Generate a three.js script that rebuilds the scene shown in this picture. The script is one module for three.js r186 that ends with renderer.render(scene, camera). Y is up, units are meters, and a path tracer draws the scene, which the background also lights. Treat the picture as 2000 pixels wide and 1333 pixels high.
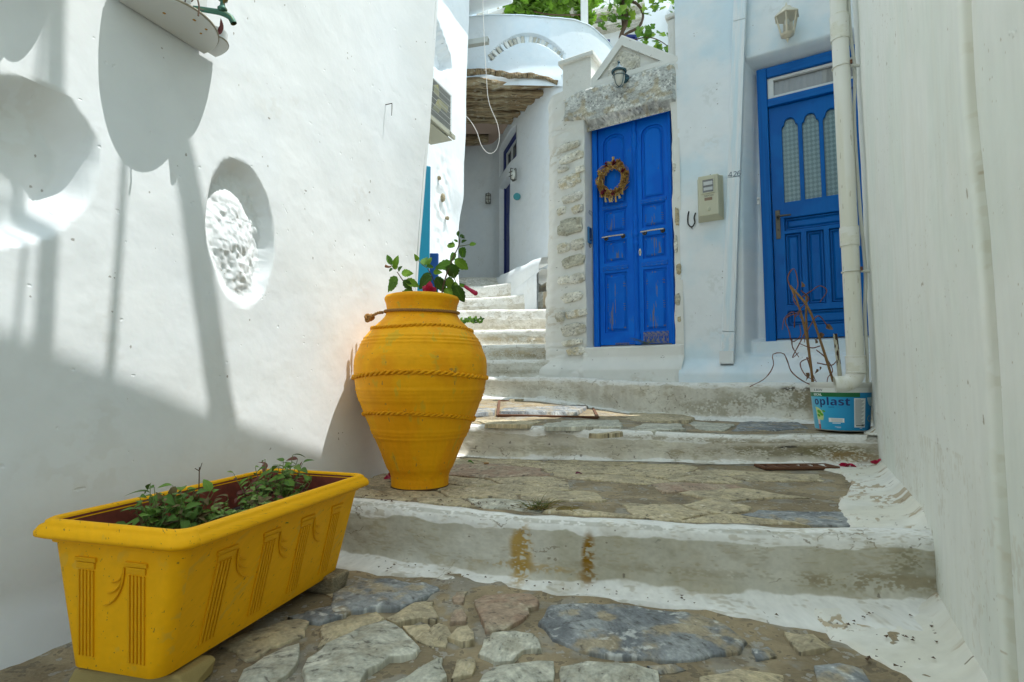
import * as THREE from 'three';
import { ImprovedNoise } from 'three/addons/math/ImprovedNoise.js';
import { mergeGeometries, mergeVertices } from 'three/addons/utils/BufferGeometryUtils.js';
import { RoundedBoxGeometry } from 'three/addons/geometries/RoundedBoxGeometry.js';
import { FontLoader } from 'three/addons/loaders/FontLoader.js';
import { TextGeometry } from 'three/addons/geometries/TextGeometry.js';

// ------------------------------------------------------------ camera, sky, sun, exposure
const EYE = 0.61;                                  // camera height over the lower paving
const scene = new THREE.Scene();
const camera = new THREE.PerspectiveCamera(65.11, 1024 / 682, 0.05, 2000);
camera.position.set(0, EYE, 0);
camera.rotation.x = Math.atan(78 / 1044);          // looks slightly up the steps
scene.add(camera);

const SUN = new THREE.Vector3(1.03, 2.85, 0.12).normalize();
{
  const w = 256, h = 128, d = new Float32Array(w * h * 4), v = new THREE.Vector3();
  for (let j = 0; j < h; j++) for (let i = 0; i < w; i++) {
    const th = (j + 0.5) / h * Math.PI - Math.PI / 2, ph = ((i + 0.5) / w - 0.5) * 2 * Math.PI;
    v.set(Math.cos(th) * Math.cos(ph), Math.sin(th), Math.cos(th) * Math.sin(ph));
    const e = Math.max(0, v.y), k = Math.pow(1 - e, 2.5), c = Math.max(0, v.dot(SUN));
    const g = 0.35 * Math.pow(c, 12) + 0.25 * Math.pow(c, 3);
    let r = 0.32 + 0.36 * k + g, gg = 0.47 + 0.33 * k + g * 0.98, b = 0.58 + 0.29 * k + g * 0.94;
    if (v.y < 0) { r = 0.3; gg = 0.3; b = 0.28; }
    const o = (j * w + i) * 4, s = 0.92; d[o] = r * s; d[o + 1] = gg * s; d[o + 2] = b * s; d[o + 3] = 1;
  }
  const t = new THREE.DataTexture(d, w, h, THREE.RGBAFormat, THREE.FloatType);
  t.mapping = THREE.EquirectangularReflectionMapping; t.magFilter = t.minFilter = THREE.LinearFilter;
  t.colorSpace = THREE.LinearSRGBColorSpace; t.needsUpdate = true;
  scene.background = t; scene.environment = t;
}
const sun = new THREE.DirectionalLight(new THREE.Color().setRGB(1, 0.995, 0.975), 2.3); sun.shadow.radius = 0.42;
sun.target.position.set(0, 0, -4); sun.position.copy(SUN).multiplyScalar(30).add(sun.target.position);
sun.castShadow = true;
Object.assign(sun.shadow.camera, { left: -12, right: 12, top: 12, bottom: -12, near: 1, far: 60 });
sun.shadow.mapSize.set(4096, 4096);
scene.add(sun, sun.target);
const EXPOSURE = 2.25;

// ------------------------------------------------------------ helpers
function rng(seed) { let a = seed >>> 0; return () => { a = (a + 0x6D2B79F5) | 0; let t = Math.imul(a ^ (a >>> 15), 1 | a); t = (t + Math.imul(t ^ (t >>> 7), 61 | t)) ^ t; return ((t ^ (t >>> 14)) >>> 0) / 4294967296; }; }
const R = rng(12345), rr = (a, b, r = R) => a + (b - a) * r();
const PN = new ImprovedNoise();
const n3 = (x, y, z = 0) => PN.noise(x, y, z);
function fbm(x, y, z = 0, o = 3) { let s = 0, a = 1, f = 1; for (let i = 0; i < o; i++) { s += a * PN.noise(x * f, y * f, z + i * 7.3); a *= 0.5; f *= 2.1; } return s; }
const sstep = (a, b, x) => { const t = Math.min(1, Math.max(0, (x - a) / (b - a))); return t * t * (3 - 2 * t); };
const mix = (a, b, t) => a + (b - a) * t;
const V = (x, y, f) => new THREE.Vector3(x, y, -f);             // f = metres ahead of the camera
const counts = {};
function numbered(n) { const c = counts[n] || 0; counts[n] = c + 1; return c ? n + '_' + String(c).padStart(3, '0') : n; }
function obj(name, geo, mat, parent) { if (Array.isArray(geo)) geo = merge(geo); const m = new THREE.Mesh(geo, mat); m.name = parent ? name : numbered(name); (parent || scene).add(m); return m; }
function tag(o, label, category, group, kind) { if (label) o.userData.label = label; if (category) o.userData.category = category; if (group) o.userData.group = group; if (kind) o.userData.kind = kind; return o; }
function thing(name, label, category, pos, rotY = 0, group, kind) { const g = new THREE.Group(); g.name = numbered(name); scene.add(g); if (pos) g.position.copy(pos); g.rotation.y = rotY; return tag(g, label, category, group, kind); }
function sub(name, parent, pos) { const g = new THREE.Group(); g.name = name; if (pos) g.position.copy(pos); parent.add(g); return g; }
function merge(list) { return mergeGeometries(list.map(g => { g = g.index ? g.toNonIndexed() : g; for (const k of Object.keys(g.attributes)) if (!['position', 'normal', 'uv'].includes(k)) g.deleteAttribute(k); if (!g.attributes.uv) g.setAttribute('uv', new THREE.BufferAttribute(new Float32Array(g.attributes.position.count * 2), 2)); return g; })); }
function at(g, x = 0, y = 0, z = 0, rx = 0, ry = 0, rz = 0) { const m = new THREE.Matrix4().makeRotationFromEuler(new THREE.Euler(rx, ry, rz)); m.setPosition(x, y, z); return g.applyMatrix4(m); }
function rbox(w, h, d, r = 0.004, seg = 2) { return new RoundedBoxGeometry(w, h, d, seg, Math.min(r, w / 2.01, h / 2.01, d / 2.01)); }
function tube(pts, r, seg = 24, rad = 8, closed = false) { return new THREE.TubeGeometry(new THREE.CatmullRomCurve3(pts, closed), seg, r, rad, closed); }
function taper(pts, r0, r1, seg = 20, rad = 7, wob = 0) {                     // tube whose radius runs from r0 to r1
  const c = new THREE.CatmullRomCurve3(pts), fr = c.computeFrenetFrames(seg), P = [], I = [], U = [];
  for (let i = 0; i <= seg; i++) { const t = i / seg, p = c.getPointAt(t), r = mix(r0, r1, t) * (1 + wob * n3(p.x * 40, p.y * 40, p.z * 40));
    for (let j = 0; j <= rad; j++) { const a = j / rad * 2 * Math.PI, n = fr.normals[i].clone().multiplyScalar(Math.cos(a) * r).addScaledVector(fr.binormals[i], Math.sin(a) * r); P.push(p.x + n.x, p.y + n.y, p.z + n.z); U.push(j / rad, t * c.getLength()); } }
  for (let i = 0; i < seg; i++) for (let j = 0; j < rad; j++) { const a = i * (rad + 1) + j, b = a + rad + 1; I.push(a, b, a + 1, b, b + 1, a + 1); }
  const g = new THREE.BufferGeometry(); g.setAttribute('position', new THREE.Float32BufferAttribute(P, 3)); g.setAttribute('uv', new THREE.Float32BufferAttribute(U, 2)); g.setIndex(I); g.computeVertexNormals(); return g;
}
function grid(nu, nv, fn) {                                                   // fn(i, j) -> [x, y, f, u, v]
  const P = [], U = [], I = [];
  for (let j = 0; j <= nv; j++) for (let i = 0; i <= nu; i++) { const q = fn(i, j); P.push(q[0], q[1], -q[2]); U.push(q[3], q[4]); }
  for (let j = 0; j < nv; j++) for (let i = 0; i < nu; i++) { const a = j * (nu + 1) + i, b = a + nu + 1; I.push(a, a + 1, b, a + 1, b + 1, b); }
  const g = new THREE.BufferGeometry(); g.setAttribute('position', new THREE.Float32BufferAttribute(P, 3)); g.setAttribute('uv', new THREE.Float32BufferAttribute(U, 2)); g.setIndex(I); g.computeVertexNormals(); return g;
}
function lines(a, b, step, extra = []) {                                      // sorted parameter list, denser inside [lo, hi, step] ranges
  const s = []; for (let i = 0, n = Math.ceil((b - a) / step); i <= n; i++) s.push(a + (b - a) * i / n);
  for (const e of extra) { if (e.length === 1) s.push(e[0]); else { const n = Math.max(1, Math.round((e[1] - e[0]) / e[2])); for (let i = 0; i <= n; i++) s.push(e[0] + (e[1] - e[0]) * i / n); } }
  s.sort((x, y) => x - y); return s.filter((v, i) => v >= a && v <= b && (!i || v - s[i - 1] > 5e-4));
}
// a wall that follows a plan path [[x, f], ...]; s0 is the parameter at its first point; disp pushes along the side given by sgn
function ribbon(path, s0, sl, yl, disp, sgn = 1, lean) {
  const L = [0]; for (let i = 1; i < path.length; i++) L.push(L[i - 1] + Math.hypot(path[i][0] - path[i - 1][0], path[i][1] - path[i - 1][1]));
  const N = path.map((p, i) => { const a = path[Math.max(0, i - 1)], b = path[Math.min(path.length - 1, i + 1)], dx = b[0] - a[0], df = b[1] - a[1], l = Math.hypot(dx, df); return [df / l * sgn, -dx / l * sgn]; });
  const pos = s => { const q = Math.min(Math.max(s - s0, 0), L[L.length - 1]); let i = 0; while (i < L.length - 2 && L[i + 1] < q) i++; const t = (q - L[i]) / (L[i + 1] - L[i]); return [mix(path[i][0], path[i + 1][0], t), mix(path[i][1], path[i + 1][1], t), mix(N[i][0], N[i + 1][0], t), mix(N[i][1], N[i + 1][1], t)]; };
  const PP = sl.map(pos);
  return grid(sl.length - 1, yl.length - 1, (i, j) => { const p = PP[i], y = yl[j], d = disp(sl[i], y); const lx = lean ? lean(sl[i], y) : 0; return [p[0] + p[2] * d + lx, y, p[1] + p[3] * d, sl[i], y]; });
}
const lump = (s, y, k = 1) => k * (0.012 * n3(s * 1.3, y * 1.3, 3.1) + 0.0022 * n3(s * 5, y * 5, 8.2) + 0.0009 * n3(s * 15, y * 15, 1.7));

// ------------------------------------------------------------ procedural textures
function lattice(seed, p) { const r = rng(seed), a = new Float32Array(p * p); for (let i = 0; i < p * p; i++) a[i] = r(); return a; }
function pnoise(seed, p) { const a = lattice(seed, p); return (u, v) => { const x = u * p, y = v * p, xi = Math.floor(x), yi = Math.floor(y); let fx = x - xi, fy = y - yi; fx = fx * fx * (3 - 2 * fx); fy = fy * fy * (3 - 2 * fy); const x0 = ((xi % p) + p) % p, x1 = (x0 + 1) % p, y0 = ((yi % p) + p) % p, y1 = (y0 + 1) % p; return (a[y0 * p + x0] * (1 - fx) + a[y0 * p + x1] * fx) * (1 - fy) + (a[y1 * p + x0] * (1 - fx) + a[y1 * p + x1] * fx) * fy; }; }
function pfbm(seed, p, o) { const L = []; for (let i = 0; i < o; i++) L.push(pnoise(seed + i * 17, p << i)); const tot = 2 - Math.pow(2, 1 - o); return (u, v) => { let s = 0, a = 1; for (const f of L) { s += a * f(u, v); a *= 0.5; } return s / tot; }; }
const enc = v => { v = Math.min(1, Math.max(0, v)); return 255 * (v <= 0.0031308 ? 12.92 * v : 1.055 * Math.pow(v, 1 / 2.4) - 0.055); };
function tex(w, h, fn, rx = 1, ry = 1, srgb = true) {                          // fn(u, v) -> linear [r, g, b] or a number
  const d = new Uint8Array(w * h * 4);
  for (let j = 0; j < h; j++) for (let i = 0; i < w; i++) { const c = fn((i + 0.5) / w, (j + 0.5) / h), o = (j * w + i) * 4; if (typeof c === 'number') { d[o] = d[o + 1] = d[o + 2] = srgb ? enc(c) : Math.min(255, Math.max(0, c * 255)); d[o + 3] = 255; } else { d[o] = srgb ? enc(c[0]) : c[0] * 255; d[o + 1] = srgb ? enc(c[1]) : c[1] * 255; d[o + 2] = srgb ? enc(c[2]) : c[2] * 255; d[o + 3] = c.length > 3 ? c[3] * 255 : 255; } }
  const t = new THREE.DataTexture(d, w, h); t.wrapS = t.wrapT = THREE.RepeatWrapping; t.magFilter = THREE.LinearFilter; t.minFilter = THREE.LinearMipmapLinearFilter; t.generateMipmaps = true; t.repeat.set(rx, ry); if (srgb) t.colorSpace = THREE.SRGBColorSpace; t.needsUpdate = true; return t;
}
const lerp3 = (a, b, t) => [mix(a[0], b[0], t), mix(a[1], b[1], t), mix(a[2], b[2], t)];
const C = (r, g, b) => new THREE.Color().setRGB(r, g, b);
const matte = (o) => new THREE.MeshPhysicalMaterial(Object.assign({ roughness: 0.75, specularIntensity: 0.35 }, o));
const std = (o) => new THREE.MeshStandardMaterial(Object.assign({ roughness: 0.8 }, o));

// whitewash: brushed coats, a few chips and specks of dirt
const fA = pfbm(11, 4, 7), fB = pfbm(29, 8, 6), fC = pfbm(47, 64, 3), fD = pfbm(71, 24, 4), fE = pfbm(83, 3, 5);
const WASHBUMP = tex(1024, 1024, (u, v) => 0.5 * fB(u, v) + 0.2 * fC(u, v) + 0.3 * fD(v, u) - (fC(v, u) > 0.86 ? 0.3 : 0), 1 / 1.6, 1 / 1.6, false);
function washTex(base, warm, dirt, speck, seedShift = 0) {
  return tex(1024, 1024, (u, v) => { u += seedShift; const a = fA(u, v), b = fB(v, u), c = fC(u, v);
    let col = lerp3(base, warm, sstep(0.42, 0.72, a)); col = lerp3(col, dirt, 0.55 * sstep(0.60, 0.74, b) * sstep(0.45, 0.6, c));
    if (fC(u + 0.31, v) > speck + 0.06 && fD(v, u) > 0.55) col = lerp3(col, [0.22, 0.19, 0.15], 0.7);
    const k = 0.965 + 0.07 * fD(u, v); return [col[0] * k, col[1] * k, col[2] * k]; }, 1 / 1.6, 1 / 1.6);
}
const wash = std({ map: washTex([0.80, 0.825, 0.825], [0.78, 0.815, 0.83], [0.74, 0.75, 0.73], 0.80), bumpMap: WASHBUMP, bumpScale: 0.0030, roughness: 0.92 });
const washWarm = std({ map: washTex([0.78, 0.78, 0.73], [0.80, 0.79, 0.74], [0.52, 0.46, 0.34], 0.76, 0.4), bumpMap: WASHBUMP, bumpScale: 0.005, roughness: 0.92 });
const washBlue = std({ map: washTex([0.84, 0.87, 0.88], [0.70, 0.82, 0.88], [0.72, 0.75, 0.74], 0.80, 0.7), bumpMap: WASHBUMP, bumpScale: 0.0035, roughness: 0.92 });
const washArch = std({ map: washTex([0.78, 0.83, 0.86], [0.72, 0.80, 0.85], [0.72, 0.76, 0.78], 0.80, 0.5), bumpMap: WASHBUMP, bumpScale: 0.003, roughness: 0.92 });
const washShade = std({ map: washTex([0.81, 0.83, 0.77], [0.77, 0.81, 0.74], [0.66, 0.64, 0.52], 0.81, 0.2), bumpMap: WASHBUMP, bumpScale: 0.003, roughness: 0.92 });
const washFloor = std({ map: tex(1024, 1024, (u, v) => { const a = fA(u, v), b = fC(u, v), c = fB(v, u), d = fC(u * 0.5, v); let col = lerp3([0.79, 0.77, 0.69], [0.74, 0.71, 0.60], sstep(0.4, 0.65, a)); col = lerp3(col, [0.40, 0.29, 0.15], 0.75 * sstep(0.46, 0.62, c) * sstep(0.53, 0.61, d)); if (b > 0.80 && c > 0.42) col = lerp3(col, [0.16, 0.11, 0.06], 0.75); const k = 0.9 + 0.2 * fD(u, v); return [col[0] * k, col[1] * k, col[2] * k]; }, 1 / 0.9, 1 / 0.9), bumpMap: WASHBUMP, bumpScale: 0.007, roughness: 0.92 });
// stone, mortar
const sG = pfbm(101, 6, 7), sH = pfbm(131, 12, 6), sI = pfbm(151, 48, 4), sJ = pfbm(171, 5, 6);
const sK = pfbm(191, 128, 2);
const STONEBUMP = tex(1024, 1024, (u, v) => 0.45 * sG(u, v) + 0.22 * sI(u, v) + 0.22 * Math.abs(sH(v, u) - 0.5) * 2 + 0.2 * sI(u * 0.5, v * 2.5) + 0.06 * sK(u, v), 1 / 0.7, 1 / 0.7, false);
function stoneTex(a, b, c, fleck, n = 0.62) { return tex(1024, 1024, (u, v) => { const g = sG(u, v), h = sH(v + 0.3, u), i = sI(u, v); const st = sI(u * 0.5, v * 2.5 + 0.4 * g), q = sH(u * 0.5, v * 2); let col = lerp3(a, b, sstep(0.38, 0.6, 0.6 * g + 0.4 * q)); col = [col[0] * (0.72 + 0.56 * st), col[1] * (0.72 + 0.56 * st), col[2] * (0.72 + 0.56 * st)]; col = lerp3(col, c, sstep(0.50, 0.72, h) * 0.75); col = lerp3(col, fleck, sstep(n, n + 0.16, 0.6 * i + 0.4 * sH(u, v)) * 0.6 * sstep(0.42, 0.6, sJ(u, v))); const dk = sstep(0.34, 0.28, 0.5 * i + 0.5 * st); col = lerp3(col, [0.07, 0.06, 0.045], 0.6 * dk); const k = 1.28 * (0.30 + 0.62 * i + 0.42 * sK(u, v) + 0.36 * q); return [col[0] * k, col[1] * k, col[2] * k]; }, 1 / 0.7, 1 / 0.7); }
const stoneBlue = std({ map: stoneTex([0.14, 0.15, 0.155], [0.235, 0.245, 0.24], [0.33, 0.26, 0.15], [0.52, 0.52, 0.48], 0.56), bumpMap: STONEBUMP, bumpScale: 0.016, roughness: 0.75 });
const stoneGrey = std({ map: stoneTex([0.37, 0.36, 0.29], [0.44, 0.425, 0.345], [0.30, 0.275, 0.205], [0.56, 0.55, 0.49]), bumpMap: STONEBUMP, bumpScale: 0.016, roughness: 0.8 });
const stoneTan = std({ map: stoneTex([0.40, 0.335, 0.215], [0.29, 0.245, 0.16], [0.44, 0.365, 0.22], [0.56, 0.53, 0.44]), bumpMap: STONEBUMP, bumpScale: 0.016, roughness: 0.85 });
const stonePink = std({ map: stoneTex([0.31, 0.23, 0.16], [0.31, 0.26, 0.18], [0.29, 0.19, 0.13], [0.44, 0.40, 0.32]), bumpMap: STONEBUMP, bumpScale: 0.016, roughness: 0.85 });
const stonePale = std({ map: stoneTex([0.50, 0.48, 0.41], [0.58, 0.56, 0.50], [0.38, 0.35, 0.26], [0.30, 0.29, 0.25]), bumpMap: STONEBUMP, bumpScale: 0.014, roughness: 0.9 });
const lintelM = std({ map: stoneTex([0.38, 0.39, 0.37], [0.52, 0.53, 0.50], [0.40, 0.34, 0.22], [0.66, 0.66, 0.62], 0.48), bumpMap: STONEBUMP, bumpScale: 0.02, roughness: 0.92 });
const mortarM = std({ map: tex(1024, 1024, (u, v) => { const g = sJ(u, v), h = sI(v, u), q = sH(u, v); let c = lerp3([0.35, 0.275, 0.165], [0.25, 0.195, 0.115], sstep(0.4, 0.62, g)); c = lerp3(c, [0.32, 0.30, 0.25], sstep(0.55, 0.68, q) * 0.7); if (h > 0.68) c = lerp3(c, [0.10, 0.08, 0.055], 0.6); c = lerp3(c, [0.16, 0.13, 0.09], 0.6 * sstep(0.60, 0.70, sG(v, u))); if (h < 0.27) c = lerp3(c, [0.5, 0.48, 0.43], 0.6); const k = 0.75 + 0.5 * h; return [c[0] * k, c[1] * k, c[2] * k]; }, 1 / 0.9, 1 / 0.9), bumpMap: STONEBUMP, bumpScale: 0.014, roughness: 0.95 });
// ------------------------------------------------------------ plan of the place (metres; X right, F ahead)
const rad = Math.PI / 180;
const DL = [Math.sin(22 * rad), Math.cos(22 * rad)], AL = [-0.57, 2.466], NL = [DL[1], -DL[0]];     // left house wall
const DR = [Math.sin(29.5 * rad), Math.cos(29.5 * rad)], AR = [1.152, 1.50];                          // right house wall
const DF = [-Math.sin(59 * rad), Math.cos(59 * rad)], AF = [2.03, 4.30], NF = [-Math.cos(59 * rad), -Math.sin(59 * rad)]; // door front
const Lw = (w, y, n = 0) => V(AL[0] + DL[0] * w + NL[0] * n, y, AL[1] + DL[1] * w + NL[1] * n);
const Fw = (t, y, o = 0) => V(AF[0] + DF[0] * t + NF[0] * o, y, AF[1] + DF[1] * t + NF[1] * o);
const LROT = Math.atan2(NL[0], -NL[1]), FROT = -31 * rad;    // turn of things on the left wall / the door front (their +z leaves the wall)
const UP = new THREE.Vector3(0, 1, 0);

// ------------------------------------------------------------ ground and lower street
tag(obj('ground', at(new THREE.CircleGeometry(400, 48), 0, -0.06, 0, -Math.PI / 2), mortarM), 'bare dry earth and paving round the houses', 'ground', null, 'structure');
const street = thing('street', 'rough flagstone street in the foreground below the lowest step', 'street', null, 0, null, 'structure');
obj('mortar', grid(150, 150, (i, j) => { const x = -2.2 + 3.6 * i / 150, f = -0.4 + 2.35 * j / 150; return [x, 0.004 + 0.010 * n3(x * 4, f * 4, 2) + 0.006 * n3(x * 13, f * 13, 5) + 0.003 * n3(x * 36, f * 36, 9), f, x, f]; }), mortarM, street);
obj('paving', grid(40, 60, (i, j) => { const x = -7 + 9 * i / 40, f = -9 + 8.65 * j / 60; return [x, 0.012 * n3(x * 4, f * 4, 2), f, x, f]; }), mortarM, street);

function stoneGeo(poly, y, h, seed, crown = 0.006) {            // poly [[x, f], ...] counter-clockwise or not
  const r = rng(seed), pts = []; const m = poly.length; let cx = 0, cf = 0; for (const p of poly) { cx += p[0] / m; cf += p[1] / m; }
  for (let i = 0; i < m; i++) { const a = poly[i], b = poly[(i + 1) % m], l = Math.hypot(b[0] - a[0], b[1] - a[1]), k = Math.max(2, Math.min(6, Math.round(l / 0.03))); for (let q = 0; q < k; q++) { const t = q / k, s = Math.min(0.009, l * 0.06); pts.push([mix(a[0], b[0], t) + rr(-s, s, r), mix(a[1], b[1], t) + rr(-s, s, r)]); } }
  const n = pts.length, rings = [[1.02, -0.02], [1.0, h * 0.45], [0.985, h * 0.9], [0.945, h], [0.8, h + crown * 0.3], [0.62, h + crown * 0.6], [0.3, h + crown]], P = [], U = [], I = [];
  const ou = r() * 5, ov = r() * 5, rot = r() * 6.28, cr = Math.cos(rot), sr = Math.sin(rot);
  const put = (x, yy, f) => { P.push(x, yy, -f); U.push(ou + x * cr - f * sr, ov + x * sr + f * cr); };
  rings.forEach(([k, hh], q) => { for (const p of pts) { const x = cx + (p[0] - cx) * k, f = cf + (p[1] - cf) * k; put(x, y + hh + (q > 1 ? 0.0042 * n3(x * 24, f * 24, seed) + 0.005 * n3(x * 7, f * 7, seed) + 0.002 * n3(x * 60, f * 60, seed) : 0), f); } });
  put(cx, y + h + crown, cf);
  for (let q = 0; q < rings.length - 1; q++) for (let i = 0; i < n; i++) { const a = q * n + i, b = q * n + (i + 1) % n; I.push(a, a + n, b, b, a + n, b + n); }
  const c0 = (rings.length - 1) * n, cc = rings.length * n; for (let i = 0; i < n; i++) I.push(c0 + i, cc, c0 + (i + 1) % n);
  let area = 0; for (let i = 0; i < n; i++) { const a = pts[i], b = pts[(i + 1) % n]; area += a[0] * b[1] - b[0] * a[1]; }
  if (area > 0) for (let i = 0; i < I.length; i += 3) { const t = I[i + 1]; I[i + 1] = I[i + 2]; I[i + 2] = t; }
  const g = new THREE.BufferGeometry(); g.setAttribute('position', new THREE.Float32BufferAttribute(P, 3)); g.setAttribute('uv', new THREE.Float32BufferAttribute(U, 2)); g.setIndex(I); g.computeVertexNormals();
  return g;
}
// flagstones of the lower street, outlines in metres on the ground
const FLAGS = [['b', 0.014, [[-0.502, 1.55], [-0.452, 1.669], [-0.373, 1.664], [-0.215, 1.608], [-0.21, 1.587], [-0.239, 1.524], [-0.284, 1.466], [-0.349, 1.453], [-0.422, 1.439], [-0.47, 1.425]]],
['t', 0.01, [[-0.473, 1.367], [-0.35, 1.439], [-0.326, 1.396], [-0.356, 1.34], [-0.393, 1.301], [-0.439, 1.249]]],
['g', 0.018, [[-0.435, 1.155], [-0.44, 1.196], [-0.417, 1.258], [-0.364, 1.338], [-0.319, 1.382], [-0.264, 1.332], [-0.238, 1.292], [-0.205, 1.239], [-0.213, 1.206], [-0.264, 1.196], [-0.294, 1.145], [-0.307, 1.099], [-0.399, 1.09]]],
['t', 0.012, [[-0.317, 1.398], [-0.281, 1.453], [-0.237, 1.509], [-0.217, 1.497], [-0.189, 1.409], [-0.188, 1.371], [-0.233, 1.4], [-0.284, 1.375]]],
['t', 0.008, [[-0.274, 1.362], [-0.21, 1.375], [-0.181, 1.319], [-0.175, 1.25], [-0.198, 1.267], [-0.235, 1.311]]],
['g', 0.014, [[-0.233, 1.102], [-0.199, 1.155], [-0.159, 1.204], [-0.151, 1.199], [-0.145, 1.164], [-0.13, 1.127], [-0.145, 1.096]]],
['p', 0.012, [[-0.162, 1.524], [-0.157, 1.568], [-0.129, 1.576], [-0.131, 1.488], [-0.159, 1.492]]],
['p', 0.012, [[-0.156, 1.377], [-0.149, 1.441], [-0.131, 1.453], [-0.114, 1.409], [-0.115, 1.377]]],
['t', 0.014, [[-0.152, 1.292], [-0.135, 1.352], [-0.109, 1.362], [-0.093, 1.328], [-0.089, 1.274], [-0.113, 1.264]]],
['p', 0.012, [[-0.101, 1.512], [-0.078, 1.547], [0.0, 1.56], [0.052, 1.55], [0.073, 1.5], [0.028, 1.398], [-0.018, 1.34], [-0.066, 1.328], [-0.074, 1.388], [-0.092, 1.453]]],
['g', 0.016, [[-0.071, 1.224], [-0.064, 1.292], [-0.044, 1.314], [0.004, 1.324], [0.052, 1.305], [0.066, 1.236], [0.02, 1.232], [0.0, 1.193], [-0.039, 1.193]]],
['b', 0.014, [[0.066, 1.379], [0.11, 1.48], [0.273, 1.473], [0.387, 1.441], [0.485, 1.417], [0.524, 1.351], [0.54, 1.282], [0.5, 1.235], [0.411, 1.206], [0.318, 1.191], [0.222, 1.206], [0.148, 1.239], [0.095, 1.294]]],
['g', 0.01, [[-0.063, 1.139], [-0.016, 1.179], [0.055, 1.196], [0.092, 1.183], [0.082, 1.117], [0.0, 1.09], [-0.07, 1.09]]],
['g', 0.01, [[0.102, 1.171], [0.164, 1.191], [0.26, 1.179], [0.301, 1.151], [0.29, 1.09], [0.1, 1.09]]],
['b', 0.012, [[0.635, 1.171], [0.696, 1.183], [0.732, 1.155], [0.704, 1.09], [0.594, 1.09]]],
['t', 0.012, [[0.384, 1.132], [0.465, 1.151], [0.55, 1.132], [0.535, 1.082], [0.366, 1.082]]],
['b', 0.006, [[0.283, 1.175], [0.347, 1.181], [0.363, 1.163], [0.308, 1.149]]],
['t', 0.008, [[0.652, 1.332], [0.714, 1.312], [0.72, 1.251], [0.637, 1.235]]],
['t', 0.01, [[-0.52, 1.556], [-0.47, 1.632], [-0.402, 1.632], [-0.399, 1.538], [-0.47, 1.493]]],
['t', 0.01, [[-0.661, 1.258], [-0.586, 1.379], [-0.508, 1.408], [-0.496, 1.312], [-0.572, 1.196]]],
['g', 0.01, [[-0.562, 1.155], [-0.51, 1.258], [-0.479, 1.267], [-0.453, 1.175], [-0.479, 1.09], [-0.539, 1.09]]],
['b', 0.008, [[-0.573, 1.408], [-0.482, 1.486], [-0.413, 1.438], [-0.484, 1.379]]],
['t', 0.006, [[-0.204, 1.338], [-0.178, 1.379], [-0.141, 1.325], [-0.151, 1.258], [-0.186, 1.263]]],
['b', 0.006, [[0.538, 1.244], [0.579, 1.258], [0.582, 1.217], [0.528, 1.196]]],
['t', 0.008, [[-0.121, 1.196], [-0.078, 1.206], [-0.079, 1.145], [-0.124, 1.126]]]];
const MATS = { b: stoneBlue, g: stoneGrey, t: stoneTan, p: stonePink, w: stonePale };
FLAGS.forEach(([m, h, poly], i) => obj('flagstone', stoneGeo(poly, 0.006, h * 0.65, 500 + i, 0.005), MATS[m], street));
{ // flagstones nearer than the picture shows, round the camera
  const r = rng(77); for (let i = 0; i < 30; i++) { const x = rr(-1.2, 0.75, r), f = rr(-0.35, 0.82, r), a = rr(0.07, 0.13, r), p = []; for (let k = 0; k < 7; k++) { const t = k / 7 * 6.283; p.push([x + Math.cos(t) * a * rr(0.7, 1.2, r), f + Math.sin(t) * a * rr(0.6, 1, r)]); } obj('flagstone', stoneGeo(p, 0.002, 0.006, 900 + i), [stoneGrey, stoneTan, stoneBlue][i % 3], street); }
}

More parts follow.
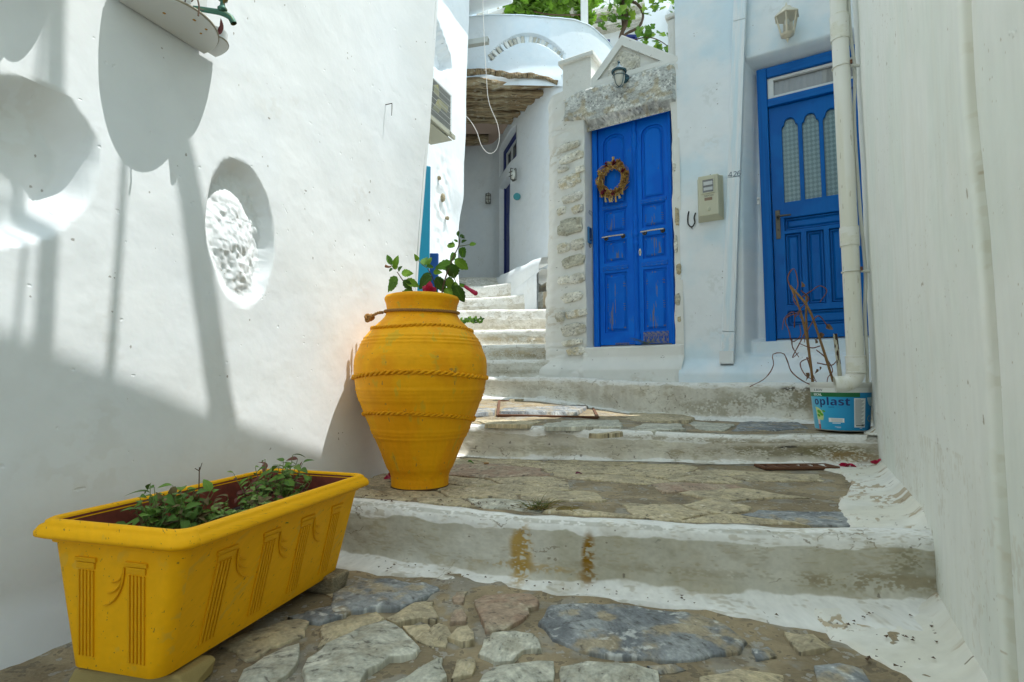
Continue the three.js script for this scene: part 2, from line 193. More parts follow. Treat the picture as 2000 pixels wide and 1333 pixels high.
// ------------------------------------------------------------ steps
// whitewash of one step: cream coats with stains that have outlines of their own; spots = [s, v, rs, rv, [r, g, b], strength]
const tA = pfbm(311, 5, 6), tB = pfbm(331, 24, 4), tC = pfbm(351, 9, 5), tD = pfbm(371, 70, 2), tE = pfbm(391, 170, 2);
function stepMat(sLen, vLen, seed, spots, base = [0.77, 0.74, 0.64], dirt = [0.40, 0.34, 0.22], amt = 1, H = 0.18, face = [0.60, 0.56, 0.47]) {
  const t = tex(1024, 256, (u, v) => {
    const S = u * sLen, W = v * vLen, U = S / 1.7 + seed * 0.37, Y = W / 1.7 + seed * 0.61;
    const e = 0.030 * (tB(U * 0.8, Y) - 0.5) + 0.05 * (tC(U, Y) - 0.5), on = sstep(0.074, 0.080, W + e) * sstep(H + 0.070, H + 0.064, W + e * 1.3); let c = lerp3([0.80, 0.79, 0.74], lerp3(lerp3(face, base, 0.75 * sstep(0.40, 0.62, tA(U, Y))), base, 0.35 * sstep(0.45, 0.6, tB(U * 1.5, Y * 0.4))), on);
    c = lerp3(c, dirt, 0.32 * amt * sstep(0.50, 0.70, tC(U, Y * 2)) * sstep(0.42, 0.62, tB(U, Y)));
    for (const [s, w, rs, rw, col, k] of spots) { const d = Math.hypot((S - s) / rs, (W - w) / rw); if (d < 1.7) c = lerp3(c, col, k * sstep(1.35, 0.55, d + 0.9 * (tC(U * 1.3, Y * 1.3) - 0.5)) * sstep(0.40, 0.54, 0.55 * tB(U * 1.1, Y * 1.1 + 0.2) + 0.45 * tE(U, Y * 1.3))); }
    if (tD(U, Y) > 0.90) c = lerp3(c, [0.16, 0.13, 0.10], 0.75); const ck = Math.abs(tA(U * 1.9 + 0.2, Y * 1.9) - 0.5); if (ck < 0.005 && tC(U * 0.9, Y) > 0.50 && tE(U, Y) > 0.35) c = lerp3(c, [0.22, 0.18, 0.12], 0.7); c = lerp3(c, dirt, 0.45 * amt * sstep(0.58, 0.68, 0.5 * tB(U, Y) + 0.5 * tE(U * 0.5, Y * 1.5))); const gk = 0.84 + 0.16 * tB(U * 2, Y * 2) + 0.16 * tE(U, Y); c = [c[0] * gk, c[1] * gk, c[2] * gk];
    return c; }, 1 / sLen, 1 / vLen);
  return std({ map: t, bumpMap: WASHBUMP, bumpScale: 0.009, roughness: 0.9 });
}
function resample(line, ds) { const out = []; const c = new THREE.CatmullRomCurve3(line.map(p => new THREE.Vector3(p[0], 0, p[1])), false, 'centripetal'); const L = c.getLength(), n = Math.ceil(L / ds); for (let i = 0; i <= n; i++) { const p = c.getPointAt(i / n), t = c.getTangentAt(i / n); out.push({ x: p.x, f: p.z, bx: -t.z, bf: t.x, s: L * i / n }); } return out; }
// back direction (away from the camera) is (bx, bf) for a line that runs left to right
function stepFront(st, top, base, lip, flare, seed) {
  const rows = [];
  const prof = (k, s) => { const T = top(k), B = base(k), li = lip(s, k), fl = flare(s, k), q = [[li, T - 0.012], [li - 0.012, T + 0.007], [li * 0.6, T + 0.009], [0.035, T + 0.008], [0.016, T + 0.004], [0.004, T - 0.006], [-0.002, T - 0.022]]; for (let i = 1; i <= 12; i++) q.push([-0.002 - 0.012 * i / 12, mix(T - 0.022, B + 0.042, i / 12)]); q.push([-0.018, B + 0.024], [-0.030, B + 0.015], [-0.06, B + 0.012], [-fl * 0.6 - 0.03, B + 0.010], [-fl, B + 0.007], [-fl - 0.012, B - 0.014]); return q; };
  const n = prof(st[0], 0).length, NS = st.length;
  return grid(NS - 1, n - 1, (i, j) => { const k = st[i], q = prof(k, k.s)[n - 1 - j]; const ris = j > 4 && j < n - 5 ? 1 : 0.5; const nz = 0.010 * n3(k.s * 2.3, q[1] * 3, seed) + ris * (0.005 * n3(k.s * 8, q[1] * 11, seed + 3) + 0.0032 * n3(k.s * 21, q[1] * 26, seed + 5) + 0.0016 * n3(k.s * 45, q[1] * 60, seed + 6) - 0.012 * Math.max(0, n3(k.s * 6.5, q[1] * 8, seed + 9) - 0.42)); const b = q[0] + nz, yy = q[1] + 0.007 * n3(k.s * 2.3, 4.4, seed) + 0.004 * n3(k.s * 8, q[0] * 9, seed + 1) + 0.0015 * n3(k.s * 30, q[0] * 30, seed); const v = j <= 5 ? j / 5 * 0.08 : j <= 18 ? 0.08 + (j - 5) / 13 * st.h : 0.08 + st.h + Math.min(1, (j - 18) * 0.02); return [k.x + k.bx * b, yy, k.f + k.bf * b, k.s, v]; });
}
function tread(front, back, yfn, nu, nv, uoff) {                // mortar bed between two plan lines
  const A = resample(front, 0.05), B = resample(back, 0.05), pick = (L, t) => { const q = t * (L.length - 1), i = Math.min(L.length - 2, Math.floor(q)); return [mix(L[i].x, L[i + 1].x, q - i), mix(L[i].f, L[i + 1].f, q - i)]; };
  const P = (u, v) => { const a = pick(A, u), b = pick(B, u); return [mix(a[0], b[0], v), mix(a[1], b[1], v)]; };
  return { P, geo: grid(nu, nv, (i, j) => { const p = P(i / nu, j / nv); return [p[0], yfn(p[0], p[1]) + 0.005 * n3(p[0] * 5, p[1] * 5, uoff) + 0.003 * n3(p[0] * 17, p[1] * 17, uoff) + 0.0015 * n3(p[0] * 45, p[1] * 45, uoff), p[1], p[0] + uoff, p[1]]; }) };
}
const RIS1 = [[-0.66, 1.95], [-0.54, 1.909], [0, 1.701], [0.438, 1.57], [0.8, 1.53], [1.129, 1.51], [1.28, 1.51]];
const RIS2 = [[-1.3, 3.35], [-0.6, 3.13], [-0.29, 3.05], [0.4, 2.92], [0.806, 2.85], [1.3, 2.79], [1.694, 2.76], [1.96, 2.75]];
const RIS3 = [[-1.3, 5.2], [-0.3, 4.93], [0.2, 4.72], [0.7, 4.48], [1.25, 4.19], [1.9, 3.77], [2.45, 3.40], [2.8, 3.2]];
const leftish = x => 1 - sstep(0.1, 1.4, x);
const Y1 = () => 0.18, Y2 = (x, f) => 0.325 + leftish(x) * (0.03 + 0.05 * (f - 2.95)), Y3 = (x) => 0.588 + 0.05 * leftish(x);
function step(line, top, base, lip, flare, seed, label, mat, group) {
  const st = resample(line, 0.013); st.h = top(st[0]) - base(st[0]); const g = stepFront(st, top, base, lip, flare, seed);
  const o = thing('step', label, 'step', null, 0, group, 'structure'); obj('riser', g, mat, o); return o;
}
const MOSS = [0.20, 0.17, 0.08], BRN = [0.28, 0.17, 0.05], OCH = [0.40, 0.25, 0.05], GREY = [0.36, 0.34, 0.27], DIRT = [0.30, 0.25, 0.15];
// lowest step
const s1 = step(RIS1, Y1, () => 0, s => 0.075 + 0.03 * n3(s * 2.2, 1, 1) + 0.012 * n3(s * 9, 3, 1), (s, k) => 0.085 + 0.035 * sstep(0.0, -0.5, k.x) + 0.16 * sstep(0.45, 0.95, k.x) + 0.03 * n3(s * 3.7, 2, 7) + 0.012 * n3(s * 14, 2, 7), 11,
  'lowest white step, with ochre and brown paint stains on its riser', stepMat(2.2, 0.42, 1, [[0.735, 0.165, 0.034, 0.115, OCH, 0.95], [0.945, 0.165, 0.022, 0.10, BRN, 1.2], [0.945, 0.095, 0.035, 0.02, BRN, 0.8], [1.35, 0.135, 0.5, 0.02, DIRT, 0.4], [1.75, 0.120, 0.22, 0.035, DIRT, 0.8], [1.80, 0.205, 0.06, 0.06, MOSS, 0.6], [0.8, 0.295, 0.9, 0.012, GREY, 0.6], [1.55, 0.385, 0.4, 0.03, DIRT, 0.55], [0.75, 0.105, 0.16, 0.015, OCH, 0.6]], [0.60, 0.58, 0.50], undefined, 1, 0.18, [0.47, 0.44, 0.34]));
const T1 = tread([[-0.66, 2.0], [-0.5, 1.95], [0.03, 1.75], [0.45, 1.63], [1.15, 1.56], [1.3, 1.56]], [[-1.0, 3.27], [-0.6, 3.15], [-0.29, 3.07], [0.4, 2.95], [0.806, 2.87], [1.3, 2.81], [1.95, 2.76]], Y1, 120, 70, 3.3);
obj('mortar', T1.geo, mortarM, s1);
// second step
const s2 = step(RIS2, k => Y2(k.x, k.f), Y1, s => 0.035 + 0.018 * n3(s * 2.6, 4, 2) + 0.01 * n3(s * 11, 3, 4), (s, k) => 0.05 + 0.03 * sstep(1.2, 1.7, k.x) + 0.03 * n3(s * 3, 5, 5) + 0.01 * n3(s * 12, 5, 5), 23,
  'second white step up, moss-stained at its right end below the paint bucket', stepMat(3.4, 0.34, 2, [[2.75, 0.160, 0.30, 0.06, MOSS, 0.75], [3.02, 0.165, 0.2, 0.07, MOSS, 0.85], [2.35, 0.125, 0.2, 0.04, DIRT, 0.6], [2.78, 0.200, 0.045, 0.012, [0.05, 0.045, 0.035], 1], [1.6, 0.125, 0.25, 0.03, DIRT, 0.4], [3.1, 0.105, 0.14, 0.05, BRN, 0.7], [2.5, 0.265, 0.6, 0.02, DIRT, 0.7]], [0.72, 0.69, 0.57]));
const T2 = tread([[-1.3, 3.38], [-0.6, 3.15], [-0.29, 3.07], [0.4, 2.94], [0.806, 2.87], [1.3, 2.81], [2.0, 2.77], [2.3, 2.77]], [[-1.3, 5.25], [-0.3, 4.97], [0.2, 4.76], [0.7, 4.52], [1.25, 4.23], [1.9, 3.81], [2.5, 3.40], [2.85, 3.25]], Y2, 130, 80, 6.1);
obj('mortar', T2.geo, mortarM, s2);
// third step, along the foot of the two doors
const s3 = step(RIS3, k => Y3(k.x), k => Y2(k.x, k.f), () => 0.42, (s, k) => 0.10 + 0.10 * sstep(0.7, 1.3, k.x) * sstep(2.2, 1.5, k.x) + 0.05 * n3(s * 2.4, 7, 5) + 0.02 * n3(s * 9, 5, 5), 31,
  'third white step, under the two blue doors, cracked and dirty at the right', stepMat(5, 0.75, 3, [[3.55, 0.185, 0.4, 0.06, MOSS, 0.65], [3.1, 0.125, 0.3, 0.05, DIRT, 0.6], [3.62, 0.240, 0.1, 0.01, [0.06, 0.05, 0.04], 0.9], [2.55, 0.235, 0.03, 0.05, MOSS, 0.7], [3.95, 0.175, 0.3, 0.10, DIRT, 0.7], [1.6, 0.175, 0.2, 0.03, DIRT, 0.4]], [0.76, 0.74, 0.65]));
const STAIR = [
  [[[-1.5, 5.6], [-0.1, 5.22], [0.33, 5.12], [0.46, 5.1]], 0.805, 'fourth step, lowest of the flight left of the stone pier'], [[[-1.5, 5.9], [0, 5.62], [0.5, 5.55]], 0.985, 'step with brown-stained riser in the flight left of the stone pier, second up'],
  [[[-1.5, 6.2], [0, 5.98], [0.5, 5.9]], 1.18, 'step with stained riser just below the sunlit step of the flight'], [[[-1.5, 6.6], [0, 6.40], [0.58, 6.35]], 1.465, 'brightly sunlit step at the top of the straight flight'],
  [[[-1.2, 7.35], [-0.4, 7.25], [0.05, 7.05], [0.40, 6.75]], 1.745, 'curved white step above the sunlit one, turning into the passage'], [[[-1.1, 8.3], [-0.4, 8.2], [0.0, 7.9], [0.4, 7.3]], 2.08, 'topmost grey-edged step before the covered passage']];
STAIR.forEach(([ln, top, label], i) => { const prev = i ? STAIR[i - 1][1] : 0.63;
  step(ln, () => top, () => prev, () => 0.55 + (i > 3 ? 0.6 : 0), s => 0.03 + 0.02 * n3(s * 5, i, 3), 41 + i * 3, label, stepMat(2.2, 0.9, 4 + i, i === 2 || i === 1 ? [[1.6, 0.165, 0.5, 0.05, [0.42, 0.30, 0.12], 0.55], [1.9, 0.125, 0.4, 0.04, DIRT, 0.6]] : [[1.6, 0.135, 0.5, 0.03, DIRT, 0.45]], i > 4 ? [0.5, 0.49, 0.44] : [0.74, 0.73, 0.66])); });
const landing = tag(obj('landing', grid(20, 20, (i, j) => { const x = -2.2 + 3.2 * i / 20, f = 8.5 + 3 * j / 20; return [x, 2.10 + 0.38 * sstep(8.5, 9.6, f) + 0.01 * n3(x * 3, f * 3), f, x, f]; }), stonePale), 'paved landing inside the covered passage at the top of the steps', 'landing', null, null, 'structure');
tag(obj('yard', grid(30, 30, (i, j) => { const x = -4.5 + 3.6 * i / 30, f = 3.2 + 5 * j / 30; return [x, 0.34 + 0.01 * n3(x * 3, f * 3) + (f > 5 ? (f - 5) * 0.5 : 0), f, x, f]; }), washWarm), 'white painted yard floor behind the near left house', 'yard', null, null, 'structure');

// paving stones set in the two wide treads: irregular courses
function crazy(T, yfn, W, D, n, seed, parent, skip, mats, u0 = 0.01, u1 = 0.99) {      // irregular flags: cells round scattered centres
  const r = rng(seed), S = []; for (let t = 0; t < n * 40 && S.length < n; t++) { const p = [rr(u0 * W, u1 * W, r), rr(0.02, 0.98, r) * D * 1.7]; if (S.every(q => Math.hypot(q[0] - p[0], q[1] - p[1]) > 0.62 * Math.sqrt((u1 - u0) * W * D * 1.7 / n) * (0.75 + 0.5 * r()))) S.push(p); }
  S.forEach((s, a) => { let P = [[u0 * W, 0.06 * D], [u1 * W, 0.06 * D], [u1 * W, 1.66 * D], [u0 * W, 1.66 * D]];
    for (let b = 0; b < S.length; b++) if (b !== a) { const q = S[b], mx = (s[0] + q[0]) / 2, my = (s[1] + q[1]) / 2, nx = q[0] - s[0], ny = q[1] - s[1], l = Math.hypot(nx, ny), g = 0.007, O = []; const f = p => ((p[0] - mx) * nx + (p[1] - my) * ny) / l + g; for (let k = 0; k < P.length; k++) { const A = P[k], B = P[(k + 1) % P.length], fa = f(A), fb = f(B); if (fa <= 0) O.push(A); if ((fa < 0) !== (fb < 0)) { const t = fa / (fa - fb); O.push([mix(A[0], B[0], t), mix(A[1], B[1], t)]); } } P = O; if (P.length < 3) break; }
    if (P.length < 3) return; const M = P.map(p => T.P(Math.min(0.995, p[0] / W), Math.min(0.985, Math.max(0.01, p[1] / 1.7 / D)))); const cx = M.reduce((e, p) => e + p[0], 0) / M.length, cf = M.reduce((e, p) => e + p[1], 0) / M.length; const k = r(), h = rr(0.002, 0.008, r), mi = Math.floor(r() * mats.length), sd = Math.floor(r() * 1e6); if (k < 0.10 || (skip && skip(cx, cf))) return; obj('flagstone', stoneGeo(M, yfn(cx, cf), h, sd, 0.005), mats[mi], parent); });
}
crazy(T1, Y1, 2.1, 1.15, 46, 21, s1, (x, f) => x > 0.98 && f > 2.5, [stoneTan, stoneTan, stoneTan, stoneTan, stoneTan, stoneTan, stoneGrey, stoneTan, stoneTan, stoneBlue, stoneTan, stonePink, stoneTan], 0.01, 0.86);
const T2STONES = [['b', 0.01, [[-0.068, 4.39], [0.625, 4.72], [0.615, 4.365], [0.448, 3.622], [0.419, 3.509], [-0.075, 3.55]]],
['g', 0.009, [[0.179, 3.022], [0.262, 3.332], [0.688, 3.434], [0.598, 2.923], [0.423, 2.923], [0.179, 2.911]]],
['g', 0.008, [[0.652, 3.0], [0.828, 3.346], [1.047, 3.316], [0.954, 2.984], [0.756, 2.863]]],
['t', 0.008, [[0.697, 4.298], [1.031, 4.924], [1.299, 4.41], [1.318, 3.907], [1.18, 3.547], [0.867, 3.443], [0.674, 3.512], [0.627, 3.585]]],
['g', 0.008, [[1.153, 3.534], [1.236, 3.666], [1.416, 3.421], [1.18, 3.009], [1.054, 3.015]]],
['b', 0.006, [[1.54, 3.643], [1.908, 3.92], [1.923, 3.604], [1.749, 3.179], [1.411, 3.036], [1.254, 3.064]]],
['t', 0.006, [[-0.226, 3.28], [0.127, 3.338], [0.177, 3.206], [0.1, 2.963], [-0.142, 3.0]]],
['b', 0.006, [[-0.286, 4.14], [-0.135, 4.431], [-0.107, 3.524], [-0.249, 3.398]]],
['t', 0.006, [[-0.023, 4.767], [0.576, 5.397], [0.743, 5.273], [-0.022, 4.538]]],
['t', 0.006, [[0.378, 2.693], [0.568, 2.84], [0.58, 2.778], [0.445, 2.684]]]];
T2STONES.forEach(([m, h, p], i) => { const cx = p.reduce((s, e) => s + e[0], 0) / p.length, cf = p.reduce((s, e) => s + e[1], 0) / p.length; obj('flagstone', stoneGeo(p, Y2(cx, cf) + 0.003, h * 0.5, 1500 + i, 0.003), MATS[m], s2); });

// whitewash painted along the right-hand wall's foot, over the street and the lowest tread
function skirt(name, parent, w0, w1, y, wid, seed) {
  const n = 60, m = 14; return obj(name, grid(n, m, (i, j) => { const w = mix(w0, w1, i / n), q = j / m, W = wid(w) + 0.02 * n3(w * 8, seed) + 0.012 * n3(w * 25, seed); const d = -0.02 + (W + 0.02) * q, yy = y(w) + (q > 0.98 ? -0.015 : 0.010 + 0.035 * sstep(w0, w0 + 0.15, w) * Math.exp(-Math.max(0, d) / 0.022)) + 0.003 * n3(w * 9, d * 9, seed) + 0.0015 * n3(w * 33, d * 33, seed); return [AR[0] + DR[0] * w - 1.1 * d, yy, AR[1] + DR[1] * w, w + seed, d + yy]; }), washFloor, parent);
}
skirt('whitewash_border', s1, 0.05, 1.46, () => 0.18, w => 0.20 + 0.03 * Math.sin(w * 5) + 0.10 * sstep(1.05, 1.45, w), 3.3);
skirt('whitewash_border', street, -1.6, 0.02, () => 0.0, w => 0.10 + 0.22 * sstep(-0.55, -0.08, w), 5.1);
skirt('whitewash_border', s2, 1.42, 1.62, () => 0.325, w => 0.05, 7.1);

// ------------------------------------------------------------ left house
const houseL = thing('house', 'whitewashed house along the left, with two oval niches in its sunlit wall', 'house', null);
const ell = (s, y, cs, cy, rs, ry, sh = 0) => Math.hypot((s - cs - sh * (y - cy)) / rs, (y - cy) / ry);
{
  const sl = lines(-9, 0.24, 0.30, [[-1.75, 0.24, 0.028], [-1.60, -1.26, 0.006], [-0.97, -0.66, 0.006]]), yl = lines(-0.05, 5.6, 0.30, [[0, 2.2, 0.03], [0.86, 1.36, 0.007]]);
  const disp = (w, y) => { let d = lump(w, y, 1.0) - 0.01;
    const e2 = ell(w, y, -0.818, 1.095, 0.128, 0.232, -0.06); if (e2 < 1.25) { const k = 1 - sstep(0.80, 1.06, e2 + 0.05 * n3(w * 14, y * 14, 3)); const fillS = Math.max(0, 1 - Math.pow(ell(w, y, -0.835, 1.03, 0.105, 0.20, -0.06), 2)); d = d * (1 - k) - 0.050 * k + k * (0.034 * Math.sqrt(fillS) + 0.008 * (0.35 - Math.abs(n3(w * 24, y * 20, 2))) + 0.0045 * n3(w * 90, y * 70, 4) + 0.009 * n3(w * 15, y * 11, 6) + 0.004 * Math.abs(n3(w * 50, y * 28, 8))); }
    const e1 = ell(w, y, -1.43, 1.095, 0.165, 0.195, 0.25); if (e1 < 1.3) { const k = 1 - sstep(0.70, 1.08, e1 + 0.05 * n3(w * 12, y * 12, 5)); d = d * (1 - k) - 0.085 * k + k * (0.006 * n3(w * 22, y * 22, 2) + 0.012 * n3(w * 9, y * 9, 6)); }
    if (y < 0.12) d += 0.03 * (1 - y / 0.12); return d; };
  const lean = (w, y) => w > 0.0 ? 0.055 * Math.max(0, y - 0.9) * sstep(0.0, 0.24, w) * 1.0 : 0;
  const g = ribbon([[AL[0] - 9 * DL[0], AL[1] - 9 * DL[1]], [AL[0] + 0.24 * DL[0], AL[1] + 0.24 * DL[1]]], -9, sl, yl, disp, 1, lean);
  obj('wall', g, wash, houseL);
  const e = [AL[0] + 0.236 * DL[0], AL[1] + 0.236 * DL[1]];                   // its end wall turns away to the left
  obj('wall', ribbon([e, [e[0] - 0.03, e[1] + 0.03], [e[0] - 0.4, e[1] + 0.1], [e[0] - 6, e[1] + 1.4]], 0, lines(0, 6, 0.1), lines(-0.05, 5.6, 0.1), (s, y) => lump(s, y, 0.5) - 0.02, 1, (s, y) => 0.055 * Math.max(0, y - 0.9) * (1 - sstep(0, 0.5, s))), wash, houseL);
  obj('roof', at(rbox(4.5, 0.25, 13, 0.03), ...Lw(-4.2, 5.6, -2.3).toArray(), 0, -22 * rad), wash, houseL);
  obj('wall', at(rbox(0.3, 5.5, 13, 0.03), ...Lw(-4.2, 2.75, -4.4).toArray(), 0, -22 * rad), wash, houseL);
}
// ------------------------------------------------------------ right house
const RCUT = -2.6;   // where this house ends behind the viewer
const houseR = thing('house', 'tall shaded whitewashed house along the right, with a cracked vertical groove', 'house', null);
{
  const sl = lines(RCUT, 1.62, 0.30, [[-1.25, 1.62, 0.03], [-0.75, -0.5, 0.006]]), yl = lines(-0.05, 5.94, 0.30, [[0, 2.6, 0.03]]);
  const kink = w => w < -0.90 ? 0.16 * (-(w + 0.90)) : 0;
  const g = ribbon([[AR[0] + RCUT * DR[0], AR[1] + RCUT * DR[1]], [AR[0] + 1.62 * DR[0], AR[1] + 1.62 * DR[1]]], RCUT, sl, yl, (w, y) => { const gx = -0.62 + 0.012 * n3(y * 2, 1, 1); const gr = Math.exp(-Math.pow((w - gx) / 0.009, 2)); let d = lump(w, y, 0.8) - 0.004 - gr * 0.012 - (w < gx ? 0.014 : 0) + kink(w); return d; }, -1);
  const SW = 2.85, SH = 3.0, rwT = tex(1024, 1024, (u, v) => { const s = u * SW - 1.25, y = v * SH, gx = -0.62 + 0.012 * n3(y * 2, 1, 1), U = s / 1.7, Y = y / 1.7; let c = lerp3([0.87, 0.88, 0.81], [0.83, 0.86, 0.78], sstep(0.4, 0.65, tA(U, Y))); c = lerp3(c, [0.80, 0.80, 0.70], 0.3 * sstep(0.50, 0.66, tB(U * 1.2, Y * 0.12)) * sstep(0.40, 0.6, tC(U, Y * 0.5))); const dg = Math.abs(s - gx); c = lerp3(c, [0.36, 0.34, 0.22], sstep(0.011, 0.002, dg) * Math.max(0, 0.30 + 0.45 * n3(y * 3, 4, 4))); c = lerp3(c, [0.45, 0.38, 0.22], 0.6 * sstep(0.05, 0.0, dg + 0.03) * (tD(U, Y) > 0.6 ? 1 : 0)); const ft = tE(U, Y * 0.6) * 0.5 + tC(U * 1.3, Y * 1.3) * 0.5; if (y < 0.45) c = lerp3(c, [0.62, 0.57, 0.44], 0.3 * sstep(0.60, 0.66, ft)); if (tD(U, Y) > 0.90 && tC(U, Y) > 0.55) c = lerp3(c, [0.30, 0.22, 0.12], 0.7); if (tE(U, Y) > 0.87 && tC(U, Y) > 0.52) c = lerp3(c, [0.42, 0.34, 0.2], 0.6); const k = 0.95 + 0.10 * tB(U * 3, Y * 0.8); return [c[0] * k, c[1] * k, c[2] * k]; }, 1 / SW, 1 / SH); rwT.offset.set(1.25 / SW, 0);
  obj('wall', g, std({ map: rwT, bumpMap: WASHBUMP, bumpScale: 0.004, roughness: 0.92 }), houseR);
  const c = [AR[0] + 1.615 * DR[0], AR[1] + 1.615 * DR[1]];
  obj('wall', ribbon([c, [c[0] + 0.02, c[1] + 0.035], [c[0] + 0.32, c[1] + 0.28], [c[0] + 1.6, c[1] + 1.35]], 0, lines(0, 2.1, 0.05), lines(-0.05, 5.94, 0.08), (s, y) => lump(s + 3, y, 0.4) - 0.012, -1), washShade, houseR);
  // rest of the house out of sight: flat roof and back wall
  obj('roof', at(rbox(5, 0.22, 1.62 - RCUT, 0.03), AR[0] + DR[0] * (1.62 + RCUT) / 2 + DR[1] * 2.5, 6.00, -(AR[1] + DR[1] * (1.62 + RCUT) / 2 - DR[0] * 2.5), 0, -29.5 * rad), washShade, houseR);
  obj('wall', at(rbox(0.3, 5.9, 1.58 - RCUT, 0.03), AR[0] + DR[0] * (1.62 + RCUT) / 2 + DR[1] * 4.8, 2.94, -(AR[1] + DR[1] * (1.62 + RCUT) / 2 - DR[0] * 4.8), 0, -29.5 * rad), washShade, houseR);
}
{ const q = [AR[0] + DR[0] * (RCUT + 0.12) + DR[1] * 2.45, AR[1] + DR[1] * (RCUT + 0.12) - DR[0] * 2.45]; obj('wall', at(rbox(4.86, 5.9, 0.24, 0.03), q[0], 2.94, -q[1], 0, -29.5 * rad), washShade, houseR); }   // its end wall, just beside the viewer
// poles on its roof: their soft shadows fall down the left house's wall
const poleM = std({ color: C(0.25, 0.2, 0.13), roughness: 0.9 });
function pole(n, w, x, y, lw, len, r0, r1) { // stands on the roof edge opposite place w of the left wall, leaning lw metres per metre
  const nn = 1.83 + 0.10 * w + 0.25, ww = w + 0.28 * nn; const b = Lw(ww, 6.11, nn), t = Lw(ww + lw * len, 6.11 + len, nn);
  return obj(n, taper([b, b.clone().lerp(t, 0.5), t], r0, r1, 10, 8), poleM);
}

// ------------------------------------------------------------ the front with the two blue doors
const houseD = thing('house', 'white house with the blue glazed door numbered 426, right of the gate', 'house', null);
const gate = thing('courtyard_wall', 'white courtyard wall with stone pier, rough lintel and gable round the blue double door', 'wall', null);
const WO = 0.15;                                                               // wall face stands this far before the doors
{
  // house 426: from t = 0.60 to the right
  const tl = lines(-2.4, 0.605, 0.06, [[-0.1, 0.2, 0.006], [-0.95, -0.1, 0.04], [0.2, 0.6, 0.03]]).reverse(), yl = lines(0.2, 4.75, 0.08, [[0.60, 0.98, 0.012], [1, 3.1, 0.05], [3.12, 3.30, 0.008]]);
  const disp = (t, y) => {
    let d = WO + lump(t, y, 0.8);
    const kx = Math.min(1, Math.max(0, (mix(0.14, 0.07, (y - 0.87) / 2.4) - t) / 0.10)), ky = Math.min(1, Math.max(0, (3.262 - y) / 0.085)), kr = Math.min(1, Math.max(0, (t + 0.95) / 0.1)), kb = sstep(0.80, 0.84, y);
    const k = Math.min(kx, ky, kr); const kk = k * k * (3 - 2 * k);
    d = mix(d, -0.045 + 0.002 * n3(t * 20, y * 20), kk * kb);
    if (t < 0.12) d -= 0.02 * sstep(0.12, 0.07, t) * (1 - kk);
    if (y < 0.935) d = Math.max(d, mix(d, 0.05 + lump(t, y, 0.6), kk * sstep(0.94, 0.925, y)));   // door sill
    d += 0.16 * sstep(0.80, 0.66, y) + (y < 0.8 && kk > 0 ? 0.0 : 0);                             // spreading foot
    return d; };
  const path = [[AF[0] + DF[0] * 0.605, AF[1] + DF[1] * 0.605], [AF[0] + DF[0] * -2.4, AF[1] + DF[1] * -2.4]];
  const L = 3.005; const geo = ribbon(path, 0, tl.map(t => 0.605 - t), yl, (s, y) => disp(0.605 - s, y), 1);
  obj('wall', geo, washBlue, houseD);
  obj('roof', at(rbox(3.4, 0.2, 3.6, 0.03), ...Fw(-1.1, 4.7, -1.7).toArray(), 0, FROT), washBlue, houseD);
  obj('wall', at(rbox(0.25, 4.5, 3.5, 0.03), ...Fw(0.44, 2.5, -1.75).toArray(), 0, FROT), washBlue, houseD);      // side to the courtyard
  obj('wall', at(rbox(3.3, 4.5, 0.25, 0.03), ...Fw(-1.1, 2.4, -3.4).toArray(), 0, FROT), washBlue, houseD);
}
{
  // courtyard wall 427: t = 0.60 .. 1.81, then the pier turns back along the steps
  const tp = (t, o) => [AF[0] + DF[0] * t + NF[0] * o, AF[1] + DF[1] * t + NF[1] * o];
  const path = [tp(0.59, 0), tp(1.70, 0), tp(1.755, -0.012), tp(1.79, -0.045), tp(1.80, -0.09), tp(1.80, -0.16), tp(1.80, -0.60)];
  const sl = lines(0, 1.11 + 0.75, 0.03, [[0.06, 0.13, 0.005], [0.83, 0.93, 0.005], [1.1, 1.3, 0.012]]), yl = lines(0.2, 3.45, 0.03, [[0.60, 0.98, 0.01], [3.02, 3.12, 0.006]]);
  const disp = (s, y) => { const t = 0.59 + s; let d = WO + lump(t + 5, y, 1.3) + 0.004 * n3(t * 24, y * 24, 5);
    const edgeR = 0.668 + 0.014 * n3(y * 3.1, 1, 4) + 0.008 * n3(y * 9, 2, 4), edgeL = 1.462 + 0.010 * n3(y * 2.7, 6, 4) + 0.006 * n3(y * 9, 4, 4);
    const kx = Math.min(sstep(edgeR - 0.012, edgeR + 0.014, t), sstep(edgeL + 0.016, edgeL - 0.010, t)), ky = Math.min(sstep(0.915, 0.93, y), sstep(3.11, 3.085, y));
    d = mix(d, -0.05, Math.min(kx, ky));
    if (y < 0.925 && t > 0.6 && t < 1.5) d = Math.max(d, 0.14 + lump(t, y, 0.8) + 0.03 * sstep(0.925, 0.91, y));
    d += (0.10 + 0.04 * n3(t * 4, 1, 2)) * sstep(0.83, 0.70, y) * sstep(1.85, 1.5, s);
    d += 0.05 * sstep(2.4, 0.8, y) * sstep(1.05, 1.2, s); if (t > 1.45) d += 0.010 * n3(t * 6, y * 11, 12) + 0.006 * n3(t * 15, y * 22, 13) - 0.010 * Math.max(0, 0.12 - Math.abs(n3(t * 5, y * 9, 15))) / 0.12;
    return d; };
  obj('wall', ribbon(path, 0, sl, yl, disp, -1), washWarm, gate);
}
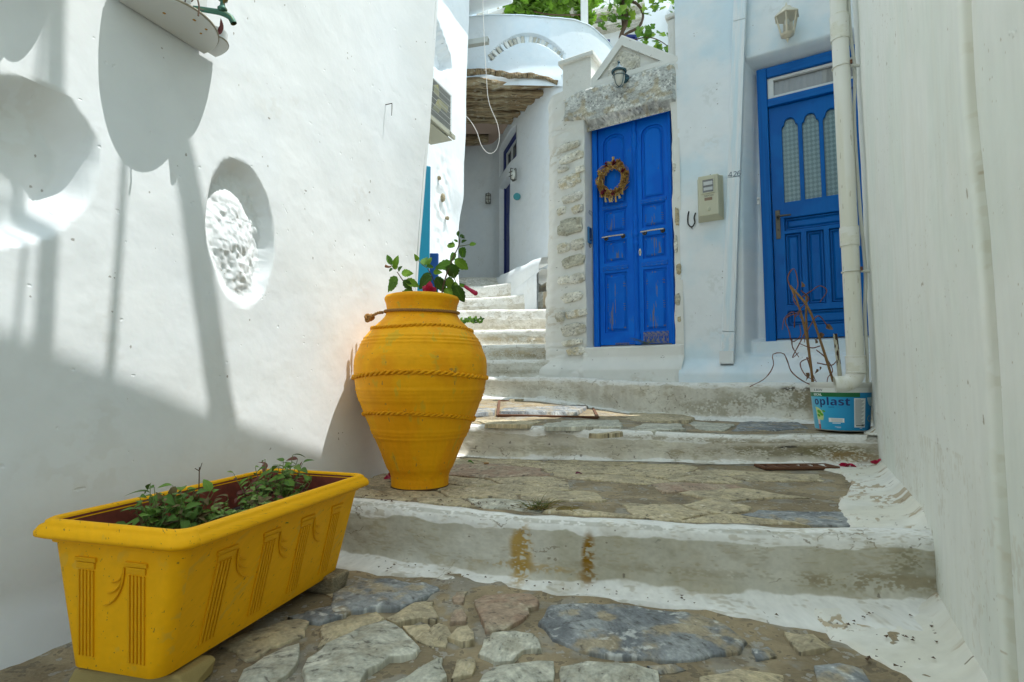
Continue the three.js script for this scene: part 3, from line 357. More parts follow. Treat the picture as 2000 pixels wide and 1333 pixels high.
// ------------------------------------------------------------ paint and metals
const wG = pfbm(411, 5, 6), wF = pfbm(431, 32, 4), wP = pfbm(451, 7, 6);
const WOODBUMP = tex(512, 512, (u, v) => 0.6 * wF(u * 2, v * 0.25) + 0.4 * wG(u * 3, v * 0.5), 1 / 0.5, 1 / 0.5, false);
const blueTex = (a, b, peel, wood) => tex(1024, 1024, (u, v) => { const g = wF(u * 2, v * 0.12), h = wG(u, v); let c = lerp3(a, b, sstep(0.35, 0.65, h) * 0.7 + 0.3 * g); const p = wP(u * 4, v * 0.5) * 0.6 + wF(u * 3, v * 0.2) * 0.4; if (peel < 1) c = lerp3(c, wood, sstep(peel, peel + 0.03, p) * 0.85); return c; }, 1 / 0.8, 1 / 0.8);
const blue1 = matte({ map: blueTex([0.0008, 0.125, 0.66], [0.0015, 0.17, 0.74], 0.70, [0.10, 0.16, 0.33]), bumpMap: WOODBUMP, bumpScale: 0.002, roughness: 0.5 });
const blueWorn = matte({ map: blueTex([0.001, 0.125, 0.64], [0.003, 0.16, 0.70], 0.60, [0.17, 0.18, 0.22]), bumpMap: WOODBUMP, bumpScale: 0.003, roughness: 0.6 });
const blueBare = std({ map: blueTex([0.005, 0.06, 0.38], [0.02, 0.10, 0.44], 0.485, [0.30, 0.25, 0.18]), bumpMap: WOODBUMP, bumpScale: 0.004, roughness: 0.7 });
const blue2 = matte({ map: blueTex([0.0005, 0.105, 0.40], [0.001, 0.14, 0.48], 0.80, [0.05, 0.10, 0.2]), bumpMap: WOODBUMP, bumpScale: 0.0012, roughness: 0.42 });
const navy = std({ color: C(0.008, 0.022, 0.16), roughness: 0.5 });
const turq = std({ color: C(0.0, 0.28, 0.46), roughness: 0.45 }), brightBlue = std({ color: C(0.01, 0.10, 0.38), roughness: 0.5 });
const chrome = std({ color: C(0.62, 0.58, 0.5), metalness: 1, roughness: 0.25 }), dullMetal = std({ color: C(0.2, 0.2, 0.18), metalness: 0.8, roughness: 0.45 });
const bronze = std({ color: C(0.10, 0.09, 0.07), metalness: 0.7, roughness: 0.45 });
const verd = std({ map: tex(256, 256, (u, v) => lerp3([0.03, 0.07, 0.09], [0.06, 0.16, 0.20], sstep(0.4, 0.65, wG(u, v)))), roughness: 0.6, metalness: 0.2 });
const pvc = std({ map: tex(256, 1024, (u, v) => { const c = lerp3([0.76, 0.76, 0.69], [0.70, 0.69, 0.58], sstep(0.45, 0.75, wG(u, v))); return wF(u, v) > 0.79 ? [0.4, 0.36, 0.26] : c; }, 1, 1), roughness: 0.45 });
const whiteMetal = std({ map: tex(512, 512, (u, v) => { const c = lerp3([0.70, 0.71, 0.69], [0.62, 0.64, 0.62], wG(u, v)); return c; }), roughness: 0.4 });
const rust = std({ map: tex(256, 256, (u, v) => lerp3([0.10, 0.045, 0.025], [0.20, 0.09, 0.045], wG(u, v)), 3, 3), bumpMap: STONEBUMP, bumpScale: 0.002, roughness: 0.9 });
const glassDark = std({ color: C(0.025, 0.028, 0.03), roughness: 0.08, metalness: 0 });
const clearGlass = new THREE.MeshPhysicalMaterial({ color: 0xffffff, transmission: 1, roughness: 0.03, thickness: 0, ior: 1.45 });
const frost = std({ color: C(0.62, 0.62, 0.55), roughness: 0.35 });
const white = std({ color: C(0.74, 0.75, 0.73), roughness: 0.5 });
const black = std({ color: C(0.012, 0.012, 0.012), roughness: 0.5 });
const ink = std({ color: C(0.12, 0.17, 0.22), roughness: 0.8 });
const font = await new FontLoader().loadAsync('fonts/droid/droid_sans_regular.typeface.json');
const text = (s, size, depth = 0.0008) => new TextGeometry(s, { font, size, depth, curveSegments: 4 });

// shape helpers
const rectS = (x0, y0, x1, y1) => { const s = new THREE.Shape(); s.moveTo(x0, y0); s.lineTo(x1, y0); s.lineTo(x1, y1); s.lineTo(x0, y1); s.closePath(); return s; };
const archS = (x0, y0, x1, y1, rise) => { const s = new THREE.Shape(); s.moveTo(x0, y0); s.lineTo(x1, y0); s.lineTo(x1, y1 - rise); const m = (x0 + x1) / 2; s.quadraticCurveTo(x1 - (x1 - x0) * 0.02, y1, m, y1); s.quadraticCurveTo(x0 + (x1 - x0) * 0.02, y1, x0, y1 - rise); s.closePath(); return s; };
const ogeeS = (x0, y0, x1, y1) => { const s = new THREE.Shape(), w = x1 - x0, m = (x0 + x1) / 2; s.moveTo(x0, y0); s.lineTo(x1, y0); s.lineTo(x1, y1 - 0.085); s.quadraticCurveTo(x1 - w * 0.02, y1 - 0.058, x1 - w * 0.15, y1 - 0.055); s.bezierCurveTo(x1 - w * 0.17, y1 - 0.012, x1 - w * 0.32, y1, m, y1); s.bezierCurveTo(x0 + w * 0.32, y1, x0 + w * 0.17, y1 - 0.012, x0 + w * 0.15, y1 - 0.055); s.quadraticCurveTo(x0 + w * 0.02, y1 - 0.058, x0, y1 - 0.085); s.closePath(); return s; };
const ext = (s, d, b = 0.003, z = 0) => at(new THREE.ExtrudeGeometry(s, { depth: Math.max(0.0005, d - 2 * b), bevelEnabled: b > 0, bevelThickness: b, bevelSize: b, bevelOffset: -b, bevelSegments: 2, curveSegments: 10 }), 0, 0, z + b);
const inset = (pts, k) => k;

// ------------------------------------------------------------ double door 427 (in the courtyard wall)
{
  const d = sub('door', gate, Fw(1.452, 0.93, -0.035)); d.rotation.y = FROT; tag(d, 'royal blue weathered wooden double door with raised panels');
  const W = 0.755, H = 2.165, T = 0.052;
  obj('frame', [at(rbox(T, H, 0.06, 0.006), T / 2, H / 2, 0.03), at(rbox(0.03, H, 0.06, 0.006), W - 0.015, H / 2, 0.03), at(rbox(W - T - 0.03, 0.06, 0.055, 0.006), (W + T - 0.03) / 2, H - 0.03, 0.0275)], blue1, d);
  const leaf = (x0, x1, nm, px0, px1) => {
    const sh = rectS(x0, 0.012, x1, H - 0.062), P = [[archS(px0, 1.345, px1, 2.03, 0.10), 0], [rectS(px0, 1.075, px1, 1.295), 1], [rectS(px0, 0.79, px1, 1.0), 1], [rectS(px0, 0.13, px1, 0.69), 2]];
    for (const [p] of P) sh.holes.push(new THREE.Path(p.getPoints(10)));
    const lf = obj(nm, [ext(sh, 0.022, 0.004, 0.012), at(rbox(x1 - x0 - 0.004, H - 0.08, 0.012, 0.002), (x0 + x1) / 2, H / 2 - 0.025, 0.008)], blue1, d);
    const g = 0.022; const Q = [archS(px0 + g, 1.345 + g, px1 - g, 2.03 - g, 0.085), rectS(px0 + g, 1.075 + g, px1 - g, 1.295 - g), rectS(px0 + g, 0.79 + g, px1 - g, 1.0 - g), rectS(px0 + g, 0.13 + g, px1 - g, 0.69 - g)];
    const M = [blue1, blueWorn, blueWorn, blueWorn];
    Q.forEach((q, i) => obj('panel', at(new THREE.ExtrudeGeometry(q, { depth: 0.002, bevelEnabled: true, bevelThickness: 0.012, bevelSize: 0.016, bevelOffset: -0.016, bevelSegments: 1, curveSegments: 10 }), 0, 0, 0.020), M[i], lf));
    // worn rails proud of the leaf
    obj('rail', [at(rbox(px1 - px0 + 0.025, 0.035, 0.012, 0.004), (px0 + px1) / 2, 1.32, 0.036), at(rbox(px1 - px0 + 0.025, 0.04, 0.012, 0.004), (px0 + px1) / 2, 0.735, 0.036)], blueWorn, lf);
    return lf;
  };
  const l1 = leaf(0.056, 0.388, 'leaf', 0.105, 0.325), l2 = leaf(0.44, 0.722, 'leaf', 0.478, 0.690);
  obj('kick_board', rectS ? at(rbox(0.225, 0.105, 0.008, 0.002), 0.583, 0.068, 0.037) : null, blueBare, l2);
  obj('kick_board', at(rbox(0.13, 0.018, 0.008, 0.002), 0.27, 0.022, 0.036), blueBare, l1);
  // turned half column that covers the joint
  const col = []; const rp = [[0, 0.030], [0.02, 0.032], [0.03, 0.024], [0.06, 0.033], [0.09, 0.033], [0.11, 0.022], [0.13, 0.021], [0.86, 0.020], [0.90, 0.020], [0.92, 0.030], [0.945, 0.030], [0.955, 0.022], [0.99, 0.022], [1.0, 0.033], [1.03, 0.034], [1.05, 0.024], [1.12, 0.022], [1.15, 0.033], [1.18, 0.022], [1.2, 0.020], [1.84, 0.020], [1.86, 0.030], [1.89, 0.031], [1.91, 0.022], [1.94, 0.030], [1.97, 0.030], [1.99, 0.021], [2.04, 0.026], [2.09, 0.027]];
  col.push(at(new THREE.LatheGeometry(rp.map(p => new THREE.Vector2(p[1], p[0])), 20), 0.414, 0.01, 0.03)); col.push(at(rbox(0.056, H - 0.07, 0.03, 0.003), 0.414, H / 2 - 0.03, 0.018));
  for (const k of [-1, 0, 1]) { col.push(at(rbox(0.006, 0.70, 0.006, 0.002), 0.414 + k * 0.011, 0.50, 0.051 - Math.abs(k) * 0.006)); col.push(at(rbox(0.006, 0.60, 0.006, 0.002), 0.414 + k * 0.011, 1.53, 0.051 - Math.abs(k) * 0.006)); }
  obj('column_moulding', col, blue1, d);
  for (const [x0, x1] of [[0.105, 0.315], [0.475, 0.685]]) { const y = 1.028; const h = obj('handle', [tube([new THREE.Vector3(x0, y, 0.085), new THREE.Vector3((x0 + x1) / 2, y + 0.002, 0.086), new THREE.Vector3(x1, y, 0.085)], 0.0075, 8, 10), ...[x0 + 0.022, x1 - 0.022].map(x => at(new THREE.CylinderGeometry(0.007, 0.009, 0.05, 10), x, y, 0.06, Math.PI / 2))], chrome, d); for (const x of [x0 + 0.022, x1 - 0.022]) obj('rosette', [at(new THREE.CylinderGeometry(0.021, 0.023, 0.008, 18), x, y, 0.038, Math.PI / 2), at(new THREE.TorusGeometry(0.017, 0.004, 6, 18), x, y, 0.043)], bronze, h); }
  const ks = obj('keyhole_plate', ext((() => { const s = new THREE.Shape(); s.absellipse(0.452, 0.855, 0.012, 0.034, 0, 6.283); return s; })(), 0.005, 0.001, 0.034), chrome, d); obj('keyhole', [at(new THREE.CylinderGeometry(0.004, 0.004, 0.003, 10), 0.452, 0.862, 0.0395, Math.PI / 2), at(rbox(0.004, 0.018, 0.003, 0.001), 0.452, 0.85, 0.0395)], black, ks);
}
const limeStone = [stonePale, std({ map: stoneTex([0.68, 0.66, 0.58], [0.60, 0.58, 0.50], [0.42, 0.38, 0.27], [0.34, 0.29, 0.18]), bumpMap: STONEBUMP, bumpScale: 0.014, roughness: 0.9 }), std({ map: stoneTex([0.60, 0.58, 0.51], [0.50, 0.47, 0.38], [0.46, 0.38, 0.22], [0.7, 0.69, 0.64]), bumpMap: STONEBUMP, bumpScale: 0.014, roughness: 0.9 })];
// stones, lintel, gable of the gate: local frame x to the right along the wall, y up, z out
const onF = (m, t = 0, y = 0, o = 0) => { m.position.copy(Fw(t, y, o)); m.rotation.y = FROT; return m; };
function lumpStone(w, h, d, seed, parent, mat, t, y, o, rot = 0) {      // a weathered stone half sunk in the plaster
  const g = new THREE.SphereGeometry(0.5, 20, 14), p = g.attributes.position; for (let i = 0; i < p.count; i++) { let x = p.getX(i), yy = p.getY(i), z = p.getZ(i); const e = 0.55, sx = Math.sign(x) * Math.pow(Math.abs(x * 2), e) / 2, sy = Math.sign(yy) * Math.pow(Math.abs(yy * 2), e) / 2, k = 1 + 0.25 * n3(x * 3, yy * 3, seed) + 0.10 * n3(x * 9, yy * 9, seed + z); p.setXYZ(i, sx * w * k, sy * h * k, z * d * (1 + 0.3 * n3(x * 7, yy * 7, seed + 4))); }
  const u = g.attributes.uv; for (let i = 0; i < p.count; i++) u.setXY(i, p.getX(i) + seed * 0.37, p.getY(i) + seed * 0.21); g.computeVertexNormals(); g.rotateZ(rot); return onF(obj('stone', g, mat, parent), t, y, o);
}
[[1.63, 2.87, 0.22, 0.08], [1.61, 2.755, 0.24, 0.09], [1.63, 2.53, 0.24, 0.12], [1.61, 2.36, 0.22, 0.09], [1.62, 2.08, 0.26, 0.16], [1.60, 1.74, 0.24, 0.10], [1.57, 1.57, 0.18, 0.09], [1.62, 1.40, 0.22, 0.09], [1.58, 1.24, 0.22, 0.08], [1.61, 1.09, 0.26, 0.10], [1.62, 0.97, 0.20, 0.06], [1.57, 0.89, 0.20, 0.08], [1.73, 1.22, 0.10, 0.09], [1.72, 2.25, 0.10, 0.08], [1.70, 1.88, 0.14, 0.09], [1.55, 1.90, 0.14, 0.10], [1.70, 1.57, 0.12, 0.08], [1.55, 2.24, 0.12, 0.07], [1.70, 2.66, 0.12, 0.06], [1.52, 2.62, 0.10, 0.07]].forEach(([t, y, w, h], i) => lumpStone(w, h, 0.034, 3 + i, gate, i === 4 || i === 5 ? stoneGrey : limeStone[i % 3], t, y, WO + 0.005 + 0.05 * sstep(2.4, 0.8, y) * sstep(1.64, 1.79, t), 0.12));
[[0.625, 2.02, 0.035, 0.16], [0.640, 1.78, 0.03, 0.14], [0.62, 1.56, 0.04, 0.09], [0.635, 1.30, 0.045, 0.10], [0.625, 1.13, 0.03, 0.05], [0.64, 2.45, 0.03, 0.08]].forEach(([t, y, w, h], i) => lumpStone(w, h, 0.03, 33 + i, gate, [stoneTan, stonePale, stoneTan, stoneGrey, stoneTan, stonePale][i], t, y, WO + 0.002));
function slabF(name, parent, mat, poly, o0, o1, amp, seed, step = 0.018) {       // rough slab with an outline in (t, y), from o0 to o1 out of the wall
  const s = new THREE.Shape(); poly.forEach(([t, y], i) => i ? s.lineTo(-t, y) : s.moveTo(-t, y)); s.closePath();
  const xs = poly.map(p => -p[0]), ys = poly.map(p => p[1]), x0 = Math.min(...xs), x1 = Math.max(...xs), y0 = Math.min(...ys), y1 = Math.max(...ys);
  // a grid of points inside the outline, rounded toward its edges
  const inside = (x, y) => { let c = false; for (let i = 0, j = poly.length - 1; i < poly.length; j = i++) { const xi = -poly[i][0], yi = poly[i][1], xj = -poly[j][0], yj = poly[j][1]; if ((yi > y) !== (yj > y) && x < (xj - xi) * (y - yi) / (yj - yi) + xi) c = !c; } return c; };
  const dist = (x, y) => { let m = 9; for (let i = 0, j = poly.length - 1; i < poly.length; j = i++) { const ax = -poly[j][0], ay = poly[j][1], bx = -poly[i][0], by = poly[i][1], l2 = (bx - ax) ** 2 + (by - ay) ** 2, t = Math.max(0, Math.min(1, ((x - ax) * (bx - ax) + (y - ay) * (by - ay)) / l2)), dx = x - ax - t * (bx - ax), dy = y - ay - t * (by - ay); m = Math.min(m, Math.hypot(dx, dy)); } return m; };
  const nu = Math.ceil((x1 - x0 + 0.06) / step), nv = Math.ceil((y1 - y0 + 0.06) / step), P = [], U = [], I = [];
  for (let j = 0; j <= nv; j++) for (let i = 0; i <= nu; i++) { const x = x0 - 0.03 + (x1 - x0 + 0.06) * i / nu, y = y0 - 0.03 + (y1 - y0 + 0.06) * j / nv, sd = inside(x, y) ? dist(x, y) : -dist(x, y); const k = sstep(-0.012, 0.02, sd + 0.012 * n3(x * 9, y * 9, seed)); const z = mix(o0 - 0.03, o1, k) + k * amp * (n3(x * 6, y * 6, seed) + 0.6 * n3(x * 17, y * 17, seed) + 0.4 * n3(x * 40, y * 40, seed)); P.push(x, y, z); U.push(x + seed * 0.13, y); }
  for (let j = 0; j < nv; j++) for (let i = 0; i < nu; i++) { const a = j * (nu + 1) + i, b = a + nu + 1; I.push(a, a + 1, b, a + 1, b + 1, b); }
  const g = new THREE.BufferGeometry(); g.setAttribute('position', new THREE.Float32BufferAttribute(P, 3)); g.setAttribute('uv', new THREE.Float32BufferAttribute(U, 2)); g.setIndex(I); g.computeVertexNormals();
  return onF(obj(name, g, mat, parent));
}
slabF('lintel', gate, lintelM, [[1.70, 3.13], [1.665, 3.36], [1.50, 3.40], [1.2, 3.385], [0.9, 3.40], [0.602, 3.385], [0.602, 3.03], [0.75, 3.045], [1.0, 3.05], [1.25, 3.045], [1.40, 3.03], [1.47, 3.09]], WO - 0.03, WO + 0.035, 0.008, 5);
// gable: block behind, raised border, panel
{
  const poly = (pts) => { const s = new THREE.Shape(); pts.forEach(([t, y], i) => i ? s.lineTo(-t, y) : s.moveTo(-t, y)); s.closePath(); return s; };
  const A = [1.46, 3.405], B = [1.088, 3.80], Cc = [0.60, 3.43], s = poly([A, B, Cc, [0.60, 3.395], [1.46, 3.395]]);
  onF(obj('gable', ext(s, 0.18, 0.006, -0.06), washWarm, gate), 0, 0, 0.0);
  const hole = new THREE.Path([[1.365, 3.425], [1.09, 3.72], [0.70, 3.425]].map(([t, y]) => new THREE.Vector2(-t, y))), s2 = poly([[1.475, 3.40], [1.09, 3.815], [0.585, 3.44], [0.585, 3.40]]); s2.holes.push(hole);
  onF(obj('gable_border', ext(s2, 0.045, 0.007, 0.108), washWarm, gate));
  onF(obj('stone', ext(poly([[1.24, 3.42], [1.24, 3.55], [1.10, 3.68], [0.93, 3.57], [0.93, 3.42]]), 0.02, 0.006, 0.112), stonePale, gate));
  // block with a coping left of the gable
  onF(obj('pier_top', at(rbox(0.30, 0.36, 0.34, 0.01), 0, 0.16, 0), washWarm, gate), 1.545, 3.36, WO - 0.16);
  onF(obj('coping', at(rbox(0.37, 0.05, 0.40, 0.012), 0, 0.025, 0), washWarm, gate), 1.545, 3.695, WO - 0.16);
  onF(obj('coping', [at(rbox(0.10, 0.42, 0.30, 0.02), 0, 0.2, 0), at(rbox(0.13, 0.04, 0.34, 0.01), 0, 0.43, 0)], washWarm, gate), 0.63, 3.42, WO - 0.18);
}
// ------------------------------------------------------------ glazed door 426
{
  const d = sub('door', houseD, Fw(-0.02, 0.935, -0.035)); d.rotation.y = FROT; tag(d, 'deep blue wooden door with three tall patterned panes and a transom light');
  const W = 0.79, H = 2.25; // frame, leaf
  obj('frame', [at(rbox(0.075, H + 0.10, 0.07, 0.006), 0.0375, H / 2 - 0.05, 0.035), at(rbox(0.075, H, 0.07, 0.006), W - 0.0375, H / 2, 0.035), at(rbox(W - 0.15, 0.085, 0.065, 0.006), W / 2, H - 0.0425, 0.0325), at(rbox(W - 0.15, 0.065, 0.075, 0.006), W / 2, 1.945, 0.0375)], blue2, d);
  const tr = obj('transom_frame', (() => { const s = rectS(0.077, 1.98, W - 0.077, H - 0.087); s.holes.push(new THREE.Path(rectS(0.122, 2.01, W - 0.115, H - 0.11).getPoints())); return ext(s, 0.03, 0.003, 0.012); })(), white, d);
  obj('pane', at(rbox(W - 0.235, H - 2.115, 0.004, 0.001), W / 2 + 0.003, (2.01 + H - 0.11) / 2, 0.016), clearGlass, tr);
  const cur = std({ color: C(0.32, 0.32, 0.31), roughness: 1 });
  obj('curtain', grid(60, 2, (i, j) => { const x = 0.12 + (W - 0.235) * i / 60; return [x, 2.0 + 0.15 * j, -(0.004 + 0.004 * Math.sin(i * 1.3) + 0.002 * Math.sin(i * 0.37)), x, j]; }), cur, tr);
  const panes = [[0.170, 0.285], [0.315, 0.430], [0.460, 0.575]], sh = rectS(0.079, 0.01, W - 0.079, 1.91);
  for (const [a, b] of panes) sh.holes.push(new THREE.Path(ogeeS(a, 1.105, b, 1.795).getPoints(8)));
  const lows = [[0.165, 0.275], [0.315, 0.430], [0.468, 0.580]]; for (const [a, b] of lows) sh.holes.push(new THREE.Path(rectS(a, 0.275, b, 0.845).getPoints()));
  sh.holes.push(new THREE.Path(rectS(0.165, 0.875, 0.58, 0.975).getPoints()), new THREE.Path(rectS(0.165, 0.11, 0.58, 0.225).getPoints()));
  const lf = obj('leaf', [ext(sh, 0.035, 0.005, 0.008), at(rbox(W - 0.165, 0.99, 0.01, 0.002), W / 2, 0.51, 0.006)], blue2, d);
  const bead = (a, b, y0, y1) => { const s = rectS(a + 0.006, y0 + 0.006, b - 0.006, y1 - 0.006); s.holes.push(new THREE.Path(rectS(a + 0.016, y0 + 0.016, b - 0.016, y1 - 0.016).getPoints())); return ext(s, 0.014, 0.003, 0.012); };
  const field = (a, b, y0, y1) => at(new THREE.ExtrudeGeometry(rectS(a + 0.022, y0 + 0.022, b - 0.022, y1 - 0.022), { depth: 0.002, bevelEnabled: true, bevelThickness: 0.010, bevelSize: 0.010, bevelOffset: -0.010, bevelSegments: 1 }), 0, 0, 0.014);
  for (const [a, b] of lows) obj('panel', [bead(a, b, 0.275, 0.845), field(a, b, 0.275, 0.845)], blue2, lf);
  obj('panel', [bead(0.165, 0.58, 0.875, 0.975), field(0.165, 0.58, 0.875, 0.975)], blue2, lf); obj('panel', [bead(0.165, 0.58, 0.11, 0.225), field(0.165, 0.58, 0.11, 0.225)], blue2, lf);
  // cast glass with a lozenge pattern
  const lozC = tex(256, 256, (u, v) => { const a = ((u * 2 + v * 2) % 1 + 1) % 1, b = ((u * 2 - v * 2) % 1 + 1) % 1; const q = (a < 0.5) !== (b < 0.5) ? 1 : 0; const k = 0.93 + 0.12 * wG(u, v); return q ? [0.24 * k, 0.35 * k, 0.36 * k] : [0.155 * k, 0.24 * k, 0.26 * k]; }, 1 / 0.12, 1 / 0.15);
  const lozB = tex(256, 256, (u, v) => { const a = ((u * 2 + v * 2) % 1 + 1) % 1, b = ((u * 2 - v * 2) % 1 + 1) % 1; return (a < 0.5) !== (b < 0.5) ? 0.75 : 0.3 + 0.2 * wF(u, v); }, 1 / 0.12, 1 / 0.15, false);
  const castGlass = std({ map: lozC, bumpMap: lozB, bumpScale: 0.0025, roughness: 0.22 });
  for (const [a, b] of panes) obj('pane', ext(ogeeS(a - 0.003, 1.102, b + 0.003, 1.798), 0.008, 0, 0.010), castGlass, d);
  const h = obj('handle', [at(rbox(0.034, 0.235, 0.006, 0.002), 0.118, 0.93, 0.046), tube([new THREE.Vector3(0.118, 0.985, 0.05), new THREE.Vector3(0.118, 0.985, 0.085), new THREE.Vector3(0.135, 0.985, 0.095), new THREE.Vector3(0.215, 0.983, 0.093)], 0.008, 16, 10)], bronze, d);
  obj('keyhole', at(new THREE.CylinderGeometry(0.007, 0.007, 0.003, 12), 0.118, 0.885, 0.0505, Math.PI / 2), black, h);
  for (const y of [0.3, 1.75]) obj('hinge', at(new THREE.CylinderGeometry(0.007, 0.007, 0.07, 10), W - 0.078, y, 0.07), blue2, d);
}
// numbers painted beside the doors
{
  const g7 = obj('house_number', at(text('427', 0.042), 0, 0, 0), ink, gate); g7.position.copy(Fw(1.446, 2.18, 0.135)); g7.rotation.y = FROT + Math.PI / 2; }

// ------------------------------------------------------------ covered passage and the house over it
const archH = thing('house', 'white house bridging the passage, with an arched band and wooden beams under it', 'house', null);
{
  // front over the passage: curved in plan, its top falls to the right
  const P = [[-1.1, 8.35], [-0.2, 8.2], [0.6, 8.15], [1.2, 8.25], [1.7, 8.5], [2.2, 9.0]], rs = resample(P, 0.03), Ls = rs[rs.length - 1].s, path = rs.map(p => [p.x, p.f]);
  const topY = s => { const x = path[Math.min(path.length - 1, Math.round(s / Ls * (path.length - 1)))][0]; return 6.53 - 0.10 * sstep(-0.6, 0.9, x) - 0.75 * Math.pow(sstep(0.9, 2.5, x), 1.3) + 0.012 * n3(s * 6, 1, 1); };
  const X = s => path[Math.min(path.length - 1, Math.round(s / Ls * (path.length - 1)))][0];
  const sl = lines(0, Ls, 0.04, [[0.6, 2.2, 0.012]]), vl = lines(0, 1, 0.04, [[0.3, 0.75, 0.008]]);
  const g = grid(sl.length - 1, vl.length - 1, (i, j) => { const s = sl[i], y0 = 5.30 - 0.05 * sstep(-0.6, 0.6, X(s)) , y = mix(y0, topY(s), vl[j]), x = X(s), k0 = Math.round(s / Ls * (path.length - 1)), p = path[k0]; const q = rs[k0];
    let d = 0.5 * lump(s, y, 1); const ang = (x - 0.235) / 0.60, band = 6.16 - 0.32 * ang * ang; if (Math.abs(ang) < 1) { const k = sstep(0.0, 0.012, band - y) * sstep(0.0, 0.012, y - (band - 0.155 + 0.03 * ang * ang)) * sstep(1, 0.98, Math.abs(ang)); d -= 0.07 * k; if (y < band - 0.14) d += 0.0; }
    d += 0.05 * sstep(5.62, 5.34, y); return [p[0] - q.bx * d, y, p[1] - q.bf * d, s, y]; });
  obj('wall', g, washArch, archH);
  obj('wall', ribbon([[0.73, 8.17], [1.2, 8.29], [1.7, 8.54], [2.2, 9.04]], 0, lines(0, 1.8, 0.1), lines(0.9, 5.32, 0.1), (s, y) => lump(s + 4, y, 0.6) - 0.015, 1), washBlue, archH);
  // stones of the arch
  for (let i = 0; i < 19; i++) { const a = -0.94 + 1.88 * i / 18, x = 0.235 + 0.60 * a, y = 6.16 - 0.32 * a * a - 0.074, sl2 = Math.atan(-0.64 * a / 0.60); const gg = rbox(0.055, 0.125, 0.06, 0.012); const pp = gg.attributes.position; for (let q = 0; q < pp.count; q++) { const nx = n3(pp.getX(q) * 20 + i, pp.getY(q) * 20, i), nz = n3(pp.getX(q) * 30, pp.getY(q) * 30 + i, 3); pp.setXYZ(q, pp.getX(q) * (1 + 0.35 * nx), pp.getY(q), pp.getZ(q) + 0.012 * nz); } const m = obj('arch_stone', gg, [stonePale, washWarm, limeStone[1], washBlue, washWarm, limeStone[2]][(i * 7) % 6], archH); m.position.copy(V(x, y, 8.24)); m.rotation.z = sl2; }
  obj('coping', grid(60, 4, (i, j) => { const s = Ls * i / 60, k0 = Math.round(s / Ls * (path.length - 1)), p = path[k0], q = rs[k0], t = j / 4; return [p[0] + q.bx * (-0.02 + 0.35 * t), topY(s) + (j === 0 || j === 4 ? -0.03 : 0.012), p[1] + q.bf * (-0.02 + 0.35 * t), s, t]; }), washBlue, archH);
  // room above and roof terrace behind the parapet, out of sight
  obj('floor', at(rbox(3.2, 0.2, 2.6, 0.02), 0.6, 5.72, -9.75), washWarm, archH);
  // wall of the passage on the right, bending left to the far door, then facing the street
  const W2 = [[0.80, 8.12], [0.62, 8.22], [0.40, 8.55], [0.16, 9.0], [-0.02, 9.35], [-0.10, 9.62], [-0.2, 9.98], [-0.30, 10.35], [-0.42, 10.55], [-0.62, 10.62], [-1.6, 10.75]], r2 = resample(W2, 0.02), L2 = r2[r2.length - 1].s, p2 = r2.map(p => [p.x, p.f]);
  const sOf = f => r2.find(p => p.f >= f).s, sA = sOf(9.42), sB = sOf(10.12);
  const sl2 = lines(0, L2, 0.05, [[sA - 0.1, sB + 0.1, 0.01]]), yl2 = lines(0.9, 5.45, 0.06, [[4.2, 5.2, 0.015]]);
  obj('wall', ribbon(p2, 0, sl2, yl2, (s, y) => { let d = lump(s + 9, y, 1) ; 
    const kd = Math.min(sstep(sA - 0.02, sA + 0.02, s), sstep(sB + 0.04, sB - 0.01, s), sstep(4.36, 4.30, y)); const kw = Math.min(sstep(sA - 0.28, sA - 0.25, s), sstep(sB + 0.09, sB + 0.05, s), sstep(4.56, 4.60, y), sstep(5.16, 5.10, y)); return d - 0.17 * Math.max(kd, kw); }, -1), wash, archH);
  const at2 = (s, y, o) => { const q = r2[Math.min(r2.length - 1, Math.round(s / L2 * (r2.length - 1)))]; return [q.x - q.bx * -o, y, q.f - q.bf * -o, q]; };
  const place = (m, s, y, o) => { const i = Math.min(r2.length - 1, Math.round(s / L2 * (r2.length - 1))), q = r2[i]; m.position.copy(V(q.x + q.bx * o * 1, y, q.f + q.bf * o * 1)); m.rotation.y = Math.atan2(q.bx, -q.bf) + 0; return m; };
  archH.userData.place = undefined;
  const d = sub('door', archH); place(d, (sA + sB) / 2, 2.42, -0.13 * -1 - 0.26); tag(d, 'narrow dark blue door at the far end of the passage');
  { const w = sB - sA; obj('leaf', [at(rbox(w - 0.06, 1.9, 0.04, 0.004), 0, 0.95, 0), ...[0.35, 1.05, 1.55].map(y => at(rbox(w - 0.25, 0.4, 0.012, 0.004), 0, y, 0.024))], navy, d); obj('frame', [at(rbox(0.05, 1.92, 0.07, 0.004), -w / 2 + 0.025, 0.96, 0.01), at(rbox(0.05, 1.92, 0.07, 0.004), w / 2 - 0.025, 0.96, 0.01)], navy, d); obj('handle', [at(new THREE.SphereGeometry(0.025, 10, 8), 0.2, 0.9, 0.05)], bronze, d); }
  const wn = sub('window', archH); place(wn, (sA + sB) / 2 - 0.08, 4.60, -0.13); tag(wn, 'small dark blue framed window above the far door');
  { const w = sB - sA + 0.26, s = rectS(-w / 2, 0, w / 2, 0.5); s.holes.push(new THREE.Path(rectS(-w / 2 + 0.09, 0.09, w / 2 - 0.09, 0.42).getPoints())); obj('frame', ext(s, 0.06, 0.004, -0.02), navy, wn); const s3 = rectS(-w / 2 + 0.09, 0.09, w / 2 - 0.09, 0.42); s3.holes.push(new THREE.Path(rectS(-w / 2 + 0.14, 0.13, w / 2 - 0.14, 0.38).getPoints())); obj('sash', [ext(s3, 0.03, 0.002, -0.02), at(rbox(0.035, 0.3, 0.03, 0.003), 0, 0.25, 0)], white, wn); obj('pane', at(rbox(w - 0.2, 0.3, 0.006, 0.001), 0, 0.25, -0.018), glassDark, wn); }
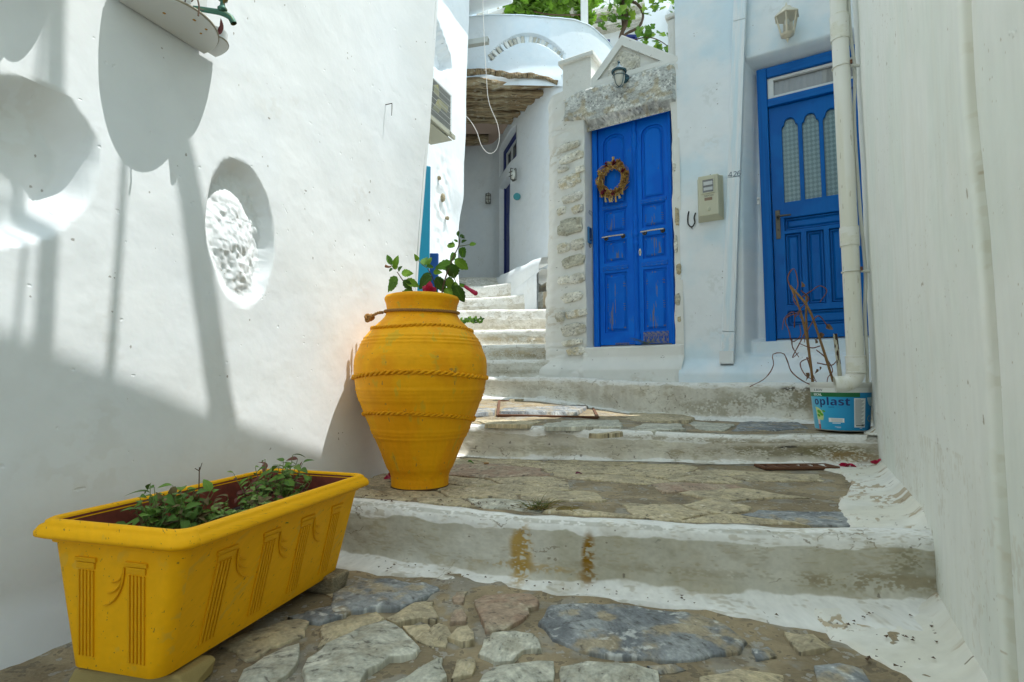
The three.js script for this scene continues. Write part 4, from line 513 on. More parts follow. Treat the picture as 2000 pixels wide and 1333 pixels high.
  // low white parapet along the passage wall
  obj('parapet', grid(60, 14, (i, j) => { const s = i / 60, f = mix(6.5, 9.45, s), x0 = mix(0.50, -0.16, Math.pow(s, 0.9)), top = mix(2.15, 2.46, s) + 0.02 * n3(s * 6, 1, 2), q = j / 14; let x, y; if (q < 0.7) { x = x0 - 0.16 - 0.03 * (1 - q); y = mix(1.0, top - 0.03, q / 0.7); } else { const a = (q - 0.7) / 0.3; x = x0 - 0.16 + a * 0.5; y = top - 0.03 * Math.pow(1 - Math.min(1, a * 3), 2) + 0.03 * a; } return [x + 0.01 * n3(s * 9, q * 5, 3), y, f, f, x + y]; }), wash, archH);
  obj('parapet', grid(30, 12, (i, j) => { const s = i / 30, f = mix(6.42, 7.6, s), q = j / 12, top = mix(1.96, 1.93, s), x0 = mix(0.36, 0.06, s) - 0.06; const x = q < 0.7 ? x0 : x0 + (q - 0.7) * 1.2, y = q < 0.7 ? mix(0.9, top, q / 0.7) : top + 0.01 * q; return [x + 0.01 * n3(s * 7, q * 4, 5), y, f, f, x + y]; }), wash, archH);
  // soffit beams
  const drift = std({ map: tex(1024, 512, (u, v) => { const g = wF(u * 0.25, v * 2), h = wG(u, v * 3), q = sH(u, v); let c = lerp3([0.40, 0.30, 0.17], [0.24, 0.165, 0.085], sstep(0.35, 0.6, g)); c = lerp3(c, [0.42, 0.35, 0.22], sstep(0.52, 0.7, h) * 0.8); c = lerp3(c, [0.05, 0.035, 0.02], sstep(0.66, 0.72, wF(u * 0.15, v * 1.3)) * 0.9); c = lerp3(c, [0.5, 0.46, 0.36], sstep(0.64, 0.7, q) * 0.6); return c; }, 1 / 1.2, 1 / 0.5), bumpMap: WOODBUMP, bumpScale: 0.02, roughness: 0.95 });
  const BE = [[-1.3, 0.74, 8.20, 0.085], [-1.3, 0.62, 8.42, 0.085], [-1.3, 0.48, 8.65, 0.08], [-1.3, 0.36, 8.86, 0.08], [-1.3, 0.20, 9.07, 0.08], [-1.3, 0.06, 9.30, 0.085], [-1.3, -0.46, 10.1, 0.12]];
  BE.forEach(([x0, x1, f, r], i) => { const pts = []; for (let k = 0; k <= 6; k++) pts.push(V(mix(x0, x1, k / 6), 5.33 + 0.03 * n3(k * 1.3, i, 5) - (i ? 0.02 : 0), f + 0.03 * n3(k * 1.7, i, 9))); const g = taper(pts, r, r * 0.72, 60, 14, 0); const p = g.attributes.position, u = g.attributes.uv; for (let q = 0; q < p.count; q++) { const x = p.getX(q), y = p.getY(q), z = p.getZ(q); p.setY(q, y + 0.030 * n3(x * 2.5, z * 22, i) + 0.018 * n3(x * 9, z * 30, i)); p.setZ(q, z + 0.020 * n3(x * 3.5, y * 24, i + 4) + 0.010 * n3(x * 14, y * 40, i)); u.setXY(q, x, u.getX(q) * 0.6 + i * 0.17); } g.computeVertexNormals(); obj('beam', g, drift, archH); });
  { const pts = [V(-1.0, 5.45, 8.1), V(-0.4, 5.47, 8.08), V(0.0, 5.40, 8.07), V(0.35, 5.40, 8.08), V(0.72, 5.30, 8.1)]; const g = taper(pts, 0.055, 0.03, 70, 12, 0), p = g.attributes.position; for (let q = 0; q < p.count; q++) { const x = p.getX(q); p.setY(q, p.getY(q) + 0.035 * n3(x * 5, p.getZ(q) * 25, 3)); p.setZ(q, p.getZ(q) + 0.03 * n3(x * 6, p.getY(q) * 25, 7)); } g.computeVertexNormals(); obj('beam', g, drift, archH); }
  const plaster = std({ color: C(0.50, 0.36, 0.28), roughness: 0.9, bumpMap: WASHBUMP, bumpScale: 0.004 });
  obj('ceiling', [at(rbox(3.2, 0.06, 2.7, 0.01), 0.0, 5.46, -9.65), at(rbox(2.0, 0.10, 0.6, 0.01), -0.9, 5.38, -9.62)], plaster, archH);
  obj('wall', at(rbox(0.3, 6, 3.2, 0.05), -1.75, 3.2, -9.8), wash, archH);
}
// ------------------------------------------------------------ house at the left beyond the near one
const houseM = thing('house', 'white house with flaking plaster that carries the air conditioner', 'house', null);
{
  const d2 = [Math.sin(23 * rad), Math.cos(23 * rad)], a2 = [-0.99, 6.70];
  const path = [[a2[0] - d2[0] * 3.2, a2[1] - d2[1] * 3.2], [a2[0] + d2[0] * 0.68, a2[1] + d2[1] * 0.68], [a2[0] + d2[0] * 0.78, a2[1] + d2[1] * 0.80], [a2[0] + d2[0] * 0.72 - 0.10, a2[1] + d2[1] * 0.9 + 0.06], [a2[0] - 0.6, a2[1] + 1.6]];
  obj('wall', ribbon(path, 0, lines(0, 5, 0.06, [[2.6, 4.0, 0.02]]), lines(0.2, 6.7, 0.06, [[1.5, 4.8, 0.03]]), (s, y) => { let d = lump(s + 3, y, 1.5) - 0.01; const e = ell(s, y, 3.42, 2.95, 0.25, 0.75); d += (1 - sstep(0.6, 1.2, e)) * (0.02 * n3(s * 9, y * 9, 2) - 0.012); d += 0.04 * sstep(1.9, 1.2, y); { const ts = s - 3.0, ty = y - 4.95; if (ts > 0 && y > 4.55 && y < 5.4) d -= 0.16 * sstep(0, 0.04, 0.55 - (ty > 0 ? 1.3 * ty : 1.0 * ty * ty * 4) - ts) * sstep(4.66, 4.70, y); } d -= 0.05 * sstep(3.5, 3.8, s) * sstep(3.3, 2.8, y) * sstep(1.6, 2.4, y); return d; }, 1, (s, y) => 0.022 * (y - 3)), wash, houseM);
  [[3.40, 3.02, 0.07, 0.11], [3.52, 2.78, 0.05, 0.05], [3.30, 3.25, 0.05, 0.05]].forEach(([s, y, w, h], i) => { const t = s - 3.2, m = obj('bare_patch', (() => { const g = new THREE.SphereGeometry(0.5, 16, 10), p = g.attributes.position; for (let q = 0; q < p.count; q++) { const x = p.getX(q), yy = p.getY(q), k = 1 + 0.5 * n3(x * 5 + i, yy * 5, 4); p.setXYZ(q, x * w * k, yy * h * k, p.getZ(q) * 0.06); } g.computeVertexNormals(); return g; })(), stoneTan, houseM); m.position.copy(V(a2[0] + d2[0] * t - 0.0, y, a2[1] + d2[1] * t)); m.rotation.y = Math.PI / 2 - 23 * rad; });
  obj('wall', at(rbox(3.5, 6.4, 0.3, 0.03), -3.9, 3.2, -4.0), wash, houseM); obj('roof', at(rbox(5, 0.2, 6, 0.03), -3.45, 6.7, -6.3, 0, -23 * rad), wash, houseM);
}
// ------------------------------------------------------------ houses behind, over the gable
const bgH = thing('house', 'white house with blue shutters behind the grapevine, high above the gate', 'house', null);
{
  obj('wall', [at(rbox(5.4, 7, 0.4, 0.02), 4.6, 6.5, -12.6), at(rbox(3.0, 2.2, 0.4, 0.02), 0.6, 9.35, -12.8)], wash, bgH);
  obj('wall', at(rbox(0.5, 6.5, 3.2, 0.03), 4.05, 6.4, -11.2), wash, bgH);
  obj('eave', [at(rbox(2.2, 0.14, 0.5, 0.02), 2.05, 9.30, -12.2, 0, 0, 0.22), at(rbox(2.2, 0.10, 0.4, 0.02), 2.05, 9.02, -12.25, 0, 0, 0.22)], stonePale, bgH);
  for (const [x, y, w, h] of [[2.05, 8.35, 0.62, 0.95], [2.85, 8.3, 0.36, 1.3]]) { const w1 = sub('window', bgH, new THREE.Vector3(x, y, -12.36)); obj('frame', (() => { const s = rectS(-w / 2, -h / 2, w / 2, h / 2); s.holes.push(new THREE.Path(rectS(-w / 2 + 0.06, -h / 2 + 0.06, w / 2 - 0.06, h / 2 - 0.06).getPoints())); return ext(s, 0.06, 0.005, 0); })(), navy, w1); obj('shutter', [at(rbox(w - 0.12, h - 0.12, 0.03, 0.003), 0, 0, 0.01), ...[...Array(7)].map((_, k) => at(rbox(w - 0.16, 0.05, 0.02, 0.003), 0, -h / 2 + 0.12 + k * (h - 0.2) / 7, 0.03, 0.5))], navy, w1); }
}
// ------------------------------------------------------------ yellow trough planter on blocks
const yPlas = matte({ map: tex(512, 512, (u, v) => { const k = 0.93 + 0.12 * wF(u, v); let c = [0.93 * k, 0.45 * k, 0.003 * k]; if (fC(u, v) > 0.815) c = lerp3(c, [0.25, 0.13, 0.03], 0.75); c = lerp3(c, [0.72, 0.42, 0.05], 0.5 * sstep(0.56, 0.66, fA(u, v)) * sstep(0.5, 0.62, fD(v, u))); return c; }, 1 / 0.4, 1 / 0.4), bumpMap: STONEBUMP, bumpScale: 0.0012, roughness: 0.6 });
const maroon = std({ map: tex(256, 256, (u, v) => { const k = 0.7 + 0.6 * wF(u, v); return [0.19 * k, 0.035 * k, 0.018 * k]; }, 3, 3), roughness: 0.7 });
const soilM = std({ map: tex(256, 256, (u, v) => { const k = 0.4 + 1.2 * fC(u, v); return [0.045 * k, 0.034 * k, 0.024 * k]; }, 6, 6), bumpMap: STONEBUMP, bumpScale: 0.02, roughness: 1 });
const PL = new THREE.Vector3(-0.695, 0.045, -1.37), PYAW = -0.227;            // local x across (right), y up, z along toward the camera
const PLT = (x, y, z) => new THREE.Vector3(x, y, z).applyAxisAngle(UP, PYAW).add(PL);
{
  const t = thing('planter', 'yellow plastic trough planter with moulded columns, raised on blocks by the left wall', 'planter', PL, 0); t.rotation.set(-0.012, PYAW, -0.015, 'YXZ');
  const H = 0.288, hw0 = 0.107, hw1 = 0.165, hl0 = 0.312, hl1 = 0.335, rc = 0.028;
  const ring = (hw, hl, r, y) => { const p = []; for (const [sx, sz, a0] of [[1, 1, 0], [-1, 1, 1], [-1, -1, 2], [1, -1, 3]]) for (let k = 0; k <= 6; k++) { const a = (a0 + k / 6) * Math.PI / 2; p.push([sx * (hw - r) + Math.cos(a) * r, y, sz * (hl - r) + Math.sin(a) * r]); } p.push(p[0]); return p; };
  const loft = rings => { const n = rings[0].length, P = [], U = [], I = []; let L = 0; rings.forEach((q, j) => { let s = 0; q.forEach((p, i) => { if (i) s += Math.hypot(p[0] - q[i - 1][0], p[2] - q[i - 1][2]); P.push(...p); U.push(s, p[1] + L); }); }); for (let j = 0; j < rings.length - 1; j++) for (let i = 0; i < n - 1; i++) { const a = j * n + i, b = a + n; I.push(a, b, a + 1, a + 1, b, b + 1); } const g = new THREE.BufferGeometry(); g.setAttribute('position', new THREE.Float32BufferAttribute(P, 3)); g.setAttribute('uv', new THREE.Float32BufferAttribute(U, 2)); g.setIndex(I); g.computeVertexNormals(); return g; };
  const at01 = k => [mix(hw0, hw1, k), mix(hl0, hl1, k)];
  const body = []; body.push(ring(0.02, 0.2, 0.01, 0.001)); body.push(ring(hw0 - 0.006, hl0 - 0.006, rc, 0)); for (let k = 0; k <= 8; k++) { const q = k / 8 * 0.83, [a, b] = at01(q); body.push(ring(a, b, rc, 0.004 + q * H)); } { const [a, b] = at01(0.83); body.push(ring(a + 0.005, b + 0.005, rc, 0.845 * H)); const [c, d] = at01(0.93); body.push(ring(c + 0.005, d + 0.005, rc, 0.93 * H)); }
  obj('body', loft(body), yPlas, t);
  const [rw, rl] = at01(0.92), rim = [[0.004, 0.885], [0.018, 0.88], [0.0265, 0.895], [0.027, 0.92], [0.021, 0.955], [0.014, 0.968], [0.013, 0.985], [0.006, 1.0], [-0.001, 1.0], [-0.004, 0.985], [-0.006, 0.95]];
  obj('rim', loft(rim.map(([o, y]) => ring(rw + o, rl + o, rc + o * 0.5, y * H))), yPlas, t);
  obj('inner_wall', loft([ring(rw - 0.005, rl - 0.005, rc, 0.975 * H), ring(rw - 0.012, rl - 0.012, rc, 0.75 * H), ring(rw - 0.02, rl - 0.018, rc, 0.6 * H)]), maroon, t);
  obj('soil', grid(24, 48, (i, j) => { const x = -0.14 + 0.28 * i / 24, z = -0.315 + 0.63 * j / 48; return [x, 0.70 * H + 0.012 * n3(x * 14, z * 14, 3) + 0.006 * n3(x * 50, z * 50, 3), -z, x, z]; }), soilM, t);
  // fluted columns with swags between them, moulded in the sides
  const face = (wid) => {                                                     // flat column in its own frame, z out
    const L = []; const n = 5; for (let k = 0; k < n; k++) L.push(at(rbox(wid / n * 0.62, 0.165, 0.0045, 0.0012, 2), (k - (n - 1) / 2) * wid / n, 0, 0)); L.push(at(rbox(wid * 1.05, 0.012, 0.005, 0.0015), 0, 0.092, 0)); L.push(at(rbox(wid * 1.22, 0.009, 0.006, 0.0015), 0, 0.1035, 0)); return merge(L); };
  const swag = (w, s) => merge([1, 0.68, 0.4].map(k => { const pts = []; for (let q = 0; q <= 8; q++) { const a = q / 8; const an = a * 1.5; pts.push(new THREE.Vector3(s * w * (0.35 + 0.65 * k) * (1 - Math.cos(an)), 0.096 - 0.075 * k * Math.sin(an), 0.0012)); } return tube(pts, 0.0019, 12, 5); }));
  const sideTilt = Math.atan2((hw1 - hw0), H), endTilt = Math.atan2((hl1 - hl0), H);
  const onSide = (m, z, x0 = 1) => { const g = sub('tmp', t); return m; };
  const yMid = 0.112, kMid = yMid / H, sx = mix(hw0, hw1, kMid), sz = mix(hl0, hl1, kMid);
  const place = (nm, g, side, off, shear) => { // right or left long side / near end
    const q = g.clone(), p = q.attributes.position; for (let i = 0; i < p.count; i++) { const a = p.getX(i), b = p.getY(i), o = p.getZ(i) + 0.001; const tilt = side === 'e' ? (hl1 - hl0) / H : (hw1 - hw0) / H; if (side === 'r') p.setXYZ(i, sx + b * tilt + o, yMid + b, -(off + a)); else if (side === 'l') p.setXYZ(i, -(sx + b * tilt + o), yMid + b, off + a); else p.setXYZ(i, off + a, yMid + b, sz + b * tilt + o); } q.computeVertexNormals(); return obj(nm, q, yPlas, t); };
  const col = face(0.047), colE = face(0.042);
  for (const z of [-0.205, -0.065, 0.075, 0.215]) { place('column_relief', col, 'r', z); if (z < 0.2) place('swag_relief', swag(0.055, 1), 'r', z + 0.034); }
  for (const x of [-0.062, 0.058]) place('column_relief', colE, 'e', x); place('swag_relief', swag(0.05, -1), 'e', 0.03);
}
// blocks under it
{
  const wood = std({ map: tex(256, 256, (u, v) => { const k = 0.7 + 0.6 * wF(u * 0.5, v * 3); return [0.36 * k, 0.27 * k, 0.10 * k]; }, 3, 3), roughness: 0.9 }), stoneD = stoneTan;
  const blk = (name, label, cat, w, h, d, x, z, ry, m) => { const g = rbox(w, h, d, 0.008, 3), p = g.attributes.position; for (let i = 0; i < p.count; i++) p.setXYZ(i, p.getX(i) * (1 + 0.12 * n3(p.getY(i) * 30, p.getZ(i) * 20, w * 99)), p.getY(i), p.getZ(i) * (1 + 0.1 * n3(p.getX(i) * 30, p.getY(i) * 30, 3))); g.computeVertexNormals(); const q = PLT(x, 0, z), o = obj(name, g, m); o.position.set(q.x, h / 2 + 0.004, q.z); o.rotation.y = PYAW + ry; return tag(o, label, cat); };
  blk('wooden_block', 'worn yellowish wooden block under the near end of the yellow trough planter', 'block', 0.25, 0.040, 0.085, 0.005, 0.25, 0.12, wood);
  blk('stone_block', 'grey stone block under the far end of the yellow trough planter', 'block', 0.22, 0.048, 0.08, 0.03, -0.275, -0.08, stoneD);
}
// ------------------------------------------------------------ leaves
const leafMat = (a, b, tr = 0.35) => { const m = new THREE.MeshPhysicalMaterial({ map: tex(64, 128, (u, v) => { const vein = Math.abs(u - 0.5) < 0.035 ? 1 : (Math.abs(((v * 7 + Math.abs(u - 0.5) * 3.2) % 1) - 0.5) < 0.06 ? 0.5 : 0); return lerp3(a, b, 0.6 * vein + 0.4 * wG(u, v)); }), roughness: 0.75, specularIntensity: 0.4, transmission: tr, thickness: 0, side: THREE.DoubleSide }); return m; };
function leafGeo(L, W, fold = 0.25, droop = 0.3, teeth = 0, n = 6) { // along +y from the stalk, face toward +z
  const P = [], U = [], I = []; for (let j = 0; j <= n; j++) { const t = j / n, hw = W / 2 * Math.pow(Math.sin(Math.PI * Math.pow(t, 0.75)), 0.85) * (1 + teeth * (j % 2 ? 0.22 : -0.12)), y = L * t * (1 - 0.08 * droop), z = -droop * L * t * t; for (const s of [-1, 0, 1]) { P.push(s * hw, y - (s ? teeth * 0.02 * L : 0), z + Math.abs(s) * hw * fold); U.push(0.5 + s * 0.5, t); } }
  for (let j = 0; j < n; j++) for (let i = 0; i < 2; i++) { const a = j * 3 + i, b = a + 3; I.push(a, a + 1, b, a + 1, b + 1, b); }
  const g = new THREE.BufferGeometry(); g.setAttribute('position', new THREE.Float32BufferAttribute(P, 3)); g.setAttribute('uv', new THREE.Float32BufferAttribute(U, 2)); g.setIndex(I); g.computeVertexNormals(); return g; }
const _m = new THREE.Matrix4();
function setLeaf(m, p, dir, facing, s = 1) { const y = dir.clone().normalize(), z = facing.clone().addScaledVector(y, -facing.dot(y)).normalize(), x = new THREE.Vector3().crossVectors(y, z); _m.makeBasis(x, y, z); m.quaternion.setFromRotationMatrix(_m); m.position.copy(p); m.scale.setScalar(s); return m; }
const rv = r => new THREE.Vector3(rr(-1, 1, r), rr(-1, 1, r), rr(-1, 1, r));
const gHib = [leafMat([0.07, 0.17, 0.016], [0.14, 0.28, 0.04]), leafMat([0.04, 0.10, 0.014], [0.09, 0.18, 0.03], 0.25), leafMat([0.14, 0.28, 0.02], [0.24, 0.40, 0.06])];
const gWeed = [leafMat([0.13, 0.24, 0.03], [0.20, 0.33, 0.06], 0.25), leafMat([0.08, 0.165, 0.025], [0.14, 0.24, 0.05], 0.2), leafMat([0.16, 0.12, 0.05], [0.22, 0.17, 0.08], 0.15), leafMat([0.20, 0.30, 0.06], [0.32, 0.42, 0.12], 0.25), leafMat([0.15, 0.05, 0.04], [0.22, 0.10, 0.07], 0.15)];
const stemBrown = std({ color: C(0.10, 0.055, 0.03), roughness: 0.8 }), stemGreen = std({ color: C(0.16, 0.20, 0.06), roughness: 0.7 });
const petalMat = new THREE.MeshPhysicalMaterial({ color: C(0.52, 0.008, 0.07), roughness: 0.6, transmission: 0.25, thickness: 0, side: THREE.DoubleSide });
// small plants in the trough
{
  const LG = [leafGeo(0.030, 0.016, 0.3, 0.5, 0.5), leafGeo(0.022, 0.012, 0.45, 0.7, 0.4), leafGeo(0.038, 0.020, 0.25, 0.6, 0.2)];
  const plant = (label, cx, cz, rad, hgt, nst, seed, mats) => { const r = rng(seed), b = PLT(cx, 0.188, cz), o = thing('trough_plant', label, 'plant', b); const stems = [], L = [];
    for (let i = 0; i < nst; i++) { const a = rr(0, 6.28, r), q = Math.sqrt(r()) * rad, h = hgt * rr(0.45, 1, r) * (1 - 0.4 * q / rad), p0 = new THREE.Vector3(Math.cos(a) * q * 0.5, 0, Math.sin(a) * q * 0.5), p2 = new THREE.Vector3(Math.cos(a) * q * 1.2, h, Math.sin(a) * q * 1.2), p1 = p0.clone().lerp(p2, 0.5).add(rv(r).multiplyScalar(0.008)); stems.push(taper([p0, p1, p2], 0.0016, 0.0008, 6, 4)); const c = new THREE.CatmullRomCurve3([p0, p1, p2]);
      for (let k = 0; k < 6; k++) { const t = 0.35 + 0.13 * k, d = new THREE.Vector3(rr(-1, 1, r), rr(-0.1, 0.8, r), rr(-1, 1, r)); L.push([c.getPointAt(Math.min(1, t)), d, rr(0.6, 1.15, r)]); } }
    obj('stem', stems, stemGreen, o);
    for (const [p, d, s] of L) { const m = obj('leaf', LG[Math.floor(r() * 3)], mats[Math.floor(r() * mats.length)], o); setLeaf(m, p, d, new THREE.Vector3(rr(-0.5, 0.5, r), 1, rr(-0.2, 0.8, r)), s); } return o; };
  plant('bushy green plant at the near end of the yellow trough', -0.045, 0.155, 0.078, 0.185, 46, 71, [gWeed[0], gWeed[1], gWeed[1], gWeed[2], gWeed[0]]);
  plant('low pale green wilting plant in the middle of the yellow trough', 0.005, 0.01, 0.10, 0.10, 44, 72, [gWeed[3], gWeed[3], gWeed[0], gWeed[2]]);
  plant('tall plant with reddish tips at the far end of the yellow trough', -0.015, -0.165, 0.09, 0.205, 52, 73, [gWeed[0], gWeed[1], gWeed[4], gWeed[0], gWeed[3]]);
  plant('tiny green seedling beside the near rim of the yellow trough', -0.085, 0.255, 0.02, 0.035, 3, 74, [gWeed[0]]);
  const q = PLT(-0.06, 0.19, 0.06), tw = obj('dry_twig', [taper([q, q.clone().add(new THREE.Vector3(0.004, 0.08, 0)), q.clone().add(new THREE.Vector3(0.004, 0.165, 0.002))], 0.002, 0.0012, 8, 5), taper([q.clone().add(new THREE.Vector3(0.003, 0.10, 0)), q.clone().add(new THREE.Vector3(-0.02, 0.112, 0))], 0.0012, 0.0008, 5, 4), taper([q.clone().add(new THREE.Vector3(0.004, 0.155, 0)), q.clone().add(new THREE.Vector3(-0.008, 0.162, 0))], 0.0012, 0.001, 5, 4), taper([q.clone().add(new THREE.Vector3(0.004, 0.158, 0)), q.clone().add(new THREE.Vector3(0.009, 0.175, 0))], 0.0012, 0.0007, 5, 4)], stemBrown); tag(tw, 'thin dry brown twig standing up from the yellow trough', 'twig');
}
// ------------------------------------------------------------ tall yellow jar
const JX = -0.375, JF = 2.215, JK = 0.975;
{
  const j = thing('jar', 'tall yellow painted clay jar with raised rope bands, on the lowest step', 'jar', V(JX, 0.183, JF));
  const clay = matte({ map: tex(1024, 1024, (u, v) => { const g = wG(u * 1, v), h = wF(u, v), q = sH(u, v); let c = lerp3([0.90, 0.41, 0.003], [0.85, 0.35, 0.003], sstep(0.4, 0.65, g)); c = lerp3(c, [0.50, 0.40, 0.04], 0.4 * sstep(0.60, 0.70, q) * sstep(0.45, 0.6, h)); if (h > 0.79 && g > 0.42) c = lerp3(c, [0.35, 0.20, 0.05], 0.7); const k = 0.93 + 0.14 * h; return [c[0] * k, c[1] * k, c[2] * k]; }, 3, 1.5), bumpMap: STONEBUMP, bumpScale: 0.003, roughness: 0.58 });
  const base = [[0, 0.118], [0.05, 0.122], [0.085, 0.140], [0.16, 0.171], [0.245, 0.210], [0.352, 0.254], [0.44, 0.275], [0.513, 0.276], [0.546, 0.265], [0.61, 0.232], [0.655, 0.19], [0.687, 0.158], [0.705, 0.150], [0.725, 0.148], [0.745, 0.152], [0.765, 0.158], [0.775, 0.153]];
  const cr = new THREE.CatmullRomCurve3(base.map(p => new THREE.Vector3(p[1] * JK, p[0], 0)), false, 'centripetal').getPoints(260);
  const rAt = y => { let i = 0; while (i < cr.length - 2 && cr[i + 1].y < y) i++; const t = (y - cr[i].y) / Math.max(1e-6, cr[i + 1].y - cr[i].y); return mix(cr[i].x, cr[i + 1].x, Math.min(1, Math.max(0, t))); };
  const ribs = [0.205, 0.219, 0.232, 0.352, 0.365, 0.379, 0.392, 0.573, 0.586, 0.600];
  const prof = [new THREE.Vector2(0.001, 0), ...cr.map(p => { let e = 0; for (const y of ribs) e = Math.max(e, 0.0042 * Math.exp(-Math.pow((p.y - y) / 0.0042, 2))); return new THREE.Vector2(p.x + e + 0.00025 * Math.sin(p.y * 260), p.y); }), new THREE.Vector2(rAt(0.775) - 0.012, 0.779), new THREE.Vector2(rAt(0.775) - 0.024, 0.772), new THREE.Vector2(0.118, 0.73), new THREE.Vector2(0.125, 0.69)];
  const g = new THREE.LatheGeometry(prof, 96), p = g.attributes.position; for (let i = 0; i < p.count; i++) { const x = p.getX(i), y = p.getY(i), z = p.getZ(i), k = 1 + 0.006 * n3(x * 5, y * 6, z * 5) + 0.003 * n3(x * 16, y * 18, z * 16); p.setXYZ(i, x * k, y, z * k); } g.computeVertexNormals(); obj('body', g, clay, j);
  obj('foot', at(new THREE.CylinderGeometry(0.1165, 0.1175, 0.008, 64, 1, true), 0, 0.004, 0), std({ color: C(0.09, 0.05, 0.02), roughness: 1 }), j);
  // twisted bands in relief
  const band = (yf, r) => { const st = []; const n = 150; for (let k = 0; k < 2; k++) { const pts = []; for (let i = 0; i <= n; i++) { const a = i / n * Math.PI * 2, y = yf(a), ph = a * 34 + k * Math.PI, rad = rAt(y) + 0.0015 + Math.cos(ph) * r * 0.6; pts.push(new THREE.Vector3(Math.sin(a) * rad, y + Math.sin(ph) * r * 0.75, Math.cos(a) * rad)); } st.push(tube(pts, r * 0.75, 460, 5)); } return merge(st); };
  obj('rope_band', band(a => 0.452 + 0.012 * Math.sin(a * 2 + 1.6) - 0.004 * Math.cos(a), 0.0072), clay, j);
  obj('rope_band', band(a => 0.290 + 0.030 * Math.cos(a + 0.35) * (Math.cos(a) > 0 ? 1 : 0.3) - 0.012, 0.0065), clay, j);
  obj('rope_band', band(a => 0.637 + 0.004 * Math.sin(a * 3), 0.0062), clay, j);
  obj('soil', at(new THREE.CircleGeometry(0.124, 32), 0, 0.70, 0, -Math.PI / 2), soilM, j);
  // rope tied round the neck
  const ropeM = std({ map: tex(128, 128, (u, v) => { const k = 0.6 + 0.8 * wF(u, v); return [0.30 * k, 0.16 * k, 0.045 * k]; }, 4, 4), roughness: 0.95 });
  const rt = thing('rope', 'brown twisted rope tied round the neck of the yellow jar', 'rope', V(JX, 0.183, JF)); const strands = [];
  for (let k = 0; k < 3; k++) { const pts = []; for (let i = 0; i <= 160; i++) { const a = i / 160 * Math.PI * 2, y = 0.712 - 0.012 * Math.sin(a) * 0.5 - 0.01 * Math.sin(a + 2), rad = rAt(0.715) + 0.007, ph = a * 30 + k * 2.094; pts.push(new THREE.Vector3(Math.sin(a) * (rad + Math.cos(ph) * 0.003), y + Math.sin(ph) * 0.003, Math.cos(a) * (rad + Math.cos(ph) * 0.003))); } strands.push(tube(pts, 0.0034, 420, 5)); }
  obj('loop', strands, ropeM, rt);
  const e0 = new THREE.Vector3(-0.155, 0.70, 0.03), ends = []; for (let k = 0; k < 2; k++) { const pts = []; for (let i = 0; i <= 30; i++) { const t = i / 30, ph = t * 22 + k * 3.14; pts.push(new THREE.Vector3(-0.150 - 0.075 * t, 0.705 - 0.018 * t + 0.006 * Math.sin(t * 4) + Math.sin(ph) * 0.003, 0.055 - 0.05 * t + Math.cos(ph) * 0.003)); } ends.push(tube(pts, 0.0042, 60, 5)); }
  obj('loose_end', ends, ropeM, rt); obj('knot', [at(new THREE.TorusKnotGeometry(0.010, 0.0055, 60, 6, 2, 3), -0.222, 0.688, 0.006), at(new THREE.TorusKnotGeometry(0.008, 0.005, 50, 6, 2, 3), -0.205, 0.692, 0.014, 1, 1, 0)], ropeM, rt);
}
